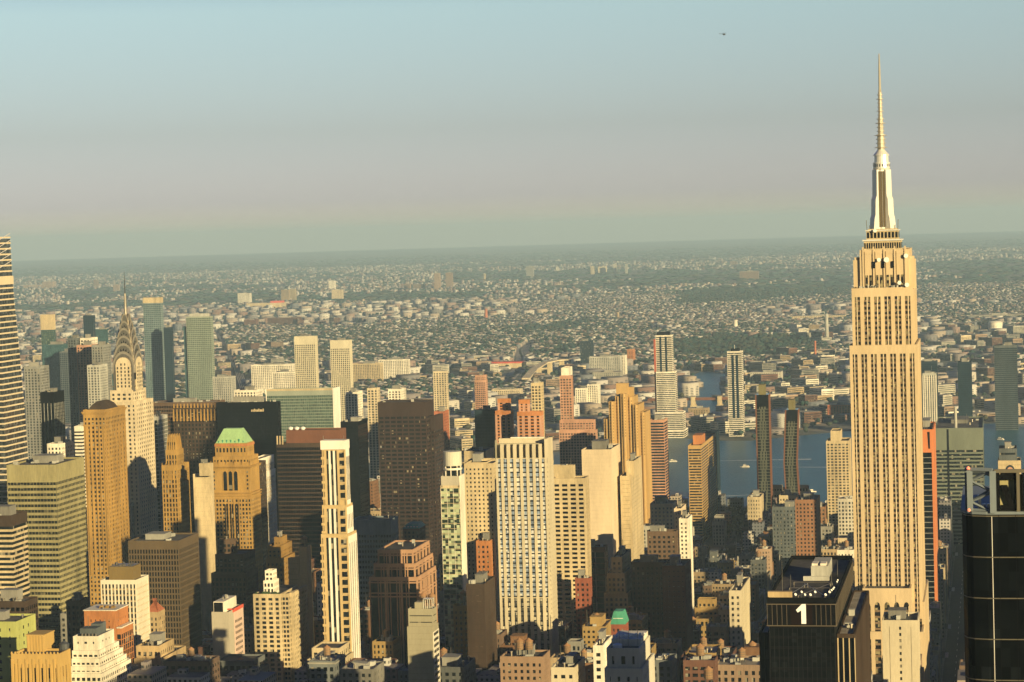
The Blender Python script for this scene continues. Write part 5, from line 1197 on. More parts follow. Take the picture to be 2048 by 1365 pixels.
for uL, uR, uE, v, X, m, lab in ((135, 152, None, 678, 3000, 'slate', 'grey tower with white cap left of the pale capped tower'), (153, 184, None, 692, 2950, 'pink', 'broad pink grey apartment tower, far left'), (160, 180, None, 678, 3010, 'white', 'white roof block behind the broad pink grey tower'), (183, 206, None, 692, 2900, 'grey', 'ribbed grey tan tower beside the broad pink grey tower'), (174, 199, None, 732, 2850, 'grey_lt', 'lower grey ribbed slab in front of the pink grey tower'), (48, 80, None, 735, 2700, 'grey', 'grey tan slab beside the banded tower at left'), (588, 630, 635, 674, 3500, 'cream_p', 'left tall pale ribbed tower of a pair beyond the green slab'), (660, 699, 704, 682, 3520, 'cream_p', 'right tall pale ribbed tower of a pair beyond the green slab'), (502, 585, None, 730, 4700, 'white', 'long white gridded block left of the pale ribbed pair'), (545, 590, None, 745, 4500, 'white', 'white apartment block in front of the left pale ribbed tower'), (756, 817, 820, 720, 5300, 'white', 'long white and red gridded factory block with a square tower'), (704, 760, None, 728, 5200, 'cream', 'long cream factory range right of the pale ribbed pair'), (866, 893, 896, 744, 3600, 'lime_pale', 'slim pale green apartment tower near the river, centre'), (425, 462, None, 755, 4300, 'grey_lt', 'rounded pale apartment block right of the teal gridded tower'), (468, 512, None, 782, 2900, 'white', 'white block with dark tank over the black signed tower'), (734, 755, 760, 778, 2950, 'lime_pale', 'pale green slab left of the tall dark brown tower'), (776, 802, None, 780, 3050, 'white', 'small white framed block above the tall dark brown tower'), (690, 714, None, 786, 3000, 'white', 'white framed dark block beside the green slab'), (1150, 1172, None, 778, 4400, 'white', 'white twin block beyond the pink stepped tower'), (1174, 1196, None, 770, 4420, 'white', 'white apartment block right of its twin beyond the river'), (983, 1040, None, 780, 4600, 'lime_pale', 'long low pale gridded block behind the orange brick pair'), (1160, 1183, None, 683, 5600, 'navy', 'lone navy office tower in the far suburb'), (1178, 1240, None, 714, 5300, 'grey_lt', 'wide grey warehouse beside the lone navy tower'), (1236, 1250, None, 712, 5350, 'white', 'bright white end block of the grey warehouse'), (1254, 1267, None, 700, 5700, 'orange', 'small orange brick tower in the suburb'), (868, 887, None, 825, 2700, 'terra', 'red brick building with curved gable right of the tall dark brown tower')):
    S_ = ST(M[m], bay=4.2, pw=1.9, fh=3.4, sh=1.2, rel=.3, top=2)
    if m == 'cream_p': S_ = ST(M['cream_g'], bay=3.0, pw=1.3, fh=3.2, sh=1.0, rel=.5, top=12)
    tower('apartment_tower' if v < 735 and X < 4000 else 'apartment_block', lab, [(uL, uR, uE, v, X)], S_, seed=uL + 7, clut=2, limit=60, mark=(lab if uL in (588, 660, 1160, 866, 756, 502) else None))
# right middle ground
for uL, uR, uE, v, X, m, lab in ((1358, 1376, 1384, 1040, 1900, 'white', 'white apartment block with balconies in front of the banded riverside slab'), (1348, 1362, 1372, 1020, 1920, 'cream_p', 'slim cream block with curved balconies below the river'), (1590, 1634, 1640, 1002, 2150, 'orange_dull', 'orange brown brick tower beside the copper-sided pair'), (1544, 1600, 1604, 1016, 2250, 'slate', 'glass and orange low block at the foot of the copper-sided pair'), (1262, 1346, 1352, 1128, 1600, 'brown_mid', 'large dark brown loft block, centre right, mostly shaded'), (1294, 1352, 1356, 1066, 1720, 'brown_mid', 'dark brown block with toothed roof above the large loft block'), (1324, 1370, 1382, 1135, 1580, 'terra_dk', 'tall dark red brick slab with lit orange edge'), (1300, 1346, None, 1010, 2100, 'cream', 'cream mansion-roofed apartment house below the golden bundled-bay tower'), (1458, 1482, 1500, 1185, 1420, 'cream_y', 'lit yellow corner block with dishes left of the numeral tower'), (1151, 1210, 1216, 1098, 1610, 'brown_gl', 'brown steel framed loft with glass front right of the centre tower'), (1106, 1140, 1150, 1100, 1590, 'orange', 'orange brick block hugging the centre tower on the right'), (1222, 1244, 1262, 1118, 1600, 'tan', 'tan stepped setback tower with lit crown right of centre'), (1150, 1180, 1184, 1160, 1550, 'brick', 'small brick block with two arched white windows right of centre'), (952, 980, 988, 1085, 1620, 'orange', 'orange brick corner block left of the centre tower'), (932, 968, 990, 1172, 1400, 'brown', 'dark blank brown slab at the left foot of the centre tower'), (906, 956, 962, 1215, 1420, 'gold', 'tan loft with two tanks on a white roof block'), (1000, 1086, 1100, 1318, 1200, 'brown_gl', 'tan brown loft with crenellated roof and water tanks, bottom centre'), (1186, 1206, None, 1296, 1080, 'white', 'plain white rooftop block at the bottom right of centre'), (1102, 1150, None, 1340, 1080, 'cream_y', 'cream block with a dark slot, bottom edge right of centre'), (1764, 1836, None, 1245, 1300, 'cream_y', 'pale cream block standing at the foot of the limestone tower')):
    sty = W_each(m, bay=3.4, pw=1.8, fh=3.5, sh=1.8, mode='band')
    if m in ('brown',): sty = ST(M[m], bay=60, pw=1, fh=3.5, sh=3.45, rel=.1)
    if uL == 1764: sty = st(sty, bay=7, pw=5.4)
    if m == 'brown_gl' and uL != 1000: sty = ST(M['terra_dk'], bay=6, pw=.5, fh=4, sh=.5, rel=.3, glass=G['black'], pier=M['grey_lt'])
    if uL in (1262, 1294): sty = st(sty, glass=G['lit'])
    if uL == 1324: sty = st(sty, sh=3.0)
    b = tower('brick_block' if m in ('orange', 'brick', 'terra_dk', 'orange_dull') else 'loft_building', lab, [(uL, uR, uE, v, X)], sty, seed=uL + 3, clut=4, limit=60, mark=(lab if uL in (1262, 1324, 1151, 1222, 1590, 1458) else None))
    if uL in (906, 1000):
        L = b.t.o.location
        for k in range(2): water_tank(L.x + 8, L.y + b.top[2] + (4 + 7 * k if uL == 906 else 9 + 5 * k), b.top[4] + 1, 2.2, ('right', 'left')[k] + ' wooden water tank of a pair on ' + ('tan loft' if uL == 906 else 'brick loft') + (' left of' if uL == 906 else ' in front of') + ' the centre tower')
# setbacks on the stepped tower right of centre
tower('stepped_block', 'lower shoulders of dark tan masonry under the lit setback tower right of centre', [(1214, 1250, 1266, 1150, 1595), (1208, 1256, 1268, 1190, 1590)], W_each('tan', mode='band'), seed=90, clut=0)
# green roofs
def green_roof(lab, uL, uR, v, X, m, h, Dp, wall):
    p = place(uL, uR, None, v, X); b = Bld('mansard_house', lab, 'house', X, p['yS']); b.tier(0, Dp, 0, p['w'], 0, p['H'], W_each(wall, mode='band'), para=.2)
    mb = MB(); q = min(p['w'], Dp) * .22; mb.frust((-.4, Dp + .4, -.4, p['w'] + .4), p['H'] + .3, (q, Dp - q, q * .8, p['w'] - q * .8), p['H'] + h); b.extra('copper_roof', mb, M[m])
    for k in range(5): mb = MB(); y = 1.8 + k * (p['w'] - 3.6) / 4; mb.box(.6, 2.4, y - .6, y + .6, p['H'] + .5, p['H'] + h * .5); b.extra('dormer', mb, M['white'])
    HERO.append((X, X + Dp, p['yS'], p['yS'] + p['w'], p['H'], uL, uR, v - 15, None)); b.finish(40)
green_roof('brick house with wide pale green mansard roof and white dormers', 928, 973, 1150, 1650, 'copper', 8.5, 30, 'brick')
green_roof('brick turret house with steep dark green copper roof, bottom right of centre', 1222, 1250, 1250, 1420, 'copper_dark', 8, 14, 'brick')
green_roof('low house under a flat dark green roof between the tall brown tower and drum tower', 806, 838, 1058, 2020, 'copper_dark', 4, 24, 'brown_mid')
# carved white tower bottom right of centre
def carved_white():
    X = 980; S = ST(M['white_c'], bay=4.4, pw=3.0, fh=4.4, sh=2.3, rel=.35, mode='each', top=2.4)
    b = tower('stepped_block', 'white masonry tower top with round dishes and sloped shoulders, bottom right', [(1213, 1279, 1300, 1302, X), (1209, 1285, 1309, 1343, X - 3)], S, seed=91, clut=0, finish=False, mark='white masonry tower top')
    x0, x1, y0, y1, H = b.top
    mb = MB(); mb.box(x0 + 10, x1 - .5, y0 + .8, y1 - .6, H, H + 3.2); b.extra('roof_wall', mb, M['white'])
    for k in range(9):
        mb = MB(); mb.lathe(x0 + 12 + k * .8, y1 - 1.5 - k * 1.5, [(.2, H + 3.2), (.75, H + 3.9), (.5, H + 4.6)], 8); b.extra('satellite_dish', mb, M['dish'])
    mb = MB(); mb.lathe(x0 + 5, y1 - 4, [(2.0, H), (2.0, H + 1.8), (.4, H + 2.3)], 14); b.extra('roof_dome', mb, M['dish'])
    for k in range(3): mb = MB(); mb.tube((x0 + 9, y0 + 2 + k * 4, H), (x0 + 9, y0 + 2 + k * 4, H + 7), .12, 5); b.extra('antenna', mb, M['steel'])
    b.finish(100)
carved_white()
water_tank(1150, yat(1418, 1150, 110), PX(1418, 1352, 1150)[1] - 4, 2.3, 'grey water tank on tall legs near the bottom edge, left of the numeral tower')

# ------------------------------------------------------------------ ground, water, roads
def flat(name, pts, z, mat, tri=False):
    mb = MB(); mb.add([(x, y, z) for x, y in pts], [tuple(range(len(pts)))]); return structure(name, mb.mesh(name, mat, False))
def groundmat():
    m, n, b = newmat('urban_ground'); g = N(n, 'ShaderNodeNewGeometry')
    def noise(s, d=5, sc_=(1, 1, 1)):
        mp = N(n, 'ShaderNodeMapping'); mp.inputs['Scale'].default_value = sc_; n.links.new(g.outputs['Position'], mp.inputs[0])
        x = N(n, 'ShaderNodeTexNoise'); x.inputs['Scale'].default_value = s; x.inputs['Detail'].default_value = d; n.links.new(mp.outputs[0], x.inputs['Vector']); return x.outputs[0]
    r1 = N(n, 'ShaderNodeValToRGB'); e = r1.color_ramp.elements; e[0].position = .35; e[0].color = (.07, .075, .06, 1); e[1].position = .68; e[1].color = (.3, .23, .16, 1)
    k = e.new(.5); k.color = (.13, .12, .095, 1)
    n.links.new(noise(.02, 8), r1.inputs[0])
    r2 = N(n, 'ShaderNodeValToRGB'); e = r2.color_ramp.elements; e[0].position = .45; e[0].color = (0, 0, 0, 1); e[1].position = .6; e[1].color = (1, 1, 1, 1)
    n.links.new(noise(.0011, 6), r2.inputs[0])
    c = mixrgb(n, 'MIX', r2.outputs[0], r1.outputs[0], (.06, .075, .045, 1))
    n.links.new(c, b.inputs['Base Color']); b.inputs['Roughness'].default_value = .95; return m
M['ground'] = groundmat()
mb = MB(); RG = 47000.0; nseg = 96
mb.add([(RG * math.cos(2 * math.pi * k / nseg), RG * math.sin(2 * math.pi * k / nseg), 0) for k in range(nseg)], [tuple(range(nseg))]); structure('ground', mb.mesh('ground', M['ground'], False))
def watermat():
    m, n, b = newmat('river_water'); g = N(n, 'ShaderNodeNewGeometry')
    mp = N(n, 'ShaderNodeMapping'); mp.inputs['Scale'].default_value = (.05, .12, 1); n.links.new(g.outputs['Position'], mp.inputs[0])
    x = N(n, 'ShaderNodeTexNoise'); x.inputs['Scale'].default_value = 1.0; x.inputs['Detail'].default_value = 8; x.inputs['Roughness'].default_value = .7; n.links.new(mp.outputs[0], x.inputs['Vector'])
    bp = N(n, 'ShaderNodeBump'); bp.inputs['Strength'].default_value = .9; bp.inputs['Distance'].default_value = 1.2; n.links.new(x.outputs[0], bp.inputs['Height']); n.links.new(bp.outputs[0], b.inputs['Normal'])
    y = N(n, 'ShaderNodeTexNoise'); y.inputs['Scale'].default_value = .12; y.inputs['Detail'].default_value = 4; n.links.new(mp.outputs[0], y.inputs['Vector'])
    cr = N(n, 'ShaderNodeValToRGB'); e = cr.color_ramp.elements; e[0].position = .35; e[0].color = (.002, .07, .11, 1); e[1].position = .65; e[1].color = (.01, .11, .16, 1)
    n.links.new(y.outputs[0], cr.inputs[0]); n.links.new(cr.outputs[0], b.inputs['Base Color']); b.inputs['Roughness'].default_value = .3; b.inputs['Specular IOR Level'].default_value = .16; return m
M['water'] = watermat()
FAR_BANK = [GR(u, v) for u, v in ((1335, 874), (1420, 882), (1500, 882), (1660, 866), (1845, 851), (2048, 846), (2200, 842))]
RIVER = [(2830, -700), (2830, 420), (3060, 560), (3060, 2200), (3360, 2200), (3360, 760)] + FAR_BANK
flat('river', RIVER, .1, M['water'])
CREEK = [GR(u, v) for u, v in ((1362, 838), (1372, 800), (1392, 770), (1386, 752), (1400, 744), (1452, 741), (1452, 790), (1446, 812), (1449, 834))]
flat('creek', CREEK, .12, M['water'])
def inpoly(x, y, P):
    c = np.zeros(np.shape(x), bool); n = len(P); j = n - 1
    for i in range(n):
        (xi, yi), (xj, yj) = P[i], P[j]
        c ^= ((yi > y) != (yj > y)) & (x < (xj - xi) * (y - yi) / (yj - yi + 1e-12) + xi); j = i
    return c
M['asphalt'] = wallmat('asphalt', (.045, .045, .045), rough=.9, var=.25, scale=.15)
M['paving'] = wallmat('paving', (.16, .15, .13), rough=.9, var=.25, scale=.15)
M['road_pale'] = wallmat('concrete_road', (.36, .31, .25), rough=.9, var=.2, scale=.03)
M['paint'] = wallmat('road_paint', (.7, .68, .6), rough=.8, var=.1)
M['lawn'] = wallmat('dry_lawn', (.16, .14, .06), rough=.95, var=.4, scale=.02)
AVE = [620, 890, 1170, 1452, 1590, 1730, 1860, 1990, 2190, 2420, 2700]
flat('streets', [(560, -420), (2790, -420), (2790, 1300), (560, 1300)], .06, M['asphalt'])
BLOCKS = []
for i in range(len(AVE) - 1):
    for j in range(-3, 15):
        a, c = AVE[i] + 14, AVE[i + 1] - 14; y0, y1 = 32 + 80 * j + 9, 32 + 80 * (j + 1) - 9
        if y1 < -.03 * a - 120 or y0 > .46 * c + 60: continue
        mb = MB(); mb.box(a, c, y0, y1, .0, .21); structure('pavement', mb.mesh('pavement', M['paving'], False)); BLOCKS.append((a, c, y0, y1))
lm = MB()
for j in range(-2, 14):             # lane and crossing markings
    y = 32 + 80 * j
    for k in range(60):
        x = 1200 + k * 26; lm.add([(x, y - .12, .1), (x + 9, y - .12, .1), (x + 9, y + .12, .1), (x, y + .12, .1)], [(0, 1, 2, 3)])
    for a in AVE[3:]:
        for k in range(7): lm.add([(a - 11 + k * 3.2, y + 6.4, .1), (a - 9.4 + k * 3.2, y + 6.4, .1), (a - 9.4 + k * 3.2, y + 9, .1), (a - 11 + k * 3.2, y + 9, .1)], [(0, 1, 2, 3)])
structure('road_markings', lm.mesh('road_markings', M['paint'], False))
def ribbon(name, uv, w_, z, mat):
    P = [Vector((*GR(u, v), 0)) for u, v in uv]; mb = MB(); L = []
    for i, p in enumerate(P):
        d = (P[min(i + 1, len(P) - 1)] - P[max(i - 1, 0)]).normalized(); q = Vector((-d.y, d.x, 0)) * w_ / 2; L += [(p.x + q.x, p.y + q.y, z), (p.x - q.x, p.y - q.y, z)]
    mb.add(L, [(2 * i, 2 * i + 1, 2 * i + 3, 2 * i + 2) for i in range(len(P) - 1)]); return structure(name, mb.mesh(name, mat, True))
for w_, uv in ((20, [(985, 800), (1008, 768), (1022, 752), (1036, 735), (1040, 716), (1034, 702), (1042, 690), (1075, 681), (1150, 668), (1205, 650), (1235, 640)]), (14, [(990, 805), (1016, 768), (1030, 752), (1044, 735), (1048, 716), (1042, 702), (1050, 693), (1082, 684)]),
               (16, [(1036, 735), (1056, 716), (1052, 700), (1064, 692), (1110, 684)]), (26, [(1200, 645), (1300, 640), (1390, 637), (1500, 640), (1640, 652), (1700, 655)]), (24, [(1340, 676), (1420, 672), (1560, 670), (1700, 664)]), (30, [(1860, 640), (1940, 636), (2060, 632)]), (26, [(1845, 668), (2060, 660)])):
    ribbon('expressway', uv, w_, .3, M['road_pale'])
ribbon('avenue', [(470, 800), (458, 740), (440, 700), (425, 668), (415, 640)], 16, .3, M['asphalt'])
ribbon('rail_yard', [(496, 800), (476, 740), (450, 690), (432, 664)], 60, .2, M['brown'])
for k in range(5): ribbon('rail_track', [(488 + 4 * k, 800), (470 + 3 * k, 740), (446 + 2 * k, 690), (430 + k, 664)], 2.2, .3, M['road_pale'])

# ------------------------------------------------------------------ palette material for masses of small buildings
def citymat(name):
    m, n, b = newmat(name); g = N(n, 'ShaderNodeNewGeometry')
    cr = N(n, 'ShaderNodeValToRGB'); cr.color_ramp.interpolation = 'CONSTANT'; e = cr.color_ramp.elements
    pal = [(.36, .3, .24), (.28, .2, .17), (.5, .46, .4), (.2, .19, .19), (.48, .45, .42), (.3, .25, .22), (.16, .17, .19), (.42, .35, .28), (.22, .14, .11), (.4, .38, .36), (.54, .52, .47), (.24, .21, .2)]
    e[0].color = (*pal[0], 1); e[1].position = 1 / len(pal); e[1].color = (*pal[1], 1)
    for i in range(2, len(pal)): k = e.new(i / len(pal)); k.color = (*pal[i], 1)
    n.links.new(g.outputs['Random Per Island'], cr.inputs[0])
    sp = N(n, 'ShaderNodeSeparateXYZ'); n.links.new(g.outputs['Position'], sp.inputs[0]); sn = N(n, 'ShaderNodeSeparateXYZ'); n.links.new(g.outputs['Normal'], sn.inputs[0])
    def mth(op, a, c=None, d=None):
        x = N(n, 'ShaderNodeMath', operation=op)
        for i, q in enumerate((a, c, d)):
            if q is None: continue
            if hasattr(q, 'links'): n.links.new(q, x.inputs[i])
            else: x.inputs[i].default_value = q
        return x.outputs[0]
    zf = mth('FRACT', mth('DIVIDE', sp.outputs[2], 3.3)); hf = mth('FRACT', mth('DIVIDE', mth('ADD', sp.outputs[0], sp.outputs[1]), 3.1))
    win = mth('MULTIPLY', mth('COMPARE', zf, .55, .23), mth('COMPARE', hf, .5, .26)); wall = mth('LESS_THAN', mth('ABSOLUTE', sn.outputs[2]), .5)
    c = mixrgb(n, 'MIX', mth('MULTIPLY', win, wall), cr.outputs[0], (.03, .035, .04, 1))
    roof = mth('GREATER_THAN', sn.outputs[2], .8); rc = N(n, 'ShaderNodeValToRGB'); e = rc.color_ramp.elements; e[0].color = (.09, .085, .08, 1); e[1].color = (.38, .33, .27, 1); k = e.new(.55); k.color = (.2, .17, .15, 1)
    w3 = mth('FRACT', mth('MULTIPLY', g.outputs['Random Per Island'], 37.3)); n.links.new(w3, rc.inputs[0])
    c = mixrgb(n, 'MIX', roof, c, rc.outputs[0]); n.links.new(c, b.inputs['Base Color']); b.inputs['Roughness'].default_value = .85; b.inputs['Specular IOR Level'].default_value = .2; return m
M['city'] = citymat('small_buildings')

# ------------------------------------------------------------------ the streets' own buildings between the towers
VL = [(-200, 1200), (0, 1200), (130, 1225), (255, 1215), (262, 1150), (320, 1090), (420, 1150), (520, 1130), (640, 1110), (700, 1130), (745, 1150), (870, 1130), (990, 1095), (1110, 1100), (1180, 1050), (1300, 1060), (1400, 1075), (1500, 1080), (1700, 1120), (1845, 1120), (1860, 1000), (1925, 1040), (2300, 1040)]
def vlim(u): return float(np.interp(u, [a for a, _ in VL], [c for _, c in VL]))
def hits(x0, x1, y0, y1):
    for h in HERO:
        if h[0] - 3 < x1 and h[1] + 3 > x0 and h[2] - 3 < y1 and h[3] + 3 > y0: return True
    return False
LOTS = []
for (a, c, y0, y1) in BLOCKS:
    if a < 1170: continue
    x = a + 2
    while x < c - 12:
        wd = R.uniform(13, 30) if a < 1460 else R.uniform(13, 28); x1 = min(x + wd, c - 2)
        if c - x1 < 14: x1 = c - 2
        ends = (x < a + 5) or (x1 > c - 5)
        cuts = [y0 + 2]
        while cuts[-1] < y1 - 2: cuts.append(cuts[-1] + (R.uniform(9, 20) if a >= 1460 else R.uniform(14, 30)))
        cuts[-1] = y1 - 2
        if len(cuts) > 2 and cuts[-1] - cuts[-2] < 8: cuts.pop(-2)
        for (q0, q1) in [(p + R.uniform(0, .4), q - .05) for p, q in zip(cuts, cuts[1:])]:
            H = R.choice((15, 17, 19, 21, 23, 26, 30, 36, 44, 56)) * R.uniform(.85, 1.2) * (1.25 if ends else 1.0)
            if 1170 < a < 1600: H = R.uniform(40, 95) if R.random() < .8 else R.uniform(95, 130)
            LOTS.append([x + .0, x1 - R.uniform(0.05, .4), q0, q1, H])
        x = x1
rows = []
for L in LOTS:
    x0, x1, q0, q1, H = L
    if hits(x0, x1, q0, q1): continue
    if 2330 < x0 < 2690 and 1375 < project((x0, q0, 20))[0] < 1510 and R.random() < .8: continue   # the leafy riverside park
    uL = project((x0, q1, H))[0]; uR = project((x1, q0, H))[0]; uu = (uL + uR) / 2
    lim = max(vlim(uL), vlim(uR), vlim(uu))
    if x0 < 1462: lim = max(lim, 1318 if uu < 1110 else 1300)
    elif x0 < 1600: lim = max(lim, 1230 if uu > 480 else lim)
    elif x0 < 2250 and 1100 < uu < 1700: H = min(H, R.uniform(18, 44))
    if x0 > 2250: lim = min(lim, 985 if uu > 1130 else 920)
    zt = min(PX(uu, lim, x0)[1] if True else H, 1e9)
    H = min(H, zt - R.uniform(0, 12))
    if H < 9: 
        if zt < 9: continue
        H = 9 + R.random() * 4
    v = project((x0, q0, H))[1]
    L[4] = H
    if uR < -150 or uL > 2200 or v > 1420: continue
    occ = all(any(h[0] < x0 and h[5] < q < h[6] and h[7] < v + 10 for h in HERO) for q in (uL + 2, uu, uR - 2))
    vis = (0 if occ else 1) * (1 if (v < 1362 and uR > 0 and uL < 2048) else 0)
    rows.append((vis * (uR - uL) * min(60, 1365 - v), L, uu, v))
rows.sort(key=lambda r: -r[0])
print('lots', len(rows), 'visible', sum(1 for r in rows if r[0] > 0))
KEEP = [r for r in rows[:280] if r[0] > 0]; REST = rows[len(KEEP):]
WORDS = {'v_tan': 'tan', 'v_brick': 'red brick', 'v_brown_mid': 'dark brown', 'v_cream': 'cream', 'v_grey': 'grey', 'v_orange': 'orange brick', 'v_pink': 'pinkish', 'v_gold_dark': 'golden brown', 'v_slate': 'slate grey', 'v_white': 'white', 'v_limestone': 'limestone', 'v_grey_lt': 'pale grey'}
SHORT = {'stepped tower with the mast': 'mast-topped tower', 'arch-crowned steel spire tower': 'steel spire tower', 'black tower with the numeral': 'numeral tower', 'truss-crowned dark glass tower': 'truss-crowned tower', 'banded tower at the left edge': 'tapering banded tower', 'olive banded office tower': 'olive banded tower', 'striped cream and brown tower': 'cream-striped tower', 'black balcony-grid tower': 'balcony-grid tower', 'golden gothic finial tower': 'golden finial tower', 'green hipped roof tower': 'green-roofed tower', 'wide dark brown ribbed tower': 'brown ribbed tower', 'white stepped deco block': 'white deco block', 'golden fluted deco block': 'golden fluted block', 'dark brown stepped loft block': 'brown stepped loft', 'cream gridded apartment tower': 'cream gridded tower', 'slender gold and white striped tower': 'gold striped tower', 'wide black signed tower': 'black signed tower', 'brown crowned black tower': 'brown-crowned tower', 'black tower with brown corner': 'brown-cornered tower', 'tall dark brown gridded tower': 'brown gridded tower', 'golden fin-crowned dark building': 'fin-crowned building', 'grey blue banded block': 'grey blue block', 'pink granite stepped tower': 'pink granite tower', 'windowless olive grey slab': 'windowless grey slab', 'pale green drum-topped tower': 'drum-topped tower', 'notched cream centre tower': 'notched centre tower', 'balcony-banded cream block': 'cream balcony block', 'blank pale cream slab': 'blank cream slab', 'dark navy slab tower': 'navy slab tower', 'orange brick balcony tower': 'orange balcony tower', 'lone pink gridded tower': 'lone pink tower', 'pink stepped riverside tower': 'pink stepped tower', 'golden bundled-bay tower': 'golden bundled tower', 'tall striped tower with red edge': 'red-edged striped tower', 'lone pale striped riverfront tower': 'lone striped tower', 'broad tan banded riverside slab': 'tan banded slab', 'dark copper-sided tower': 'copper-sided tower', 'straight dark copper-sided tower': 'straight copper tower', 'bent copper-sided tower': 'bent copper tower', 'orange metal tower': 'orange metal tower', 'wide grey green banded slab': 'grey green slab', 'cream-capped green glass tower': 'cream-capped tower', 'tall cream-parapet glass tower': 'cream-parapet tower', 'teal gridded glass tower': 'teal gridded tower', 'green glass slab tower': 'green glass slab', 'golden corniced tower': 'golden corniced tower', 'white masonry tower top': 'white masonry top', 'red-trimmed pale block': 'red-trimmed block', 'yellow green block': 'yellow green block', 'white gridded tower': 'white gridded tower', 'beige balcony tower': 'beige balcony tower'}
SHORT.update({'left tall pale ribbed tower of a pair beyond the green slab': 'left pale tower', 'right tall pale ribbed tower of a pair beyond the green slab': 'right pale tower', 'lone navy office tower in the far suburb': 'lone navy tower', 'slim pale green apartment tower near the river, centre': 'slim green tower', 'long white and red gridded factory block with a square tower': 'white factory block', 'long white gridded block left of the pale ribbed pair': 'long gridded block', 'large dark brown loft block, centre right, mostly shaded': 'dark brown loft', 'tall dark red brick slab with lit orange edge': 'red brick slab', 'brown steel framed loft with glass front right of the centre tower': 'steel-framed loft', 'tan stepped setback tower with lit crown right of centre': 'tan setback tower', 'orange brown brick tower beside the copper-sided pair': 'orange brown tower', 'lit yellow corner block with dishes left of the numeral tower': 'yellow corner block'})
MARKS = [(( h[5] + h[6]) / 2, h[7] + 60, SHORT.get(h[8], h[8])) for h in HERO if h[8]]
LABELS = {}
def where(u, v):
    d = sorted(((abs(u - a) + .25 * abs(v - c), a, c, m) for a, c, m in MARKS))[:1][0]
    a, c, m = d[1:]
    rel = 'left of' if u < a - 22 else 'right of' if u > a + 22 else 'in front of' if v > c else 'behind'
    return rel + ' the ' + m
ADJ = {'a flat roof': 'flat-roofed', 'a roof shed': 'shed-topped', 'a water tank': 'tank-topped', 'a set-back top floor': 'set-back', 'a heavy cornice': 'corniced', 'a bulky penthouse': 'penthouse-topped', 'rooftop vents': 'vent-studded'}
KINDS = ['v_tan', 'v_brick', 'v_brown_mid', 'v_cream', 'v_grey', 'v_orange', 'v_pink', 'v_gold_dark', 'v_slate', 'v_white', 'v_limestone', 'v_grey_lt', 'v_brick', 'v_tan', 'v_orange']
PENDING = []
for i, (_, L, uu, v) in enumerate(KEEP):
    x0, x1, q0, q1, H = L; m = R.choice(KINDS if H < 70 else KINDS[:9]); sz = 'low' if H < 24 else 'mid-height' if H < 55 else 'tall'
    b = Bld('street_building', '', 'building', x0, q0, group='buildings along the streets between the towers')
    S = ST(M[m], bay=R.uniform(2.6, 4.2), pw=R.uniform(1.2, 2.0), fh=R.uniform(3.3, 4.0), sh=R.uniform(1.4, 2.0), rel=.3, top=R.uniform(1.2, 3), roof=R.choice((M['roof'], M['roof'], M['roof_pale'])))
    w_, D = q1 - q0, x1 - x0; feat = R.choice(('a water tank', 'a flat roof', 'a roof shed', 'a water tank', 'a set-back top floor', 'a heavy cornice', 'a bulky penthouse', 'rooftop vents'))
    b.tier(0, D, 0, w_, 0, H, S, faces='WS')
    q = R.random
    if feat == 'a set-back top floor' and w_ > 10: b.tier(2.5, D - 2, 2, w_ - 2.2, H, H + 6.5, S, faces='WS')
    elif feat == 'a heavy cornice': mb = MB(); mb.box(-.7, D + .3, -.6, w_ + .5, H - .6, H + .35); b.extra('cornice', mb, M['v_grey_lt'])
    elif feat == 'a bulky penthouse': mb = MB(); mb.box(D * .2, D * .75, w_ * .2, w_ * .7, H, H + 6); mb.box(D * .2 - .3, D * .75 + .3, w_ * .2 - .3, w_ * .7 + .3, H + 6, H + 6.4); b.extra('penthouse', mb, M[m])
    elif feat == 'a roof shed': mb = MB(); mb.prism([(w_ * .3, H), (w_ * .7, H), (w_ * .7, H + 3.4), (w_ * .3, H + 2.6)], D * .3, D * .55, 'x'); b.extra('roof_shed', mb, M['v_grey'])
    b.clutter(.8, D - .8, .8, w_ - .8, H, 6 if feat != 'rooftop vents' else 11, i, big=(feat == 'a flat roof' and q() < .3))
    if feat == 'a water tank' or (x0 < 1750 and q() < .5): PENDING.append((x0 + D * .5, q0 + w_ * .5, H, uu, v))
    b.finish(40 if x0 < 1800 else 16)
    LABELS.setdefault(f'{sz} {ADJ[feat]} {WORDS[m]} building {where(uu, v)}', []).append((uu, b.t))
def spread_labels(LB):
    for lab, lst in LB.items():
        lst.sort(key=lambda r: r[0]); n = len(lst)
        for k, (u, t) in enumerate(lst):
            if n == 1: pre = ''
            elif n == 2: pre = ('left one of two: ', 'right one of two: ')[k]
            else: pre = f"{('leftmost', 'second from left', 'third from left', 'fourth from left', 'fifth from left', 'sixth from left', 'seventh from left')[min(k, 6)]} of {n}: " if k < n - 1 else f'rightmost of {n}: '
            (t.o if isinstance(t, Thing) else t)['label'] = pre + lab
spread_labels(LABELS)
TL = {}
for x, y, z, u, v in PENDING:
    t = water_tank(x, y, z, R.uniform(1.7, 2.4), ''); TL.setdefault(f'wooden roof tank {where(u, v)}', []).append((u, t))
spread_labels(TL)
mb = MB()
for _, L, uu, v in REST:
    mb.box(L[0], L[1], L[2], L[3], 0, max(9, L[4]))
    a = R.uniform(.1, .6); mb.box(L[0] + (L[1] - L[0]) * a, L[0] + (L[1] - L[0]) * (a + .3), L[2] + (L[3] - L[2]) * a, L[2] + (L[3] - L[2]) * (a + .25), max(9, L[4]), max(9, L[4]) + R.uniform(2, 4.5))
o = link('city_blocks', mb.mesh('city_blocks', M['city'], False)); o['kind'] = 'stuff'; o['label'] = 'mass of smaller street buildings between the towers'; o['category'] = 'buildings'
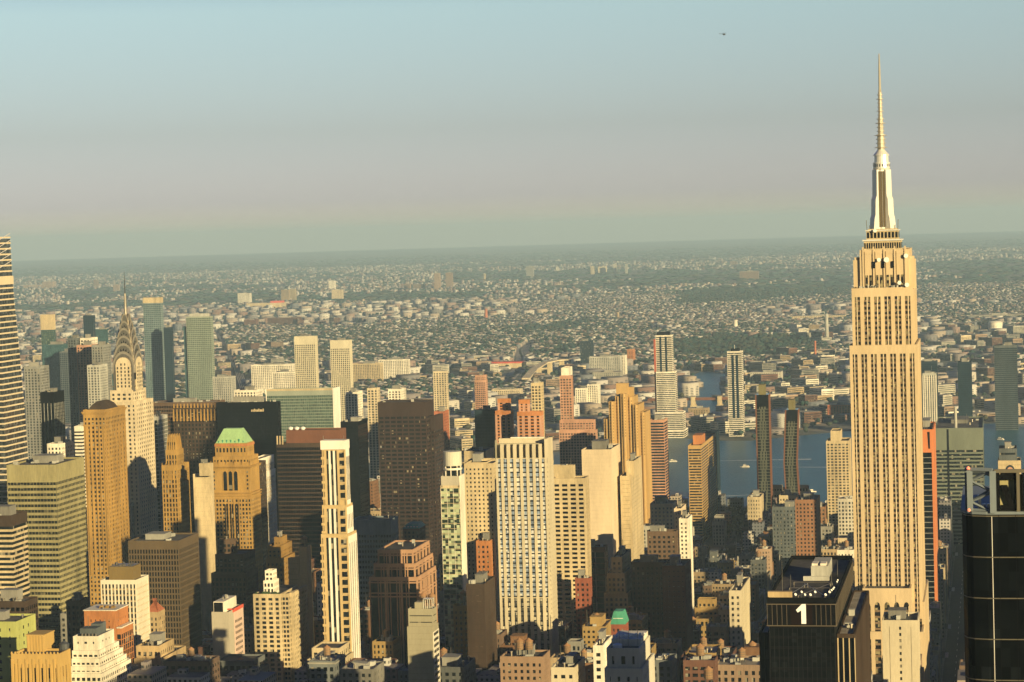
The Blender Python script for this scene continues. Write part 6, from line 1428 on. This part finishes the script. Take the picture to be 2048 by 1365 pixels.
# blocks standing outside the right and bottom of the picture: they shade the low streets
for k, (x, y, wx, wy, h, lab) in enumerate(OUTSIDE):
    b = Bld('office_tower', lab, 'office tower', x, y); b.tier(0, wx, 0, wy, 0, h, CURT('brown', 'black', bay=2.4), faces=''); b.finish(0)

# ------------------------------------------------------------------ the low city beyond the river
def vnoise(x, y, s, seed):
    xs, ys = x / s, y / s; xi, yi = np.floor(xs).astype(int), np.floor(ys).astype(int); fx, fy = xs - xi, ys - yi
    fx, fy = fx * fx * (3 - 2 * fx), fy * fy * (3 - 2 * fy)
    def h(i, j): a = np.sin(i * 127.1 + j * 311.7 + seed * 74.7) * 43758.5453; return a - np.floor(a)
    return (h(xi, yi) * (1 - fx) + h(xi + 1, yi) * fx) * (1 - fy) + (h(xi, yi + 1) * (1 - fx) + h(xi + 1, yi + 1) * fx) * fy
def fbm(x, y, s, seed): return .55 * vnoise(x, y, s, seed) + .3 * vnoise(x, y, s / 2.1, seed + 3) + .15 * vnoise(x, y, s / 4.3, seed + 5)
WOODS = [[GR(u, v) for u, v in P] for P in (((1335, 690), (1400, 676), (1620, 668), (1625, 690), (1560, 712), (1470, 718), (1400, 716), (1340, 722)), ((1335, 585), (1480, 575), (1700, 560), (1700, 590), (1500, 606), (1350, 612)), ((880, 548), (1200, 540), (1500, 541), (1700, 540), (1700, 556), (1300, 562), (900, 566)), ((1840, 535), (2048, 530), (2200, 530), (2200, 552), (1900, 556)), ((120, 585), (240, 580), (300, 592), (130, 604)), ((1010, 672), (1150, 660), (1210, 645), (1200, 640), (1050, 655)), ((1068, 700), (1160, 690), (1160, 706), (1080, 716)))]
CLEAR = [[GR(u, v) for u, v in P] for P in (((425, 664), (438, 660), (505, 790), (470, 800)), ((1000, 775), (1030, 700), (1060, 684), (1070, 692), (1054, 716), (1040, 770)))]
def boxes(name, A, mat, label, cat):
    """A: rows of cx, cy, length, width, height, angle, pitched(0/1)"""
    A = np.asarray(A); n = len(A); ca, sa = np.cos(A[:, 5]), np.sin(A[:, 5]); hx, hy = A[:, 2] / 2, A[:, 3] / 2
    V = np.zeros((n, 10, 3), np.float32)
    for k, (sx, sy) in enumerate(((-1, -1), (1, -1), (1, 1), (-1, 1))):
        V[:, k, 0] = V[:, k + 4, 0] = A[:, 0] + sx * hx * ca - sy * hy * sa; V[:, k, 1] = V[:, k + 4, 1] = A[:, 1] + sx * hx * sa + sy * hy * ca; V[:, k + 4, 2] = A[:, 4]
    rise = A[:, 6] * np.minimum(hx, hy) * .7
    for k, sx in ((8, -1), (9, 1)):
        V[:, k, 0] = A[:, 0] + sx * hx * ca * .96; V[:, k, 1] = A[:, 1] + sx * hx * sa * .96; V[:, k, 2] = A[:, 4] + rise + .05
    quads = [(0, 1, 5, 4), (1, 2, 6, 5), (2, 3, 7, 6), (3, 0, 4, 7), (4, 5, 9, 8), (6, 7, 8, 9)]; tris = [(5, 6, 9), (7, 4, 8)]
    base = (np.arange(n) * 10)[:, None, None]; Q = (np.array(quads)[None] + base).reshape(-1, 4); T = (np.array(tris)[None] + base).reshape(-1, 3)
    me = bpy.data.meshes.new(name); me.vertices.add(n * 10); me.vertices.foreach_set('co', V.reshape(-1))
    li = np.concatenate([Q.reshape(-1), T.reshape(-1)]).astype(np.int32); me.loops.add(len(li)); me.loops.foreach_set('vertex_index', li)
    st_ = np.concatenate([np.arange(len(Q)) * 4, len(Q) * 4 + np.arange(len(T)) * 3]).astype(np.int32); me.polygons.add(len(st_)); me.polygons.foreach_set('loop_start', st_)
    me.update(calc_edges=True); me.validate(); me.materials.append(mat)
    o = link(name, me); o['kind'] = 'stuff'; o['label'] = label; o['category'] = cat; return o
GA = math.radians(34); gx, gy = (math.cos(GA), math.sin(GA)), (-math.sin(GA), math.cos(GA))
A = []; TREES = []
def inview(x, y): a = np.degrees(np.arctan2(y, x)); return (a > -3.5) & (a < 26.5)
bu, bv = 190.0, 66.0
i0 = np.arange(-20, 190); j0 = np.arange(-190, 190); I, J = np.meshgrid(i0, j0)
cx = (I * bu) * gx[0] + (J * bv) * gy[0]; cy = (I * bu) * gx[1] + (J * bv) * gy[1]
r = np.hypot(cx, cy); ok = inview(cx, cy) & (cx > 3450) & (r < 11800); cx, cy, r = cx[ok], cy[ok], r[ok]
green = fbm(cx, cy, 900, 3); ind = fbm(cx, cy, 1300, 9); zone = fbm(cx, cy, 420, 17)
solid = lambda x, y, h=None: inpoly(x, y, RIVER) | inpoly(x, y, CREEK) | sum((inpoly(x, y, P) for P in CLEAR), np.zeros(np.shape(x), bool))
wood = sum((inpoly(cx, cy, P) for P in WOODS), np.zeros(cx.shape, bool))
for k in range(len(cx)):
    x, y, rr = cx[k], cy[k], r[k]
    if wood[k]:
        for _ in range(int(26 if rr < 9000 else 12)): a, c = R.uniform(-bu / 2, bu / 2), R.uniform(-bv / 2, bv / 2); TREES.append((x + a * gx[0] + c * gy[0], y + a * gx[1] + c * gy[1], R.uniform(5, 10), R.uniform(9, 15)))
        continue
    industrial = ind[k] > .56 or rr < 4500
    if industrial:
        for q in range(R.randint(2, 5)):
            a, c = R.uniform(-bu / 2 + 15, bu / 2 - 15), R.uniform(-14, 14); A.append((x + a * gx[0] + c * gy[0], y + a * gx[1] + c * gy[1], R.uniform(22, 65), R.uniform(18, 42), R.choice((6, 7, 8, 10, 12, 15, 18, 24)) * R.uniform(.8, 1.1), GA, 0))
        for q in range(R.randint(2, 7)): a, c = R.uniform(-bu / 2, bu / 2), R.uniform(-bv / 2, bv / 2); TREES.append((x + a * gx[0] + c * gy[0], y + a * gx[1] + c * gy[1], R.uniform(4, 8), R.uniform(8, 14)))
        continue
    step = 8.0 if rr < 8200 else 14.0; dens = .96 if green[k] < .52 else .7
    apt = zone[k] > .74 and rr < 8200
    for row in (-1, 1):
        a = -bu / 2 + 7
        hh = R.uniform(7, 10.5)
        while a < bu / 2 - 7:
            if apt:
                L = R.uniform(18, 32); A.append((x + (a + L / 2) * gx[0] + row * 16 * gy[0], y + (a + L / 2) * gx[1] + row * 16 * gy[1], L - 3, 17, R.choice((12, 14, 18, 20)), GA, 0)); a += L + R.uniform(0, 10); continue
            if R.random() < dens:
                c = row * 16 + R.uniform(-2, 2); A.append((x + a * gx[0] + c * gy[0], y + a * gx[1] + c * gy[1], step * R.uniform(.7, .98), R.uniform(11, 17), hh * R.uniform(.85, 1.2), GA, 1 if R.random() < .45 else 0))
            a += step
    nt_ = int((6 + 26 * max(0, green[k] - .3) * 2) * (1 if rr < 8000 else .7))
    for q in range(nt_):
        a = R.uniform(-bu / 2, bu / 2); c = R.choice((0, 0, -30, 30)) + R.uniform(-4, 4); TREES.append((x + a * gx[0] + c * gy[0], y + a * gx[1] + c * gy[1], R.uniform(4.5, 9), R.uniform(10, 17)))
A = np.array(A); keep = ~solid(A[:, 0], A[:, 1])
for h in HERO:
    if h[1] > 3300: keep &= ~((A[:, 0] > h[0] - 35) & (A[:, 0] < h[1] + 35) & (A[:, 1] > h[2] - 35) & (A[:, 1] < h[3] + 35))
A = A[keep]
# farther: sparser and coarser
n = 22000; rr = np.sqrt(NR.uniform(11500 ** 2, 24000 ** 2, n) * 1.0); rr = 11500 + (24000 - 11500) * NR.random(n) ** 1.3; aa = np.radians(NR.uniform(-2.5, 25.5, n)); fx, fy = rr * np.cos(aa), rr * np.sin(aa)
g2 = fbm(fx, fy, 1500, 31); kp = (g2 < .56) & ~sum((inpoly(fx, fy, P) for P in WOODS), np.zeros(n, bool)); fx, fy = fx[kp], fy[kp]
F = np.stack([fx, fy, NR.uniform(12, 26, len(fx)), NR.uniform(10, 18, len(fx)), NR.choice([7, 8, 9, 10, 12, 18], len(fx)) * 1.0, np.full(len(fx), GA), NR.integers(0, 2, len(fx))], 1)
# the nearest roofs are things of their own, the rest one mass
d = np.hypot(A[:, 0], A[:, 1]); uv = np.array([project((a[0], a[1], a[4])) for a in A])
def blocked(u, v): return any(h[5] - 2 < u < h[6] + 2 and v > h[7] for h in HERO)
score = A[:, 2] * A[:, 4] / d ** 2; order = np.argsort(-score); sel = []
for k in order:
    u, v = uv[k]
    if 5 < u < 2043 and v < 1000 and not blocked(u, v): sel.append(k)
    if len(sel) >= 170: break
LB = {}
wallk = ['v_white', 'v_cream', 'v_pink', 'v_brick', 'v_grey_lt', 'v_tan', 'v_grey']
for k in sel:
    a = A[k]; m = R.choice(wallk); L_, W_, H = a[2], a[3], a[4]
    kind = 'warehouse' if H < 11 else 'loft building' if H < 17 else 'apartment block'
    t = Thing(kind.replace(' ', '_'), '', kind, (a[0], a[1], 0), a[5], group='low buildings beyond the river')
    mb = MB(); mb.box(-L_ / 2, L_ / 2, -W_ / 2, W_ / 2, 0, H); t.part('wall', mb, M[m])
    mb = MB()
    for s in (-1, 1):
        for q in range(max(1, int(H / 3.6))):
            z = 1.2 + q * 3.6; mb.box(-L_ / 2 + 1, L_ / 2 - 1, s * W_ / 2 - .1, s * W_ / 2 + .1, z, z + 1.5); mb.box(s * L_ / 2 - .1, s * L_ / 2 + .1, -W_ / 2 + 1, W_ / 2 - 1, z, z + 1.5)
    t.part('window_band', mb, G['std'], stuff=True)
    mb = MB(); mb.box(-L_ / 2 + .4, L_ / 2 - .4, -W_ / 2 + .4, W_ / 2 - .4, H, H + .25); t.part('roof', mb, R.choice((M['roof'], M['roof_pale'], M['roof_pale'])))
    mb = MB(); px, py = R.uniform(-L_ * .3, L_ * .2), R.uniform(-W_ * .3, W_ * .1); mb.box(px, px + R.uniform(3, 7), py, py + R.uniform(3, 6), H + .25, H + R.uniform(2, 4)); t.part('roof_shed', mb, M['v_grey_lt'])
    u, v = uv[k]; LB.setdefault(f'{"long" if L_ > 45 else "small"} far {WORDS[m]} {kind} {where(u, v)}', []).append((u, t))
spread_labels(LB)
mask = np.ones(len(A), bool); mask[sel] = False
boxes('distant_houses', np.concatenate([A[mask], F]), M['city'], 'mass of small distant houses beyond the river', 'houses')
# tree masses
def leafmat(name, cols):
    m, n, b = newmat(name); g = N(n, 'ShaderNodeNewGeometry'); cr = N(n, 'ShaderNodeValToRGB'); e = cr.color_ramp.elements
    e[0].color = (*cols[0], 1); e[1].color = (*cols[-1], 1)
    for i, c in enumerate(cols[1:-1]): k = e.new((i + 1) / (len(cols) - 1)); k.color = (*c, 1)
    n.links.new(g.outputs['Random Per Island'], cr.inputs[0]); n.links.new(cr.outputs[0], b.inputs['Base Color']); b.inputs['Roughness'].default_value = .9; b.inputs['Specular IOR Level'].default_value = .1; return m
M['canopy'] = leafmat('canopy_leaves', [(.018, .045, .04), (.026, .058, .048), (.055, .055, .035), (.022, .052, .05), (.07, .062, .035)])
M['leaf_autumn'] = leafmat('autumn_leaves', [(.03, .045, .02), (.1, .065, .02), (.05, .06, .02), (.16, .1, .025), (.045, .06, .025)])
import bmesh
def blob(seed, sub=1):
    bm = bmesh.new(); bmesh.ops.create_icosphere(bm, subdivisions=sub, radius=1); q = random.Random(seed)
    for v in bm.verts: v.co *= q.uniform(.68, 1.25)
    V = np.array([v.co[:] for v in bm.verts], np.float32); T = np.array([[x.index for x in f.verts] for f in bm.faces], np.int32); bm.free(); return V, T
n = 9000; rr = 11500 + 20500 * NR.random(n) ** 1.5; aa = np.radians(NR.uniform(-2.5, 25.5, n)); fx, fy = rr * np.cos(aa), rr * np.sin(aa)
inw = sum((inpoly(fx, fy, P) for P in WOODS), np.zeros(n, bool))
for x, y, wv in zip(fx, fy, inw): TREES.append((x, y, R.uniform(18, 45), R.uniform(11, 17)))
T_ = np.array(TREES); kp = ~solid(T_[:, 0], T_[:, 1]); T_ = T_[kp]
print('houses', len(A), len(F), 'trees', len(T_))
VV = []; TT = []; off = 0
protos = [blob(s) for s in range(5)]
for i, (x, y, rad, ht) in enumerate(T_):
    V, T = protos[i % 5]; c, s = math.cos(i), math.sin(i)
    P = np.empty_like(V); P[:, 0] = x + (V[:, 0] * c - V[:, 1] * s) * rad; P[:, 1] = y + (V[:, 0] * s + V[:, 1] * c) * rad; P[:, 2] = ht * .58 + V[:, 2] * ht * .45; VV.append(P); TT.append(T + off); off += len(V)
VV = np.concatenate(VV); TT = np.concatenate(TT).astype(np.int32)
me = bpy.data.meshes.new('tree_canopy'); me.vertices.add(len(VV)); me.vertices.foreach_set('co', VV.reshape(-1)); me.loops.add(TT.size); me.loops.foreach_set('vertex_index', TT.reshape(-1)); me.polygons.add(len(TT)); me.polygons.foreach_set('loop_start', np.arange(len(TT), dtype=np.int32) * 3); me.update(calc_edges=True); me.materials.append(M['canopy'])
o = link('tree_canopy', me); o['kind'] = 'stuff'; o['label'] = 'hazy belts of trees among the distant houses'; o['category'] = 'trees'
# landmarks of the far city
for uL, uR, v, vb, m, nm, lab in ((84, 106, 564, 577, 'v_pink', 'apartment_block', 'hazy pink slab on the far left skyline'), (46, 79, 571, 578, 'v_pink', 'apartment_block', 'row of low hazy pink slabs, far left skyline'), (475, 498, 587, 611, 'v_white', 'apartment_block', 'hazy pale cube block left of the red-roofed mall'), (562, 577, 580, 606, 'v_tan', 'apartment_block', 'hazy tan tower right of the pale cube block'), (578, 590, 579, 604, 'v_cream', 'apartment_block', 'hazy pale tower touching the hazy tan tower'), (657, 669, 562, 583, 'v_white', 'apartment_block', 'tall hazy white tower with brown flanks in the suburb'), (663, 683, 580, 602, 'v_cream', 'apartment_block', 'lower hazy cream tower in front of the tall white one'), (868, 879, 547, 582, 'v_pink', 'apartment_block', 'left leg of the hazy gateway-like pair of towers'), (891, 904, 546, 578, 'v_pink', 'apartment_block', 'right leg of the hazy gateway-like pair of towers'), (808, 820, 568, 581, 'v_pink', 'apartment_block', 'small hazy pink block left of the gateway-like pair'), (826, 848, 569, 582, 'v_pink', 'apartment_block', 'cluster block just left of the gateway-like pair'), (1052, 1066, 533, 556, 'v_grey', 'apartment_block', 'hazy grey tower on the centre skyline'), (967, 971, 548, 563, 'v_cream', 'apartment_block', 'slim hazy cream tower left of the grey skyline tower'), (1112, 1117, 534, 544, 'v_white', 'apartment_block', 'tiny white tower right of the grey skyline tower'), (1181, 1188, 533, 549, 'v_cream', 'apartment_block', 'hazy cream skyline tower, left of three in a row'), (1196, 1212, 534, 548, 'v_cream', 'apartment_block', 'hazy cream skyline block, middle of three in a row'), (1226, 1233, 528, 548, 'v_white', 'apartment_block', 'bright white skyline tower, taller right of three'), (1250, 1255, 529, 548, 'v_grey_lt', 'apartment_block', 'thin pale skyline tower beside the bright white one'), (1479, 1516, 543, 561, 'v_pink', 'hospital_block', 'broad hazy pink block alone among the trees'), (1460, 1472, 523, 532, 'v_pink', 'apartment_block', 'small pink block on the skyline right of centre'), (187, 195, 560, 578, 'v_pink', 'apartment_block', 'thin hazy pink tower left of the needle spire'), (226, 237, 570, 586, 'v_pink', 'apartment_block', 'short hazy tower touching the needle spire from the left'), (535, 594, 636, 652, 'v_brick', 'apartment_block', 'long reddish apartment slab in the middle suburb'), (488, 512, 640, 656, 'v_brick', 'apartment_block', 'reddish apartment block left of the long reddish slab'), (1376, 1416, 817, 832, 'v_tan', 'pier_house', 'tan flat-roofed pier house at the creek mouth'), (1655, 1700, 810, 836, 'terra', 'warehouse', 'red brick warehouse with tall arched bays left of the limestone tower'), (1500, 1562, 745, 768, 'v_white', 'warehouse', 'pale flat warehouse right of the lone striped tower'), (1185, 1240, 745, 762, 'v_grey_lt', 'warehouse', 'grey gridded warehouse near the dark suburb trees'), (905, 1000, 715, 726, 'v_cream', 'warehouse', 'long cream shed with sawtooth side beyond the river'), (1580, 1690, 632, 642, 'v_cream', 'warehouse', 'long pale warehouse left of the upper limestone tower'), (1870, 1925, 650, 660, 'v_cream', 'warehouse', 'long cream warehouse right of the limestone tower'), (1940, 2048, 630, 640, 'v_grey_lt', 'warehouse', 'long grey warehouse behind the white storage tank')):
    x, y = GR((uL + uR) / 2, vb); y0, H = PX((uL + uR) / 2, v, x); yN = yat(uL, x, H); yS = yat(uR, x, H)
    t = Thing(nm, lab, nm.replace('_', ' '), (x, yS, 0)); w_ = yN - yS; D = max(12, min(60, w_ * .7))
    mb = MB(); mb.box(0, D, 0, w_, 0, H); t.part('wall', mb, M[m]); mb = MB()
    nb = max(2, int(w_ / 4.5))
    for q in range(int(H / 3.4)):
        for k in range(min(nb, 30)): c = (k + .5) * w_ / min(nb, 30); mb.box(-.12, -.02, c - 1.0, c + 1.0, 1 + q * 3.4, 2.7 + q * 3.4)
    t.part('windows', mb, G['std'], stuff=True); mb = MB(); mb.box(D * .3, D * .6, w_ * .3, w_ * .6, H, H + 3.5); t.part('lift_house', mb, M['v_grey_lt']); mb = MB(); mb.box(.5, D - .5, .5, w_ - .5, H, H + .3); t.part('roof', mb, M['roof_pale'])
def mall():
    x, y = GR(560, 618); y0, H = PX(560, 606, x); yN, yS = yat(493, x, H), yat(565, x, H); t = Thing('shopping_mall', 'long cream mall with raised red roof sections in the suburb', 'mall', (x, yS, 0)); mb = MB(); mb.box(0, 60, 0, yN - yS, 0, H); t.part('wall', mb, M['cream']); mb = MB(); mb.box(8, 50, 6, (yN - yS) * .35, H, H + 9); t.part('red_roof', mb, M['redtrim']); mb = MB(); mb.box(5, 50, (yN - yS) * .5, (yN - yS) * .98, H, H + 2); t.part('roof', mb, M['roof_pale'])
    x, y = GR(980, 738); y0, H = PX(980, 726, x); yN, yS = yat(950, x, H), yat(1042, x, H); t = Thing('depot', 'long low depot with a red roof edge beyond the lone pink tower', 'depot', (x, yS, 0)); mb = MB(); mb.box(0, 40, 0, yN - yS, 0, H - 2); t.part('wall', mb, M['cream']); mb = MB(); mb.box(-1, 41, -1, yN - yS + 1, H - 2, H + 1); t.part('red_roof', mb, M['redtrim'])
mall()
def tanks():
    x, y = GR(1991, 665); rad = 14 * x / FPX; t = Thing('storage_tank', 'big white cylindrical storage tank, right of the limestone tower', 'storage tank', (x, y, 0)); mb = MB(); h = 20 * x / FPX; mb.lathe(0, 0, [(rad, 0), (rad, h), (rad * .7, h + 3), (.1, h + 4.5)], 32); t.part('shell', mb, M['white']); mb = MB()
    for k in range(3): mb.lathe(0, 0, [(rad + .4, h * (k + 1) / 3.2), (rad + .4, h * (k + 1) / 3.2 + .8)], 32)
    t.part('ring', mb, M['grey_lt'])
    for u, vt, vb, rr, m, lab in ((972.5, 618, 642, 7, 'terra', 'orange brick chimney shaft in the middle suburb'), (1654, 628, 684, 6, 'grey_lt', 'pale grey concrete stack left of the limestone tower'), (1631, 682, 722, 3, 'terra', 'thin dark red stack left of the limestone tower'), (1236, 625, 641, 6, 'v_tan', 'stubby tan stack beside the curved expressway'), (1471, 640, 660, 8, 'white', 'white silo by the suburb expressway')):
        x, y = GR(u, vb); H = PX(u, vt, x)[1]; t = Thing('chimney', lab, 'chimney', (x, y, 0)); mb = MB(); mb.lathe(0, 0, [(rr, 0), (rr * .8, H - 3)], 14); t.part('shaft', mb, M[m]); mb = MB(); mb.lathe(0, 0, [(rr * .9, H - 3), (rr * .9, H)], 14); t.part('rim', mb, M[m])
tanks()
# bascule bridge over the creek, elevated curve, boat
def bridge():
    x0, y0 = GR(1296, 815); x1, y1 = GR(1456, 812); t = Thing('bridge', 'low reddish drawbridge on two concrete towers over the creek', 'bridge', (x0, y0, 0)); d = Vector((x1 - x0, y1 - y0, 0)); L = d.length; t.o.rotation_euler = (0, 0, math.atan2(d.y, d.x)); mb = MB(); mb.box(0, L, -8, 8, 12, 14.5); t.part('deck', mb, M['terra_dk'])
    for s in (-8, 8): mb = MB(); mb.box(0, L, s - .3, s + .3, 14.5, 16.2); t.part('railing', mb, M['terra_dk'])
    for f in (.57, .90):
        mb = MB(); mb.box(L * f - 4, L * f + 4, -13, 13, 0, 19); mb.box(L * f - 5.5, L * f + 5.5, -15, 15, 0, 3); t.part('pier', mb, M['cream'])
    for f in (.08, .2, .32, .44): mb = MB(); mb.box(L * f - 1.2, L * f + 1.2, -6, 6, 0, 12); t.part('pillar', mb, M['grey'])
bridge()
def viaduct():
    P = [GR(u, v) for u, v in ((1052, 772), (1068, 760), (1088, 752), (1112, 749), (1136, 748))]; o = P[0]; t = Thing('viaduct', 'pale curved elevated roadway ending in a white block near the orange brick twins', 'viaduct', (*o, 0)); mb = MB(); hs = [14, 22, 28, 31, 32]
    for i in range(len(P) - 1):
        p = Vector((P[i][0] - o[0], P[i][1] - o[1], 0)); q = Vector((P[i + 1][0] - o[0], P[i + 1][1] - o[1], 0)); n_ = Vector((-(q - p).y, (q - p).x, 0)).normalized() * 9
        V = [p + n_, p - n_, q - n_, q + n_]; hz = (hs[i], hs[i], hs[i + 1], hs[i + 1]); mb.add([(a.x, a.y, h) for a, h in zip(V, hz)] + [(a.x, a.y, h + 3) for a, h in zip(V, hz)], [(3, 2, 1, 0), (4, 5, 6, 7), (0, 1, 5, 4), (1, 2, 6, 5), (2, 3, 7, 6), (3, 0, 4, 7)])
        c = (p + q) / 2; pl = MB(); pl.box(c.x - 2, c.x + 2, c.y - 6, c.y + 6, 0, (hs[i] + hs[i + 1]) / 2); t.part('pillar', pl, M['cream'])
    t.part('deck', mb, M['lime_pale'])
viaduct()
def boat(u, v, ang, lab):
    x, y = GR(u, v); t = Thing('ferry_boat', lab, 'boat', (x, y, .12), ang); mb = MB(); mb.prism([(-13, -3.2), (8, -3.2), (14, 0), (8, 3.2), (-13, 3.2)], -.3, 2.4, 'z'); t.part('hull', mb, M['white'], fix=True); mb = MB(); mb.box(-10, 6, -2.6, 2.6, 2.4, 5); mb.box(-2, 5, -2, 2, 5, 7.2); t.part('cabin', mb, M['white']); mb = MB(); mb.box(-9.5, 6.1, -2.65, 2.65, 3.2, 4.3); t.part('window', mb, G['std']); mb = MB(); mb.tube((0, 0, 7), (0, 0, 11), .15); t.part('mast', mb, M['steel']); t.o.scale = (.5, .5, .5)
    mb = MB(); mb.add([(x - 7 * math.cos(ang), y - 14 * math.sin(ang), .2), (x - 200 * math.cos(ang) + 5 * math.sin(ang), y - 200 * math.sin(ang) - 5 * math.cos(ang), .2), (x - 200 * math.cos(ang) - 5 * math.sin(ang), y - 200 * math.sin(ang) + 5 * math.cos(ang), .2)], [(0, 1, 2)]); structure('wake', mb.mesh('wake', M['foam'], True))
M['foam'] = wallmat('foam', (.75, .78, .76), rough=.7, var=.3, scale=.2)
boat(1345, 924, math.radians(95), 'small white ferry trailing a pale wake on the river')
boat(1622, 985, math.radians(-70), 'small white boat with pale wake between the bent tower and the beige tower')
boat(1490, 935, math.radians(85), 'small white boat under way left of the straight copper tower')
boat(2000, 880, math.radians(60), 'white boat on the river near the right edge')
# individual park trees near the river
def tree_proto(seed):
    q = random.Random(seed); mb = MB()
    for c in range(16):
        t, ph = q.uniform(0, 6.28), q.uniform(-.5, 1.4); rr = q.uniform(.45, 1.0); cx, cy, cz = rr * math.cos(t) * math.cos(ph * .6), rr * math.sin(t) * math.cos(ph * .6), .95 + .75 * math.sin(ph)
        for l in range(24):
            d = Vector((q.gauss(0, 1), q.gauss(0, 1), q.gauss(0, 1))).normalized(); p = Vector((cx, cy, cz)) + d * q.uniform(.12, .42); s = q.uniform(.05, .12); a = d.orthogonal().normalized(); e = d.cross(a); a, e = (a + d * q.uniform(-.6, .6)) * s, (e + d * q.uniform(-.6, .6)) * s
            mb.add([tuple(p + a + e), tuple(p - a + e), tuple(p - a - e), tuple(p + a - e)], [(0, 1, 2, 3)])
    tr = MB(); tr.tube((0, 0, 0), (0, 0, .9), .07, 6, r2=.045)
    for k in range(4): t = k * 1.6 + q.random(); tr.tube((0, 0, .5 + .1 * k), (.5 * math.cos(t), .5 * math.sin(t), 1.1 + .1 * k), .035, 5, r2=.015)
    return mb.mesh('crown', M['leaf_autumn'], False), tr.mesh('trunk', M['brown_mid'], False)
TP = [tree_proto(s) for s in range(4)]; TLB = {}
for k in range(110):
    u, v = R.choice((R.uniform(1385, 1510), R.uniform(1385, 1510), R.uniform(1500, 1640), R.uniform(1180, 1330), R.uniform(890, 950), R.uniform(1860, 1925))), R.uniform(1030, 1085)
    if u < 960: v = R.uniform(905, 960)
    x, y = GR(u, v)
    if hits(x - 3, x + 3, y - 3, y + 3) or x > 2815 or any(L[0] - 2 < x < L[1] + 2 and L[2] - 2 < y < L[3] + 2 for _, L, _, _ in KEEP): continue
    s = R.uniform(6, 11); t = Thing('tree', '', 'tree', (x, y, .2), R.uniform(0, 6), group='autumn trees among the riverside blocks'); c, tr = TP[k % 4]
    for nm, me in (('crown', c), ('trunk', tr)): o = link(nm, me, t.o); o.scale = (s, s, s)
    TLB.setdefault(f'{"tall" if s > 8.5 else "small"} autumn tree {where(u, v)}', []).append((u, t))
spread_labels(TLB)
# helicopter
def heli():
    X = 4300.0; y, z = PX(1448, 69, X); t = Thing('helicopter', 'tiny dark helicopter in the clear sky left of the needle antenna', 'helicopter', (X, y, z), math.radians(-80)); mb = MB()
    pr = [(-2.6, .2), (-2.0, .9), (-.6, 1.25), (1.2, 1.2), (2.6, .7), (3.0, .25)]
    ring = []
    for xx, rr in pr: ring.append([(xx, rr * .85 * math.cos(a), rr * math.sin(a)) for a in [2 * math.pi * k / 10 for k in range(10)]])
    mb.add([p for rg in ring for p in rg], [(i * 10 + k, i * 10 + (k + 1) % 10, i * 10 + 10 + (k + 1) % 10, i * 10 + 10 + k) for i in range(5) for k in range(10)] + [tuple(range(10)), tuple(range(50, 60))]); t.part('body', mb, M['steel_dark'], fix=True)
    mb = MB(); mb.tube((-2, 0, .4), (-8, 0, .9), .38, 8, r2=.16); mb.prism([(-8.4, .6), (-7.4, .6), (-7.8, 2.6), (-8.6, 2.6)], -.08, .08, 'y'); t.part('tail_boom', mb, M['steel_dark'])
    mb = MB(); mb.tube((0, 0, 1.1), (0, 0, 2.0), .14, 6)
    for k in range(4): a = k * math.pi / 2 + .4; mb.tube((0, 0, 1.95), (5.6 * math.cos(a), 5.6 * math.sin(a), 1.85), .13, 4)
    t.part('rotor', mb, M['black']); mb = MB()
    for s in (-1, 1):
        mb.tube((-1.8, s * 1.1, -1.7), (2.2, s * 1.1, -1.7), .1, 5)
        for xx in (-1, 1.2): mb.tube((xx, s * .6, -.6), (xx, s * 1.1, -1.7), .07, 5)
    t.part('skid', mb, M['black'])
heli()
# ------------------------------------------------------------------ the air between
mb = MB(); mb.box(-48000, 48000, -48000, 48000, -1.5, 470); hz = mb.mesh('haze', [], True)
m = bpy.data.materials.new('haze'); m.use_nodes = True; n = m.node_tree; n.nodes.clear(); ou = n.nodes.new('ShaderNodeOutputMaterial'); pv = n.nodes.new('ShaderNodeVolumePrincipled')
pv.inputs['Color'].default_value = HAZE_COL; pv.inputs['Density'].default_value = HAZE_D; pv.inputs['Anisotropy'].default_value = 0.0
n.links.new(pv.outputs[0], ou.inputs['Volume']); hz.materials.append(m); m.cycles.homogeneous_volume = True if hasattr(m, 'cycles') and hasattr(m.cycles, 'homogeneous_volume') else None
o = link('haze', hz); o['kind'] = 'stuff'; o['label'] = 'pale haze lying over the whole city'; o['category'] = 'haze'
print('objects', len(bpy.data.objects))

for o in bpy.data.objects:
    if 'label' in o and len(str(o['label']).split()) > 16: print('LONGLABEL', o.name, o['label'])
